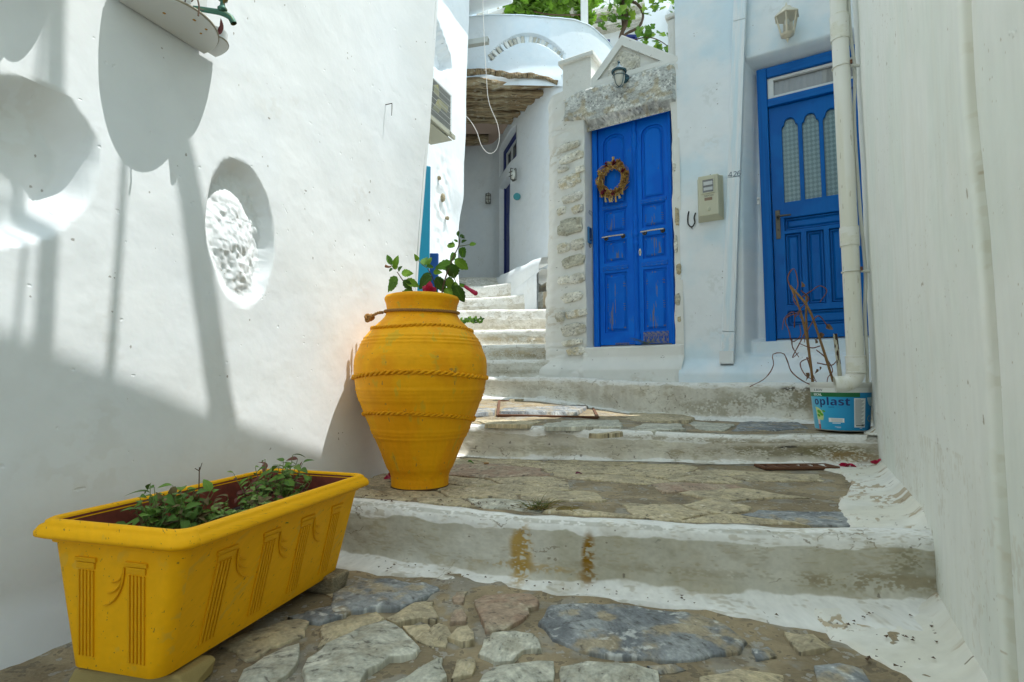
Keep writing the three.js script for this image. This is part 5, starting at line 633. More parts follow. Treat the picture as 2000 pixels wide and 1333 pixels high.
// hibiscus growing in the jar: leaves placed on three branches
{
  const o = thing('hibiscus', 'green hibiscus with pink-red blooms growing out of the tall yellow jar', 'plant', V(JX, 0.885, JF));
  const px = (x, y, df = 0) => new THREE.Vector3((x - 820) * 0.002115, (587 - y) * 0.00214 + 0.072, -df);   // along the picture's axes at the jar's distance, metres from the jar mouth
  const br = [[[815, 600, 0.02], [800, 575, 0.03], [776, 548, 0.05], [763, 530, 0.06]], [[850, 600, 0], [848, 575, 0.0], [838, 545, 0.02], [828, 527, 0.03]], [[856, 600, 0.0], [862, 560, 0.0], [878, 515, -0.01], [892, 484, -0.01], [893, 472, 0]]];
  obj('stem', br.map((b, i) => taper(b.map(q => px(...q)), 0.0042, 0.0022, 16, 6)), stemBrown, o);
  obj('stem', [[[892, 484], [905, 482], [914, 480]], [[828, 527], [820, 522], [808, 510]], [[763, 530], [757, 522], [751, 508]], [[893, 472], [891, 466], [890, 460]], [[876, 520], [888, 560], [900, 566], [908, 565]]].map(b => taper(b.map(q => px(q[0], q[1], 0.005)), 0.002, 0.0015, 6, 5)), stemGreen, o);
  const G = [leafGeo(0.075, 0.042, 0.25, 0.25, 0.5, 10), leafGeo(0.062, 0.044, 0.15, 0.35, 0.5, 10), leafGeo(0.038, 0.018, 0.5, 0.15, 0.1, 6), leafGeo(0.026, 0.013, 0.9, 0, 0, 5)];
  // [x, y base, x, y tip, geometry, material, towards viewer]
  const T = [[800, 575, 768, 592, 1, 0, 1], [770, 546, 750, 570, 1, 0, 0.8], [768, 552, 748, 572, 0, 0, 0.5], [779, 540, 800, 537, 1, 2, 0.8], [783, 552, 798, 572, 0, 1, 1], [786, 552, 812, 562, 0, 2, 0.4], [763, 532, 752, 534, 2, 1, 1], [770, 533, 778, 526, 2, 1, 1], [764, 530, 766, 514, 2, 2, 1], [763, 528, 770, 504, 2, 2, 1], [757, 522, 748, 502, 3, 0, 1], [798, 580, 812, 578, 2, 0, 1],
    [838, 540, 812, 552, 2, 1, 0.4], [838, 546, 812, 568, 0, 1, 1], [840, 535, 856, 534, 1, 2, 0.6], [846, 548, 866, 574, 0, 1, 1], [846, 545, 862, 560, 0, 1, 0.8], [830, 527, 836, 506, 3, 2, 1], [826, 525, 824, 504, 3, 0, 1], [808, 512, 804, 502, 3, 2, 1], [828, 527, 842, 524, 2, 0, 1], [822, 522, 828, 514, 2, 2, 1], [850, 580, 832, 570, 1, 2, 0.4],
    [880, 520, 845, 525, 0, 0, 0.7], [884, 510, 909, 529, 0, 2, 0.6], [878, 521, 882, 550, 1, 1, 1], [876, 524, 870, 546, 1, 1, 1], [886, 500, 868, 508, 1, 0, 0.8], [884, 488, 866, 478, 0, 2, 0.5], [893, 490, 908, 502, 1, 0, 1], [893, 486, 897, 504, 2, 2, 1], [890, 478, 882, 472, 2, 0, 1], [896, 476, 906, 474, 2, 1, 1], [890, 466, 891, 454, 3, 1, 1], [893, 468, 902, 463, 3, 1, 1], [896, 470, 903, 468, 3, 1, 1], [912, 482, 925, 474, 2, 2, 0.7], [880, 480, 874, 480, 3, 1, 1],
    [872, 545, 876, 575, 0, 1, 1], [870, 550, 884, 574, 0, 2, 0.6], [884, 562, 900, 595, 0, 1, 0.5], [866, 566, 878, 590, 0, 2, 0.7], [858, 582, 872, 588, 1, 1, 1], [880, 555, 890, 560, 2, 2, 1], [845, 584, 832, 572, 1, 0, 0.7], [893, 562, 902, 566, 2, 2, 1]];
  const r = rng(88);
  for (const [x0, y0, x1, y1, k, m, tow] of T) { const a = px(x0, y0, rr(-0.02, 0.02, r)), b = px(x1, y1, rr(-0.015, 0.04, r)), d = b.clone().sub(a), L = [0.075, 0.062, 0.038, 0.026][k], me = obj('leaf', G[k], gHib[m], o); setLeaf(me, a, d, new THREE.Vector3(rr(-0.35, 0.35, r) - 0.15, 0.2, tow * 0.6 + 0.5), d.length() / L * 1.08); }
  const pg = (cx, cy, df, n, rad, seed) => { const q = rng(seed), c = px(cx, cy, df), f = sub('bloom', o, c); for (let i = 0; i < n; i++) { const m = obj('petal', leafGeo(0.034, 0.034, rr(-0.4, 0.5, q), rr(0.2, 0.9, q), 0.3, 5), petalMat, f); setLeaf(m, rv(q).multiplyScalar(rad * 0.4), new THREE.Vector3(rr(-1, 1, q), rr(-0.1, 0.8, q), rr(-0.6, 1, q)), rv(q).add(new THREE.Vector3(0, 0.3, 1)), rr(0.6, 0.95, q)); } };
  pg(836, 574, -0.03, 16, 0.03, 5);
  { const a = px(899, 561, 0.01), b = px(925, 578, 0.0); obj('bud', [taper([a, a.clone().lerp(b, 0.6), b], 0.006, 0.0105, 10, 9, 0.3), at(new THREE.SphereGeometry(0.0105, 10, 8), b.x, b.y, b.z)], petalMat, o); obj('bud_cup', taper([px(893, 558, 0.01), a, a.clone().lerp(b, 0.15)], 0.003, 0.0085, 8, 8), gHib[0], o); obj('dead_bloom', taper([px(754, 522, 0.03), px(749, 523, 0.03), px(742, 521, 0.03)], 0.003, 0.007, 6, 7, 0.5), std({ color: C(0.2, 0.1, 0.05), roughness: 1 }), o); }
}
// ------------------------------------------------------------ enamel wash stand high on the left wall (and its twin just out of the picture)
{
  const rustSpot = std({ color: C(0.42, 0.22, 0.03), roughness: 0.9 }), rimM = std({ color: C(0.30, 0.27, 0.20), roughness: 0.6 });
  const bx = (cx, r, squash, h, z0) => { const s = new THREE.Shape(); s.moveTo(cx - r, -0.004); s.lineTo(cx + r, -0.004); s.absellipse(cx, 0, r, squash, 0, Math.PI, false); s.closePath(); return s; };
  const mk = (w, label) => {
    const o = thing('wash_stand', label, 'wash stand', Lw(w, 1.605, 0.004), LROT);                  // local x toward the camera end, z out of the wall
    // plate: half oval, thickness upward
    const half = (cx, r, q, y, th) => { const g = new THREE.ExtrudeGeometry(bx(cx, r, q), { depth: th, bevelEnabled: true, bevelThickness: 0.002, bevelSize: 0.002, bevelSegments: 2, curveSegments: 40 }); g.rotateX(Math.PI / 2); return at(g, 0, y + th, 0); };
    obj('plate', half(0, 0.133, 0.142, 0, 0.006), whiteMetal, o);
    const edge = (cx, r, q, y, rad) => { const p = []; for (let i = 0; i <= 40; i++) { const a = i / 40 * Math.PI; p.push(new THREE.Vector3(cx + Math.cos(a) * r, y, Math.sin(a) * q)); } return tube(p, rad, 60, 7); };
    obj('rolled_edge', edge(0, 0.134, 0.143, 0.004, 0.0042), rimM, o);
    [[0.015, 0.11], [-0.035, 0.06], [0.055, 0.105], [0.062, 0.075]].forEach(([x, z], i) => obj('rust_spot', at(new THREE.SphereGeometry(1, 10, 6).scale(0.005 - i * 0.0006, 0.0012, 0.004), x, -0.0025, z), rustSpot, o));
    const sd = obj('soap_dish', half(0.122, 0.05, 0.09, 0.012, 0.005), whiteMetal, o); obj('rolled_edge', edge(0.122, 0.051, 0.091, 0.014, 0.003), rimM, sd); obj('dish_side', (() => { const p = [], U = [], I = []; for (let i = 0; i <= 30; i++) { const a = i / 30 * Math.PI; for (const k of [0, 1]) { p.push(0.122 + Math.cos(a) * 0.05, 0.014 + k * 0.03, Math.sin(a) * 0.09); U.push(i / 30, k); } if (i < 30) I.push(2 * i, 2 * i + 2, 2 * i + 1, 2 * i + 1, 2 * i + 2, 2 * i + 3); } const g = new THREE.BufferGeometry(); g.setAttribute('position', new THREE.Float32BufferAttribute(p, 3)); g.setAttribute('uv', new THREE.Float32BufferAttribute(U, 2)); g.setIndex(I); g.computeVertexNormals(); return g; })(), whiteMetal, sd);
    obj('back_panel', at(rbox(0.26, 0.60, 0.006, 0.002), 0, 0.31, 0.003), whiteMetal, o);
    // half round tank over the plate with a brass tap
    const tk = obj('tank', [at(new THREE.CylinderGeometry(0.078, 0.078, 0.30, 32, 1, false, -Math.PI / 2, Math.PI), 0, 0.30, 0.006), at(new THREE.TorusGeometry(0.078, 0.004, 8, 32, Math.PI), 0, 0.152, 0.006, Math.PI / 2), at(new THREE.CylinderGeometry(0.078, 0.074, 0.006, 32, 1, false, -Math.PI / 2, Math.PI), 0, 0.147, 0.006)], whiteMetal, o);
    return o; };
  const o = mk(-1.115, 'white enamel wash stand with half-round plate fixed high on the left wall');
  const brass = std({ map: tex(128, 128, (u, v) => lerp3([0.22, 0.17, 0.05], [0.04, 0.13, 0.09], sstep(0.42, 0.6, wG(u, v)))), metalness: 0.5, roughness: 0.45 });
  const tp = obj('tap', [at(new THREE.LatheGeometry([[0.001, 0], [0.012, 0], [0.013, 0.01], [0.007, 0.018], [0.006, 0.03], [0.013, 0.036], [0.014, 0.042], [0.001, 0.044]].map(p => new THREE.Vector2(...p)), 16), 0.075, 0.095, 0.128), taper([new THREE.Vector3(0.03, 0.092, 0.07), new THREE.Vector3(0.055, 0.094, 0.10), new THREE.Vector3(0.075, 0.092, 0.128), new THREE.Vector3(0.088, 0.082, 0.146), new THREE.Vector3(0.094, 0.066, 0.153)], 0.007, 0.009, 14, 9)], brass, o); tp.position.set(0.01, -0.032, 0);
  // potted succulent shoots showing over the plate's edge
  const s = thing('potted_shoots', 'dark red shoots of a plant standing on the white wash stand plate', 'plant', Lw(-1.115, 1.613, 0.004), LROT);
  obj('stem', [taper([new THREE.Vector3(-0.03, 0, 0.09), new THREE.Vector3(-0.03, 0.03, 0.10), new THREE.Vector3(-0.03, 0.07, 0.105)], 0.002, 0.0015, 6, 5), taper([new THREE.Vector3(-0.012, 0, 0.10), new THREE.Vector3(-0.010, 0.03, 0.105), new THREE.Vector3(-0.014, 0.07, 0.11)], 0.002, 0.0015, 6, 5), taper([new THREE.Vector3(0.01, 0, 0.11), new THREE.Vector3(0.02, 0.02, 0.12), new THREE.Vector3(0.035, 0.028, 0.12)], 0.0014, 0.001, 8, 5)], std({ color: C(0.04, 0.015, 0.02), roughness: 0.7 }), s);
  const lm = std({ color: C(0.20, 0.05, 0.05), roughness: 0.5, side: THREE.DoubleSide }), lg = leafGeo(0.04, 0.014, 0.5, 0.1, 0, 6);
  for (const [p, d] of [[[0.06, 0.005, 0.10], [-0.9, 0.5, 0.4]], [[0.095, 0.0, 0.10], [0.2, 1, 0.3]], [[0.1, 0.01, 0.105], [-0.1, 1, 0.2]], [[-0.06, 0.01, 0.10], [-0.2, 1, 0.2]]]) setLeaf(obj('leaf', lg, lm, s), new THREE.Vector3(...p), new THREE.Vector3(...d), new THREE.Vector3(0, 0.3, 1));
  for (const x of [-0.062, -0.075]) setLeaf(obj('petal', leafGeo(0.02, 0.012, 0.4, 0.2), petalMat, s), new THREE.Vector3(x, 0.006, 0.108), new THREE.Vector3(0, 1, 0.2), new THREE.Vector3(0, 0, 1));
  obj('drooping_stem', taper([new THREE.Vector3(-0.01, 0.02, 0.13), new THREE.Vector3(-0.012, 0.03, 0.15), new THREE.Vector3(-0.012, 0.012, 0.158), new THREE.Vector3(-0.010, 0.0, 0.16), new THREE.Vector3(-0.012, -0.03, 0.162)], 0.0018, 0.0024, 14, 6), stemBrown, s);
  mk(-1.53, 'second white enamel wash stand on the left wall, nearest the viewer');
}
// poles standing on the right house's roof
const POLE = 'bare pole on the roof edge of the right house';
[[-1.345, -0.02, 2.6, 0.020, 0.018, 'straight '], [-0.835, -0.24, 2.4, 0.036, 0.024, 'thick leaning '], [-1.20, 0.0, 0.7, 0.012, 0.010, 'short thin '], [-1.50, 0.02, 0.8, 0.018, 0.016, 'short thick '], [-1.40, 0.01, 2.4, 0.006, 0.006, 'thin ']].forEach(([w, lean, len, a, b, k]) => tag(pole('roof_pole', w, 0, 0, lean, len, a, b), k + POLE, 'pole'));

// nail and small fittings on the left wall
tag(obj('nail', [taper([Lw(-0.05, 1.905, -0.01), Lw(-0.05, 1.905, 0.02), Lw(-0.05, 1.905, 0.03)], 0.0022, 0.0022, 4, 6), taper([Lw(-0.048, 1.906, 0.028), Lw(-0.05, 1.88, 0.03), Lw(-0.052, 1.845, 0.03)], 0.002, 0.0014, 6, 6)], std({ color: C(0.05, 0.035, 0.025), roughness: 0.8 })), 'small bent rusty nail high on the sunlit left wall above the jar', 'nail');
// ------------------------------------------------------------ things on the door front
// wreath
{
  const o = thing('wreath', 'dried straw and flower wreath hanging on the blue double door', 'wreath', Fw(1.237, 2.50, 0.02), FROT), r = rng(301); o.scale.setScalar(1.14);
  const straw = std({ color: C(0.62, 0.40, 0.12), roughness: 1 }), brown = std({ color: C(0.36, 0.20, 0.06), roughness: 1 }), red = std({ color: C(0.17, 0.012, 0.03), roughness: 0.9 }), pale = std({ color: C(0.52, 0.42, 0.25), roughness: 1 });
  const tw = [[], []]; for (let i = 0; i < 190; i++) { const a0 = rr(0, 6.28, r), da = rr(0.5, 1.3, r), R0 = rr(0.078, 0.130, r), pts = []; for (let k = 0; k <= 4; k++) { const a = a0 + da * k / 4, q = R0 + rr(-0.012, 0.012, r) + (k === 4 ? rr(0, 0.025, r) : 0); pts.push(new THREE.Vector3(Math.cos(a) * q * 1.02, Math.sin(a) * q * 1.16, rr(0.005, 0.05, r))); } tw[i % 2].push(tube(pts, rr(0.002, 0.0042, r), 8, 4)); }
  obj('straw_ring', tw[0], straw, o); obj('twig_ring', tw[1], brown, o);
  const fl = (a, q, m, s, seed) => { const rs = rng(seed), L = []; for (let k = 0; k < 12; k++) { const g = leafGeo(0.022 * s, 0.013 * s, 0.4, 0.4, 0, 3), me = new THREE.Object3D(); setLeaf(me, new THREE.Vector3(), rv(rs).setZ(Math.abs(rr(0.1, 1, rs))), rv(rs)); me.updateMatrix(); L.push(g.applyMatrix4(me.matrix)); } return at(merge(L), Math.cos(a) * q * 1.02, Math.sin(a) * q * 1.16, 0.05); };
  [[1.95, 0.115, red, 1.3], [1.35, 0.11, red, 1.4], [0.35, 0.105, red, 1.2], [0.75, 0.115, brown, 1.8], [0.1, 0.12, brown, 1.6], [1.05, 0.125, brown, 1.5], [-0.4, 0.115, brown, 1.5], [-1.45, 0.11, red, 1.3], [-2.2, 0.11, red, 1.5], [-1.0, 0.12, brown, 1.5], [0.65, 0.10, pale, 1.0], [-2.7, 0.12, brown, 1.2], [3.3, 0.12, straw, 1.3], [2.6, 0.115, straw, 1.4], [-0.15, 0.1, straw, 1.3]].forEach(([a, q, m, s], i) => obj('dried_flower', fl(a, q, m, s, 310 + i), m, o));
  [[-2.5, 0.12], [-2.1, 0.12], [-1.75, 0.125], [-1.55, 0.12], [-1.3, 0.125], [-1.0, 0.12], [-0.6, 0.115]].forEach(([a, q], i) => { const x = Math.cos(a) * q * 0.95, y = Math.sin(a) * q * 1.08; obj('tassel', taper([new THREE.Vector3(x, y, 0.03), new THREE.Vector3(x - 0.004, y - 0.03, 0.035), new THREE.Vector3(x - 0.004 + rr(-0.01, 0.01, r), y - 0.055 - rr(0, 0.02, r), 0.03)], 0.003, 0.009, 8, 6, 0.6), i % 2 ? pale : straw, o); });
  obj('bow', [taper([new THREE.Vector3(0.01, 0.12, 0.03), new THREE.Vector3(0.012, 0.155, 0.03), new THREE.Vector3(0.01, 0.185, 0.03)], 0.004, 0.014, 8, 7, 0.5)], straw, o);
}
// electricity meter box
{
  const o = thing('meter_box', 'pale beige electricity meter box with a small window, between the two doors', 'meter box', Fw(0.345, 1.935, WO + 0.004), FROT);
  const bei = std({ color: C(0.55, 0.54, 0.40), roughness: 0.55 });
  const w = 0.19, h = 0.36; const P = [[-w / 2, 0], [w / 2, 0], [w / 2, h], [-w / 2, h]];
  obj('back_plate', at(rbox(w + 0.012, h + 0.01, 0.02, 0.006), 0, h / 2, 0.01), bei, o);
  const g = rbox(w, h, 0.09, 0.008, 3), p = g.attributes.position; for (let i = 0; i < p.count; i++) { const k = p.getZ(i) > 0 ? 1 : 0; if (k) { p.setX(i, p.getX(i) * 0.82); p.setY(i, p.getY(i) * 0.93 + 0.006); } } g.computeVertexNormals(); obj('case', at(g, 0, h / 2, 0.06), bei, o);
  const s = rectS(-0.052, 0.20, 0.052, 0.325); s.holes.push(new THREE.Path(rectS(-0.042, 0.21, 0.042, 0.315).getPoints())); const wf = obj('window_frame', ext(s, 0.008, 0.002, 0.104), bei, o);
  obj('dial', [at(rbox(0.084, 0.105, 0.002, 0.0005), 0, 0.2625, 0.1060)], std({ color: C(0.08, 0.09, 0.09), roughness: 0.6 }), wf); obj('register', [at(rbox(0.07, 0.03, 0.002, 0.0005), 0, 0.285, 0.108), at(rbox(0.07, 0.025, 0.002, 0.0005), 0, 0.24, 0.108)], std({ color: C(0.5, 0.52, 0.52), roughness: 0.5 }), wf); obj('pane', at(rbox(0.088, 0.109, 0.002, 0.0005), 0, 0.2625, 0.1125), clearGlass, wf);
  obj('print', [at(text('ΠΑΡΟΧΗ', 0.014, 0.001), -0.034, 0.175, 0.1046)], black, o); obj('label_plate', at(rbox(0.06, 0.024, 0.002, 0.0005), 0, 0.155, 0.106), std({ color: C(0.25, 0.16, 0.10), roughness: 0.5 }), o);
  obj('lock', [at(new THREE.SphereGeometry(0.014, 12, 8).scale(1, 1.3, 0.6), 0, 0.07, 0.106)], bei, o);
  obj('screw', at(new THREE.CylinderGeometry(0.003, 0.003, 0.03, 8), 0.005, h + 0.018, 0.012, 0.9), bronze, o);
}
// black cable loop left of the meter
{ const o = obj('cable_loop', [tube([Fw(0.525, 2.045, WO), Fw(0.53, 2.0, WO + 0.02), Fw(0.527, 1.93, WO + 0.025), Fw(0.50, 1.90, WO + 0.028), Fw(0.475, 1.93, WO + 0.025), Fw(0.478, 1.98, WO + 0.025), Fw(0.47, 2.02, WO + 0.01)], 0.006, 40, 8), at(new THREE.TorusGeometry(0.008, 0.004, 6, 14), ...Fw(0.499, 1.897, WO + 0.028).toArray(), 0, Math.PI / 2 + FROT, 0)], black); tag(o, 'short loop of black cable hanging from the wall left of the meter box', 'cable'); }
// intercom in the reveal of the double door
{ const o = thing('intercom', 'small blue framed intercom in the reveal left of the blue double door', 'intercom', Fw(1.466, 1.99, 0.075), FROT + Math.PI / 2); obj('frame', at(rbox(0.075, 0.155, 0.018, 0.004), 0, 0, 0.004), std({ color: C(0.05, 0.20, 0.42), roughness: 0.4 }), o); obj('panel', at(rbox(0.05, 0.12, 0.006, 0.002), 0, 0.008, 0.012), glassDark, o); obj('button', at(rbox(0.03, 0.012, 0.006, 0.002), 0, -0.04, 0.015), chrome, o); obj('ring', at(new THREE.TorusGeometry(0.02, 0.0025, 6, 18), 0.01, -0.095, 0.004), bronze, o); }
// bulkhead lantern over the double door
{
  const o = thing('wall_lantern', 'verdigris caged ship lantern on the stone lintel over the double door', 'lamp', Fw(1.055, 3.36, WO + 0.03), FROT);
  obj('wall_plate', [at(new THREE.CylinderGeometry(0.04, 0.044, 0.02, 20), 0, 0, 0.012, Math.PI / 2)], verd, o);
  obj('arm', tube([new THREE.Vector3(0, 0, 0.01), new THREE.Vector3(0, 0.01, 0.06), new THREE.Vector3(0, 0.05, 0.12), new THREE.Vector3(0, 0.045, 0.16)], 0.013, 16, 9), verd, o);
  obj('hood', at(new THREE.LatheGeometry([[0.001, 0.06], [0.012, 0.058], [0.012, 0.045], [0.028, 0.03], [0.045, 0.012], [0.066, -0.004], [0.068, -0.014], [0.060, -0.018]].map(p => new THREE.Vector2(...p)), 28), 0, 0.0, 0.16), verd, o); obj('knob', at(new THREE.SphereGeometry(0.013, 12, 8), 0, 0.073, 0.16), verd, o);
  obj('glass', at(new THREE.LatheGeometry([[0.047, -0.016], [0.050, -0.05], [0.048, -0.09], [0.038, -0.125], [0.02, -0.142], [0.001, -0.146]].map(p => new THREE.Vector2(...p)), 28), 0, 0, 0.16), frost, o);
  const cg = [at(new THREE.TorusGeometry(0.054, 0.0032, 6, 28), 0, -0.055, 0.16, Math.PI / 2), at(new THREE.TorusGeometry(0.058, 0.0036, 6, 28), 0, -0.02, 0.16, Math.PI / 2)]; for (let k = 0; k < 4; k++) { const a = k * Math.PI / 2 + 0.5, c = Math.cos(a), s = Math.sin(a); cg.push(tube([new THREE.Vector3(c * 0.056, -0.015, 0.16 + s * 0.056), new THREE.Vector3(c * 0.055, -0.06, 0.16 + s * 0.055), new THREE.Vector3(c * 0.050, -0.105, 0.16 + s * 0.050), new THREE.Vector3(c * 0.03, -0.142, 0.16 + s * 0.03), new THREE.Vector3(0, -0.152, 0.16)], 0.003, 16, 6)); } obj('cage', cg, verd, o);
}
// white hexagonal lantern over the glazed door
{
  const o = thing('wall_lantern', 'white six-sided lantern on the wall above the glazed blue door', 'lamp', Fw(-0.27, 3.38, WO - 0.02), FROT);
  const cream = std({ color: C(0.66, 0.60, 0.46), roughness: 0.5 });
  obj('wall_plate', [at(rbox(0.07, 0.16, 0.02, 0.008), 0, 0.03, 0.012), tube([new THREE.Vector3(0, 0.06, 0.01), new THREE.Vector3(0, 0.115, 0.06), new THREE.Vector3(0, 0.12, 0.11), new THREE.Vector3(0, 0.085, 0.13)], 0.011, 16, 8)], cream, o);
  const hex = (r0, r1, y0, y1) => at(new THREE.CylinderGeometry(r1, r0, y1 - y0, 6, 1, false), 0, (y0 + y1) / 2, 0.13);
  obj('roof', [hex(0.092, 0.045, 0.05, 0.095), hex(0.045, 0.030, 0.095, 0.118), hex(0.094, 0.092, 0.040, 0.05), at(new THREE.ConeGeometry(0.018, 0.05, 8), 0, 0.14, 0.13)], cream, o);
  const bars = []; for (let k = 0; k < 6; k++) { const a = k * Math.PI / 3, c = Math.sin(a), s = Math.cos(a); bars.push(taper([new THREE.Vector3(c * 0.080, 0.042, 0.13 + s * 0.080), new THREE.Vector3(c * 0.064, -0.03, 0.13 + s * 0.064), new THREE.Vector3(c * 0.048, -0.10, 0.13 + s * 0.048)], 0.0055, 0.005, 4, 6)); } bars.push(hex(0.046, 0.054, -0.112, -0.098), hex(0.018, 0.044, -0.130, -0.112), at(new THREE.SphereGeometry(0.012, 10, 8), 0, -0.14, 0.13), at(new THREE.ConeGeometry(0.009, 0.03, 8), 0, -0.158, 0.13, Math.PI)); obj('cage', bars, cream, o);
  const pg = new THREE.CylinderGeometry(0.077, 0.047, 0.135, 6, 1, true); obj('glass', at(pg, 0, -0.028, 0.13), clearGlass, o); obj('candle', at(new THREE.CylinderGeometry(0.012, 0.012, 0.08, 12), 0, -0.06, 0.13), cream, o); obj('bulb', at(new THREE.SphereGeometry(0.02, 12, 10).scale(1, 1.4, 1), 0, -0.002, 0.13), frost, o);
}
// flat white downspout between the doors
{
  const o = thing('downspout', 'flat white rectangular downspout running down the wall between the doors', 'downspout', Fw(0, 0, 0), 0); o.position.set(0, 0, 0);
  const seg = (y0, y1) => { const a = Fw(mix(0.245, 0.055, (y0 - 0.80) / 3.1), y0, WO + 0.035), b = Fw(mix(0.245, 0.055, (y1 - 0.80) / 3.1), y1, WO + 0.035), c = a.clone().lerp(b, 0.5), L = a.distanceTo(b), g = rbox(0.098, L, 0.058, 0.008, 3); const m = new THREE.Matrix4(), y = b.clone().sub(a).normalize(), z = new THREE.Vector3(NF[0], 0, -NF[1]), x = new THREE.Vector3().crossVectors(y, z).normalize(); z.crossVectors(x, y); m.makeBasis(x, y, z); m.setPosition(c); return g.applyMatrix4(m); };
  obj('pipe', [seg(0.815, 1.0), seg(1.002, 2.25), seg(2.252, 3.55), seg(3.552, 4.6)], washBlue, o);
  obj('house_number', (() => { const q = Fw(0.196, 2.255, WO + 0.0652), g = merge([at(text('4', 0.042), 0, 0, 0), at(text('2', 0.042), 0.036, 0, 0), at(text('6', 0.042), 0.064, 0, 0)]); g.rotateZ(-0.06); g.rotateY(FROT); return at(g, q.x, q.y, q.z); })(), ink, o);
  obj('spout', (() => { const s = rectS(-0.052, -0.032, 0.052, 0.034); s.holes.push(new THREE.Path(rectS(-0.043, -0.024, 0.043, 0.026).getPoints())); const g = at(new THREE.ExtrudeGeometry(s, { depth: 0.10, bevelEnabled: false }), 0, 0, 0, Math.PI / 2); g.rotateX(-0.18); g.rotateY(FROT); const q = Fw(0.248, 0.84, WO + 0.045); return at(g, q.x, q.y, q.z); })(), white, o);
}
// small white hook in the reveal of door 426
tag(onF(obj('wall_hook', [at(rbox(0.02, 0.06, 0.02, 0.004), 0, 0, 0.01), at(rbox(0.014, 0.014, 0.045, 0.004), 0, 0.012, 0.03)], white), -0.005, 2.07, 0.045), 'small white wooden catch on the reveal left of the glazed door', 'hook');
// ------------------------------------------------------------ round downpipe, its cable, and the paint bucket
const PX = 1.762, PF = 2.74;
{
  const o = thing('downpipe', 'round cream plastic downpipe at the corner of the right house, ending over the bucket', 'downpipe', V(PX, 0, PF));
  obj('pipe', [at(new THREE.CylinderGeometry(0.040, 0.040, 2.1, 32), 0, 1.715, 0), at(new THREE.CylinderGeometry(0.040, 0.040, 1.6, 32), 0, 3.565, 0)], pvc, o);
  obj('socket', [at(new THREE.CylinderGeometry(0.0445, 0.0445, 0.14, 32), 0, 2.50, 0), at(new THREE.CylinderGeometry(0.0445, 0.0445, 0.10, 32), 0, 1.36, 0), at(new THREE.CylinderGeometry(0.0445, 0.0445, 0.085, 32), 0, 0.69, 0), at(new THREE.TorusGeometry(0.0435, 0.003, 8, 32), 0, 0.735, 0, Math.PI / 2), at(new THREE.TorusGeometry(0.0435, 0.003, 8, 32), 0, 0.655, 0, Math.PI / 2)], pvc, o);
  const el = []; for (let k = 0; k <= 10; k++) { const a = k / 10 * Math.PI * 0.47; el.push(new THREE.Vector3(-0.06 + 0.06 * Math.cos(a), 0.655 - 0.06 * Math.sin(a), -0.022 * (k / 10))); } const e = el[10]; el.push(new THREE.Vector3(e.x - 0.035, e.y - 0.004, e.z - 0.014)); obj('elbow', [tube(el, 0.0415, 24, 28), at(new THREE.SphereGeometry(0.001, 4, 4), e.x, e.y, e.z)], pvc, o);
  for (const y of [2.28, 1.175]) { const b = obj('pipe_clip', [at(new THREE.TorusGeometry(0.0425, 0.0038, 6, 32), 0, y, 0, Math.PI / 2), at(rbox(0.05, 0.012, 0.012, 0.003), 0.063, y, 0.02)], pvc, o); obj('bolt', at(new THREE.CylinderGeometry(0.006, 0.006, 0.02, 8), 0.025, y + 0.008, 0.044), rust, b); }
  const c = obj('cable', tube([V(PX + 0.085, 3.5, PF + 0.02), V(PX + 0.060, 2.9, PF), V(PX + 0.056, 2.5, PF), V(PX + 0.070, 2.27, PF), V(PX + 0.055, 2.0, PF), V(PX + 0.062, 1.5, PF), V(PX + 0.074, 1.175, PF), V(PX + 0.060, 0.95, PF), V(PX + 0.063, 0.72, PF + 0.005), V(PX + 0.075, 0.6, PF + 0.03)], 0.0085, 80, 8), std({ color: C(0.66, 0.66, 0.58), roughness: 0.6 })); tag(c, 'thin white cable running down beside the round downpipe', 'cable');
}
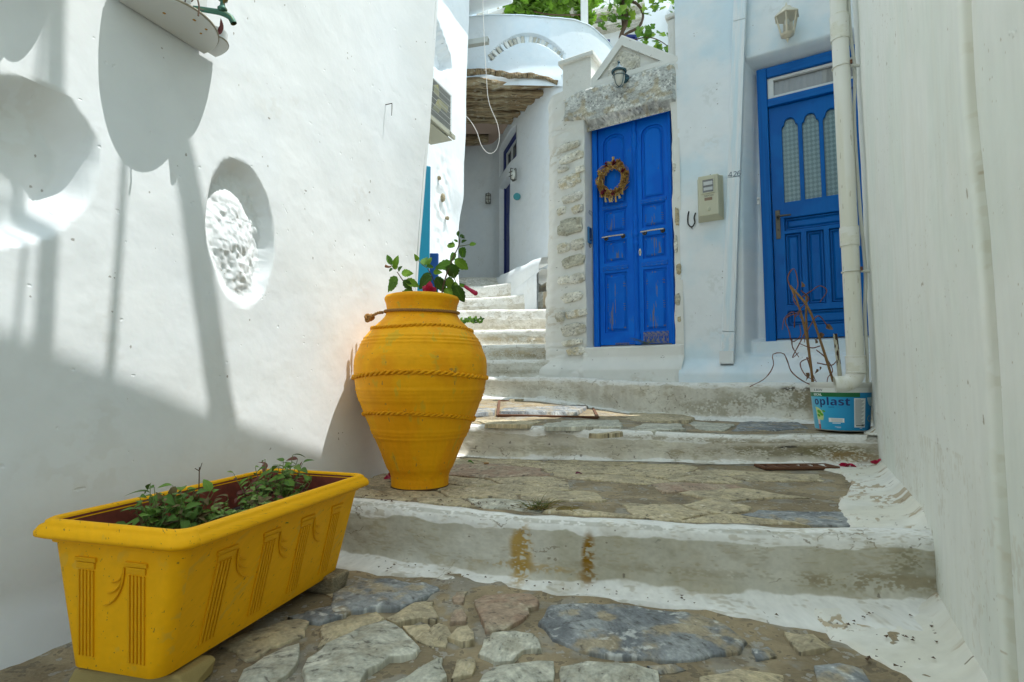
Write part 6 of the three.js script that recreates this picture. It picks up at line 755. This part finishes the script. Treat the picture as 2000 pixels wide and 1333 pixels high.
{
  const bx = 1.855, bf = 3.03, by = Y2(1.9, 3) + 0.012, H = 0.265;
  const o = thing('paint_bucket', 'used blue and white plastic paint bucket holding a dead plant, below the downpipe', 'bucket', V(bx, by, bf));
  // printed label: canvas wrapped round the front of the pail
  const cv = document.createElement('canvas'); cv.width = 1024; cv.height = 512; const c = cv.getContext('2d');
  const gr = c.createLinearGradient(0, 0, 1024, 0); gr.addColorStop(0, '#bfe3ee'); gr.addColorStop(0.22, '#5fbfe0'); gr.addColorStop(0.5, '#1b9fd6'); gr.addColorStop(1, '#0a79b8'); c.fillStyle = gr; c.fillRect(0, 0, 1024, 512);
  c.fillStyle = '#e9ebe6'; c.fillRect(0, 0, 1024, 62); c.fillStyle = '#12703a'; c.fillRect(0, 62, 700, 52); c.fillStyle = '#1590c8'; c.fillRect(700, 62, 324, 52);
  c.fillStyle = '#ffffff'; c.font = 'bold 40px sans-serif'; c.fillText('GICAL', 225, 103); c.fillStyle = '#15306e'; c.font = 'bold 128px sans-serif'; c.fillText('oplast', 225, 215); c.font = '26px sans-serif'; c.fillText('lastic', 400, 246);
  c.fillStyle = '#cfe39a'; c.beginPath(); c.moveTo(230, 240); c.bezierCurveTo(330, 250, 360, 330, 330, 400); c.lineTo(250, 400); c.closePath(); c.fill(); c.fillStyle = '#5fae2c'; for (const [x, y, r] of [[285, 300, 20], [315, 330, 16], [275, 345, 16], [345, 290, 12]]) { c.beginPath(); c.ellipse(x, y, r * 1.5, r, 0.5, 0, 6.3); c.fill(); }
  c.fillStyle = '#c9584a'; c.fillRect(262, 420, 26, 92); c.fillStyle = '#f4d9cf'; c.fillRect(255, 392, 30, 60);
  c.fillStyle = '#f4f6f4'; c.fillRect(395, 368, 150, 50); c.fillStyle = '#8a96a0'; for (let i = 0; i < 3; i++) c.fillRect(420, 378 + i * 13, 110, 4); c.fillStyle = '#dfeef4'; c.fillRect(430, 424, 80, 10);
  c.fillStyle = '#e9ece8'; c.fillRect(640, 128, 128, 345); c.fillStyle = '#6f7880'; for (let i = 0; i < 38; i++) c.fillRect(652, 142 + i * 8, 60 + ((i * 37) % 45), 3); c.fillStyle = '#2a2f33'; c.fillRect(657, 448, 90, 10); for (let i = 0; i < 14; i++) c.fillRect(722 + i * 3, 436, 1.6, 26);
  c.fillStyle = '#b9d8e2'; c.beginPath(); c.moveTo(790, 120); c.bezierCurveTo(820, 260, 900, 230, 960, 180); c.lineTo(960, 114); c.closePath(); c.fill(); c.strokeStyle = '#d9c24a'; c.lineWidth = 6; c.beginPath(); c.ellipse(860, 370, 48, 34, 0, 0.5, 4.6); c.stroke();
  c.strokeStyle = '#202428'; c.lineWidth = 4; c.font = 'italic bold 36px serif'; c.fillStyle = '#3a3f42'; c.fillText('X.BON', 232, 46); c.fillStyle = 'rgba(240,240,236,1)'; c.fillRect(452, 470, 60, 5); c.fillRect(470, 480, 40, 4); c.fillRect(700, 480, 30, 6);
  const lt = new THREE.CanvasTexture(cv); lt.colorSpace = THREE.SRGBColorSpace; const lm = std({ map: lt, roughness: 0.35 });
  const tp = y => mix(0.132, 0.152, y / H);
  const half = (y0, y1, d) => { const n = 64, P = [], U = [], I = []; for (let i = 0; i <= n; i++) { const u = i / n, a = mix(-2.43, 1.27, u); for (const k of [0, 1]) { const y = k ? y1 : y0, r = tp(y) + d; P.push(Math.sin(a) * r, y, Math.cos(a) * r); U.push(u, k); } if (i < n) I.push(2 * i, 2 * i + 2, 2 * i + 1, 2 * i + 1, 2 * i + 2, 2 * i + 3); } const g = new THREE.BufferGeometry(); g.setAttribute('position', new THREE.Float32BufferAttribute(P, 3)); g.setAttribute('uv', new THREE.Float32BufferAttribute(U, 2)); g.setIndex(I); g.computeVertexNormals(); return g; };
  const pail = std({ color: C(0.70, 0.70, 0.64), roughness: 0.45 });
  obj('pail', at(new THREE.LatheGeometry([[0.001, 0], [0.128, 0], [0.132, 0.006], [tp(0.20), 0.20], [tp(0.235), 0.235], [tp(0.24) + 0.005, 0.24], [tp(0.26) + 0.005, 0.262], [tp(0.26) + 0.001, 0.267], [tp(0.26) - 0.003, 0.262], [tp(0.2) - 0.003, 0.2]].map(p => new THREE.Vector2(...p)), 64)), pail, o);
  obj('label', half(0.006, 0.238, 0.0008), lm, o);
  obj('soil', at(new THREE.CircleGeometry(0.146, 40), 0, 0.236, 0, -Math.PI / 2), std({ color: C(0.17, 0.16, 0.15), roughness: 1 }), o);
  // dead plant tied to canes
  const q = (x, y, df = 0) => new THREE.Vector3((x - 1641) * 0.00289, (747 - y) * 0.00291 + 0.24, -df);     // metres from the pail's foot
  const dp = thing('dead_plant', 'dried leafless vine on thin canes standing in the paint bucket', 'plant', V(bx, by, bf)), cane = std({ color: C(0.26, 0.15, 0.06), roughness: 0.9 }), vine = std({ color: C(0.19, 0.08, 0.055), roughness: 0.9 }), dry = std({ color: C(0.22, 0.13, 0.07), roughness: 1, side: THREE.DoubleSide });
  for (const L of [[[1594, 748], [1580, 660], [1566, 585], [1555, 547]], [[1632, 748], [1605, 655], [1580, 590], [1556, 550]], [[1590, 700], [1584, 620], [1583, 568]]]) obj('cane', taper(L.map(p => q(p[0], p[1], rr(-0.02, 0.03))), 0.0075, 0.0055, 20, 7, 0.4), cane, dp);
  const VN = [[[1610, 748], [1580, 738], [1556, 718], [1542, 695], [1528, 682], [1512, 684], [1510, 705], [1500, 730], [1470, 747]], [[1556, 555], [1552, 530], [1565, 512], [1570, 545], [1556, 575], [1562, 600], [1556, 612]], [[1568, 600], [1545, 612], [1540, 640], [1548, 660], [1560, 650], [1570, 625]], [[1580, 570], [1590, 560], [1606, 550], [1615, 560], [1613, 580]], [[1562, 630], [1549, 602], [1540, 612], [1536, 635]], [[1585, 640], [1560, 660], [1552, 690], [1570, 680]], [[1600, 675], [1622, 690], [1628, 715], [1614, 730], [1612, 748]], [[1586, 690], [1570, 700], [1572, 725], [1586, 735]], [[1605, 700], [1625, 705], [1646, 695]], [[1575, 640], [1596, 610], [1618, 632], [1628, 630]], [[1578, 690], [1592, 720], [1598, 745]], [[1566, 560], [1585, 575], [1574, 600], [1588, 625], [1580, 660]], [[1602, 668], [1580, 672], [1566, 662]], [[1545, 655], [1552, 670], [1558, 690]]];
  obj('vine_stem', VN.map(L => taper(L.map(p => q(p[0], p[1], rr(-0.04, 0.05))), 0.0038, 0.0022, 30, 5, 0.5)), vine, dp);
  const lg = leafGeo(0.05, 0.04, 0.7, 0.6, 0.4, 5); for (const [x, y, s, dx, dy] of [[1622, 632, 1, 1, 0.2], [1612, 640, 0.9, -0.3, -1], [1577, 550, 0.7, 0.4, 1], [1600, 662, 0.6, 0.2, 1], [1578, 720, 0.9, 0.5, -1], [1600, 712, 0.55, 0, -1], [1606, 708, 0.45, 0.4, -1]]) setLeaf(obj('leaf', lg, dry, dp), q(x, y, 0.02), new THREE.Vector3(dx, dy, 0.2), new THREE.Vector3(0.5, 0.5, 1), s);
  const rod = std({ map: tex(64, 256, (u, v) => wP(u, v * 3) > 0.56 ? [0.06, 0.03, 0.015] : [0.60, 0.58, 0.44], 1, 1), roughness: 0.7 });
  tag(obj('rod', taper([q(1647, 748, 0.02).add(V(bx, by, bf)), q(1644, 700, 0.02).add(V(bx, by, bf)), q(1640, 643, 0.02).add(V(bx, by, bf))], 0.0115, 0.0115, 14, 10), rod), 'rusty white painted rod standing in the paint bucket beside the dead plant', 'rod');
}
// ------------------------------------------------------------ iron in the paving
{
  const onG = (x, f, y, w) => V(x, y, f);
  const g = thing('drain_grate', 'flat rusty iron drain grate in the tread below the second step', 'grate', V(1.395, 0.184, 2.66), 0.05); const s = rectS(-0.185, -0.055, 0.185, 0.055); for (let i = 0; i < 6; i++) s.holes.push(new THREE.Path(rectS(-0.172 + i * 0.058, -0.043, -0.172 + i * 0.058 + 0.046, 0.043).getPoints())); obj('frame', at(ext(s, 0.012, 0.0015), 0, 0.002, 0, -Math.PI / 2), rust, g); for (let i = 0; i < 12; i++) obj('bar', at(rbox(0.010, 0.008, 0.086, 0.002), -0.158 + i * 0.029, 0.006, 0), rust, g); obj('pit', at(rbox(0.36, 0.004, 0.10, 0.001), 0, 0.0, 0), std({ color: C(0.07, 0.03, 0.02), roughness: 1 }), g);
  const P = [[975, 785], [1152, 787], [1168, 819], [972, 815]];
  const fr = thing('access_cover', 'rusty iron frame of an access cover set round a blue-grey slab', 'cover frame', V(0, 0, 0)); const Q = [[-0.108, 4.55], [0.768, 5.308], [0.554, 3.468], [-0.092, 3.446]]; for (let i = 0; i < 4; i++) { const a = Q[i], b = Q[(i + 1) % 4], ya = Y2(a[0], a[1]) + 0.009, yb = Y2(b[0], b[1]) + 0.009, A = V(a[0], ya, a[1]), B = V(b[0], yb, b[1]), L = A.distanceTo(B), m = obj('frame_bar', rbox(L, 0.008, 0.020, 0.002), rust, fr); m.position.copy(A.clone().lerp(B, 0.5)); m.quaternion.setFromUnitVectors(new THREE.Vector3(1, 0, 0), B.clone().sub(A).normalize()); }
}
// ------------------------------------------------------------ litter and small growth
{
  const pet = (label, x, f, y, seed) => { const r = rng(seed), o = thing('fallen_blossom', label, 'blossom', V(x, y, f)); for (let i = 0; i < 6; i++) setLeaf(obj('petal', leafGeo(0.045, 0.036, rr(-0.3, 0.6, r), rr(0.2, 0.8, r), 0.2, 5), petalMat, o), new THREE.Vector3(rr(-0.012, 0.012, r), 0.006, rr(-0.01, 0.01, r)), new THREE.Vector3(rr(-1, 1, r), rr(0.2, 0.8, r), rr(-1, 1, r)), rv(r).setY(0.6), rr(0.6, 0.9, r)); };
  pet('fallen crimson blossom on the tread left of the other one, near the drain grate', 1.655, 2.67, 0.186, 401); pet('fallen crimson blossom against the foot of the right wall', 1.79, 2.64, 0.205, 402); pet('fallen purple blossom beside the base of the yellow jar', -0.53, 2.36, 0.186, 403);
  const lf = (nm, label, cat, x, f, y, m, L, W, d) => tag(setLeaf(obj(nm, leafGeo(L, W, 0.6, 0.5, 0.2, 5), m), V(x, y, f), new THREE.Vector3(...d), new THREE.Vector3(0.1, 1, 0.3)), label, cat);
  lf('fallen_leaf', 'small green leaf lying on the lowest tread right of the jar', 'leaf', -0.23, 2.79, 0.194, gHib[0], 0.035, 0.022, [1, 0.2, 0.2]); lf('fallen_petal', 'dark dry magenta petal in the middle of the lowest tread', 'petal', 0.285, 2.44, 0.192, std({ color: C(0.14, 0.03, 0.05), roughness: 0.9, side: THREE.DoubleSide }), 0.05, 0.02, [1, 0.3, -0.5]);
  tag(obj('cigarette_butt', [at(new THREE.CylinderGeometry(0.004, 0.004, 0.024, 10), 0, 0, 0, 0, 0.3, Math.PI / 2)].map(g => at(g, -0.13, 0.195, -2.74)), std({ color: C(0.45, 0.25, 0.1), roughness: 0.9 })), 'cigarette butt on the lowest tread right of the green leaf', 'cigarette butt');
  // dry grass tuft growing from the joint behind the lowest nosing
  const dryG = std({ color: C(0.27, 0.20, 0.06), roughness: 1, side: THREE.DoubleSide }), grn = std({ color: C(0.10, 0.13, 0.03), roughness: 1, side: THREE.DoubleSide });
  const tuft = (label, x, f, y, n, L, flat, seed, mats, dir) => { const r = rng(seed), o = thing('grass_tuft', label, 'grass', V(x, y, f)), G = [[], []]; for (let i = 0; i < n; i++) { const d = new THREE.Vector3(rr(-1, 1, r) + dir, rr(0.1, 1, r) * (1 - flat), rr(-0.6, 0.6, r)).normalize(), l = L * rr(0.4, 1, r), p0 = new THREE.Vector3(rr(-0.03, 0.03, r), 0, rr(-0.008, 0.008, r)); G[i % 2].push(taper([p0, p0.clone().addScaledVector(d, l * 0.5).add(new THREE.Vector3(0, 0.008, 0)), p0.clone().addScaledVector(d, l)], 0.0012, 0.0004, 5, 4)); } obj('blades', G[0], mats[0], o); obj('blades', G[1], mats[1], o); return o; };
  tuft('dry yellow-green grass tuft sprouting behind the edge of the lowest step', 0.09, 1.80, 0.186, 80, 0.09, 0.65, 411, [dryG, grn], 0.15); tuft('flattened dry grass trailing right of the tuft on the lowest step', 0.16, 1.785, 0.186, 40, 0.08, 0.92, 412, [dryG, dryG], 1.2);
  tuft('thin green grass blades on the sill of the blue double door', 1.15, 4.60, 0.93, 26, 0.20, 0.75, 413, [grn, grn], 0); 
  const wd = thing('weed', 'low bright green weed growing on a step beside the jar', 'plant', V(-0.43, 1.20, 5.5)), r = rng(421), lw = leafGeo(0.045, 0.03, 0.2, 0.3, 0.3, 5); for (let i = 0; i < 60; i++) setLeaf(obj('leaf', lw, gHib[i % 3], wd), new THREE.Vector3(rr(-0.10, 0.12, r), rr(0, 0.05, r), rr(-0.03, 0.05, r)), new THREE.Vector3(rr(-1, 1, r), rr(0.2, 1, r), rr(-0.5, 1, r)), new THREE.Vector3(rr(-0.5, 0.5, r), 0.6, 1), rr(0.6, 1, r));
  // crumbs and bits of dry leaf
  const bits = [], q = rng(431); for (let i = 0; i < 170; i++) { let x, f, y; if (i < 60) { x = rr(-0.55, 0.15, q); f = mix(1.98, 1.80, (x + 0.55) / 0.7) + rr(-0.06, 0.06, q); y = 0.192; } else if (i < 100) { x = rr(-0.45, 0.8, q); f = mix(1.80, 1.48, (x + 0.45) / 1.0) + rr(-0.05, 0.03, q); y = 0.018; } else if (i < 135) { x = rr(0.75, 1.05, q); f = rr(1.15, 1.42, q); y = 0.018; } else { x = rr(1.3, 1.7, q); f = mix(1.75, 2.55, (x - 1.3) / 0.4) + rr(-0.1, 0.1, q) - 0.1; y = 0.196; } const g = new THREE.TetrahedronGeometry(rr(0.002, 0.006, q)); g.scale(rr(0.8, 2, q), 0.5, 1); bits.push(at(g, x, y, -f, 0, rr(0, 6, q))); }
  tag(obj('litter', bits, std({ color: C(0.09, 0.05, 0.025), roughness: 1 })), 'brown crumbs and bits of dry leaf scattered over the whitewashed edges', 'litter', null, 'stuff');
}
// ------------------------------------------------------------ behind the jar: boards, air conditioner, passage things
tag(obj('door_leaf', at(rbox(0.16, 1.75, 0.035, 0.006), ...V(-0.598, 1.10, 3.30).toArray(), 0, 0.35), turq), 'turquoise wooden door leaf standing open behind the corner of the left house', 'door');
tag(obj('plank', at(rbox(0.055, 1.1, 0.03, 0.004), ...V(-0.505, 0.885, 3.42).toArray()), brightBlue), 'blue wooden plank standing right of the turquoise door leaf', 'plank');
{
  const o = thing('air_conditioner', 'outdoor air conditioner unit on brackets on the white house wall', 'air conditioner', V(-1.02, 3.57, 5.96), Math.PI / 2 - 23 * rad); // local z out of the wall, x toward the camera end
  const shell = std({ color: C(0.60, 0.62, 0.60), roughness: 0.45 }), grey = std({ color: C(0.30, 0.32, 0.28), roughness: 0.6 });
  obj('case', at(rbox(0.80, 0.52, 0.27, 0.012), 0, 0.26, 0), shell, o);
  obj('fan', [at(new THREE.CylinderGeometry(0.05, 0.05, 0.02, 20), 0.10, 0.26, 0.142, Math.PI / 2), ...[0, 1, 2].map(k => at(rbox(0.18, 0.11, 0.006, 0.002), 0.10 + Math.cos(k * 2.09) * 0.11, 0.26 + Math.sin(k * 2.09) * 0.11, 0.140, 0.2, 0, k * 2.09))], std({ color: C(0.32, 0.30, 0.14), roughness: 0.6 }), o);
  const gr = []; for (let i = 0; i < 22; i++) gr.push(at(rbox(0.004, 0.47, 0.004, 0.001), -0.13 + i * 0.0235, 0.26, 0.155)); for (let i = 0; i < 7; i++) gr.push(at(rbox(0.50, 0.005, 0.005, 0.001), 0.12, 0.04 + i * 0.073, 0.152)); obj('grille', gr, std({ color: C(0.45, 0.46, 0.42), roughness: 0.5 }), o); obj('grille_back', at(rbox(0.50, 0.47, 0.004, 0.001), 0.12, 0.26, 0.1365), std({ color: C(0.05, 0.055, 0.05), roughness: 0.8 }), o);
  obj('badge', at(rbox(0.12, 0.03, 0.003, 0.001), -0.28, 0.43, 0.137), grey, o);
  const b = obj('bracket', [at(rbox(0.04, 0.03, 0.40, 0.004), 0.30, -0.02, 0.0), at(rbox(0.04, 0.03, 0.40, 0.004), -0.30, -0.02, 0.0), at(rbox(0.84, 0.05, 0.03, 0.004), 0, -0.02, 0.17), at(rbox(0.80, 0.008, 0.30, 0.002), 0, -0.055, 0.0)], std({ color: C(0.34, 0.34, 0.26), roughness: 0.7 }), o);
}
{
  const bulk = (label, p, ry) => { const o = thing('bulkhead_lamp', label, 'lamp', p, ry); obj('base', at(rbox(0.11, 0.22, 0.04, 0.02, 3), 0, 0, 0.02), dullMetal, o); obj('glass', at(new THREE.SphereGeometry(1, 20, 14).scale(0.046, 0.095, 0.06), 0, 0, 0.04), frost, o); obj('cage', [at(rbox(0.012, 0.20, 0.012, 0.003), 0, 0, 0.10), at(rbox(0.10, 0.012, 0.012, 0.003), 0, 0.035, 0.098), at(rbox(0.10, 0.012, 0.012, 0.003), 0, -0.035, 0.098), at(rbox(0.012, 0.012, 0.08, 0.003), 0, 0.098, 0.06), at(rbox(0.012, 0.012, 0.08, 0.003), 0, -0.098, 0.06)], bronze, o); return o; };
  bulk('oval caged bulkhead lamp right of the far dark blue door', V(0.055, 4.16, 9.0), -0.9); bulk('oval caged bulkhead lamp on the shaded wall left of the far dark blue door', V(-0.48, 4.24, 10.45), 0.1);
  tag(obj('wall_disc', at(new THREE.CylinderGeometry(0.062, 0.062, 0.02, 32), ...V(0.085, 3.78, 9.0).toArray(), Math.PI / 2, -1.05, 0), std({ color: C(0.03, 0.22, 0.24), roughness: 0.5 })), 'round turquoise disc fixed to the wall right of the far door', 'sign');
  tag(obj('steel_tube', (() => { const s = rectS(-0.04, -0.04, 0.04, 0.04); s.holes.push(new THREE.Path(rectS(-0.033, -0.033, 0.033, 0.033).getPoints())); const g = new THREE.ExtrudeGeometry(s, { depth: 1.2, bevelEnabled: false }); g.rotateY(-Math.PI / 2 - 0.25); return at(g, ...V(-0.345, 5.60, 7.5).toArray(), 0, 0, 0); })(), std({ color: C(0.45, 0.46, 0.42), roughness: 0.5, metalness: 0.2 })), 'square hollow steel tube sticking out from the left before the bridging house', 'tube');
  tag(obj('hanging_cable', tube([V(-0.43, 6.9, 7.4), V(-0.425, 6.1, 7.4), V(-0.369, 4.986, 7.4), V(-0.331, 4.603, 7.4), V(-0.20, 4.25, 7.4), V(-0.185, 4.03, 7.4), V(-0.25, 3.87, 7.4), V(-0.33, 3.846, 7.4), V(-0.43, 3.95, 7.4), V(-0.51, 4.18, 7.4), V(-0.66, 4.42, 7.45), V(-0.85, 4.55, 7.5)], 0.0045, 90, 7), std({ color: C(0.68, 0.64, 0.58), roughness: 0.6 })), 'white cable hanging in a long loop before the passage', 'cable');
}
// ------------------------------------------------------------ pergola and grapevine on the terrace
{
  const pg = thing('pergola', 'white timber pergola on the terrace above the passage', 'pergola', V(0, 0, 0)), pw = std({ color: C(0.66, 0.66, 0.62), roughness: 0.6 });
  const bar = (nm, a, b, w) => { const L = a.distanceTo(b), m = obj(nm, rbox(w, L, w, 0.008), pw, pg); m.position.copy(a.clone().lerp(b, 0.5)); m.quaternion.setFromUnitVectors(UP, b.clone().sub(a).normalize()); };
  bar('post', V(-0.44, 6.3, 8.5), V(-0.44, 8.6, 8.5), 0.10); bar('post', V(1.21, 6.1, 8.5), V(1.21, 8.6, 8.5), 0.11);
  bar('rafter', V(0.10, 7.9, 9.3), V(1.35, 7.35, 10.9), 0.10); bar('rafter', V(-0.9, 7.85, 9.6), V(0.35, 7.35, 10.9), 0.10); bar('rafter', V(0.95, 7.75, 9.3), V(1.6, 7.5, 10.6), 0.09); bar('rafter', V(-0.6, 7.55, 9.8), V(0.5, 7.7, 9.4), 0.08);
  for (const f of [8.6, 10.2]) bar('beam', V(-1.0, 8.55, f), V(2.4, 8.55, f), 0.10); for (let i = 0; i < 7; i++) bar('slat', V(-0.8 + i * 0.5, 8.66, 8.2), V(-0.8 + i * 0.5, 8.66, 11), 0.05);
  // vine
  const gv = thing('grapevine', 'grapevine with bright green leaves climbing over the pergola above the gate', 'plant', V(0, 0, 0)), bark = std({ color: C(0.14, 0.09, 0.06), roughness: 1, bumpMap: WOODBUMP, bumpScale: 0.01 });
  obj('trunk', [taper([V(1.70, 4.9, 7.5), V(1.62, 5.45, 7.5), V(1.60, 5.65, 7.5), V(1.68, 5.90, 7.5), V(1.64, 6.3, 7.5), V(1.70, 6.9, 7.6)], 0.036, 0.028, 40, 9, 0.5), taper([V(1.66, 5.2, 7.47), V(1.56, 5.5, 7.45), V(1.66, 5.66, 7.45), V(1.86, 5.78, 7.45), V(1.92, 5.98, 7.45), V(1.82, 6.14, 7.45), V(1.70, 6.2, 7.5)], 0.024, 0.018, 40, 8, 0.5), taper([V(1.74, 5.0, 7.52), V(1.55, 5.4, 7.5), V(1.64, 5.75, 7.54), V(1.60, 6.2, 7.5)], 0.024, 0.016, 30, 7, 0.5)], bark, gv);
  obj('shoot', [taper([V(1.75, 5.6, 7.5), V(2.0, 5.58, 7.4), V(2.25, 5.45, 7.4), V(2.42, 5.2, 7.4)], 0.010, 0.004, 20, 5), taper([V(2.3, 6.6, 7.4), V(2.42, 6.1, 7.4), V(2.44, 5.6, 7.4)], 0.006, 0.004, 20, 5), taper([V(1.7, 6.7, 7.5), V(1.5, 6.5, 7.5), V(1.42, 6.0, 7.45)], 0.008, 0.004, 14, 5), taper([V(1.65, 6.6, 7.5), V(2.0, 6.55, 7.45), V(2.4, 6.7, 7.4)], 0.012, 0.006, 14, 5), taper([V(0.2, 7.4, 9.3), V(0.7, 7.15, 9.1), V(1.2, 7.0, 8.9)], 0.015, 0.01, 14, 5)], stemBrown, gv);
  // five-lobed leaf
  const lobe = (() => { const s = new THREE.Shape(), n = 40; for (let i = 0; i <= n; i++) { const a = -Math.PI * 0.42 + i / n * Math.PI * 1.84, r = 0.055 * (0.72 + 0.28 * Math.abs(Math.cos(a * 2.5 - 1.3)) + 0.05 * Math.sin(a * 17)), x = Math.cos(a) * r, y = Math.sin(a) * r; i ? s.lineTo(x, y) : s.moveTo(x, y); } s.lineTo(0, -0.012); s.closePath(); const g = new THREE.ShapeGeometry(s); const p = g.attributes.position; for (let i = 0; i < p.count; i++) p.setZ(i, 1.6 * p.getX(i) ** 2 - 2.2 * p.getY(i) ** 2 + 0.1 * Math.abs(p.getX(i))); g.computeVertexNormals(); return g; })();
  const GL = [leafMat([0.13, 0.27, 0.02], [0.2, 0.36, 0.04], 0.45), leafMat([0.08, 0.18, 0.016], [0.14, 0.27, 0.03], 0.4), leafMat([0.22, 0.36, 0.03], [0.32, 0.46, 0.06], 0.5)];
  const r = rng(601), put = (x, y, f, s) => { const m = obj('leaf', lobe, GL[Math.floor(r() * 3)], gv); setLeaf(m, V(x, y, f), new THREE.Vector3(rr(-1, 1, r), rr(-1, 0.3, r), rr(-0.5, 0.5, r)), new THREE.Vector3(rr(-0.8, 0.8, r), rr(0, 0.9, r), rr(0.2, 1, r)), s); };
  for (let i = 0; i < 95; i++) put(rr(1.30, 1.78, r), rr(5.8, 6.5, r), rr(7.25, 7.6, r), rr(0.9, 1.5, r)); for (let i = 0; i < 70; i++) put(rr(1.7, 2.4, r), 6.5 - 0.25 * r() * r() - rr(0, 0.45, r), rr(7.25, 7.6, r), rr(0.9, 1.4, r)); for (let i = 0; i < 30; i++) { const t = r(); put(1.85 + 0.5 * t + rr(-0.08, 0.08, r), 5.62 - 0.35 * t * t + rr(-0.1, 0.1, r), rr(7.3, 7.5, r), rr(0.9, 1.4, r)); } for (let i = 0; i < 34; i++) { put(2.42 + rr(-0.09, 0.09, r), rr(5.3, 6.7, r), rr(7.3, 7.45, r), rr(0.8, 1.3, r)); }
  for (const [x, y] of [[2.55, 6.05], [2.57, 5.85], [2.36, 5.35], [2.48, 5.6]]) put(x, y, 7.3, 1.3);
  const im = new THREE.InstancedMesh(lobe, GL[0], 2600), mm = new THREE.Object3D(); for (let i = 0; i < 2600; i++) { const cl = i % 2, x = cl ? rr(-0.15, 0.75, r) + 0.35 * n3(i, 2, 2) : rr(0.3, 1.6, r), f = rr(8.9, 11.0, r), y = (cl ? 7.35 : 7.45) + 0.35 * n3(x * 2.2, f * 2.2, 4) + rr(-0.10, 0.3, r) + (f - 9) * 0.25; setLeaf(mm, V(x, y, f), new THREE.Vector3(rr(-1, 1, r), rr(-1, 0.3, r), rr(-1, 1, r)), new THREE.Vector3(rr(-0.6, 0.6, r), 1, rr(-0.4, 0.8, r)), rr(1.0, 1.7, r)); mm.updateMatrix(); im.setMatrixAt(i, mm.matrix); const k = rr(0.6, 1.6, r); im.setColorAt(i, new THREE.Color(k, k, k * 0.8)); } im.name = 'canopy'; im.userData.kind = 'stuff'; gv.add(im);
}

// ------------------------------------------------------------ draw
scene.traverse(o => { if (o.isMesh) { o.castShadow = o.receiveShadow = true; } });
const renderer = new THREE.WebGLRenderer({ antialias: true });
renderer.setSize(1024, 682); renderer.shadowMap.enabled = true;
renderer.toneMapping = THREE.LinearToneMapping; renderer.toneMappingExposure = EXPOSURE;
renderer.render(scene, camera);
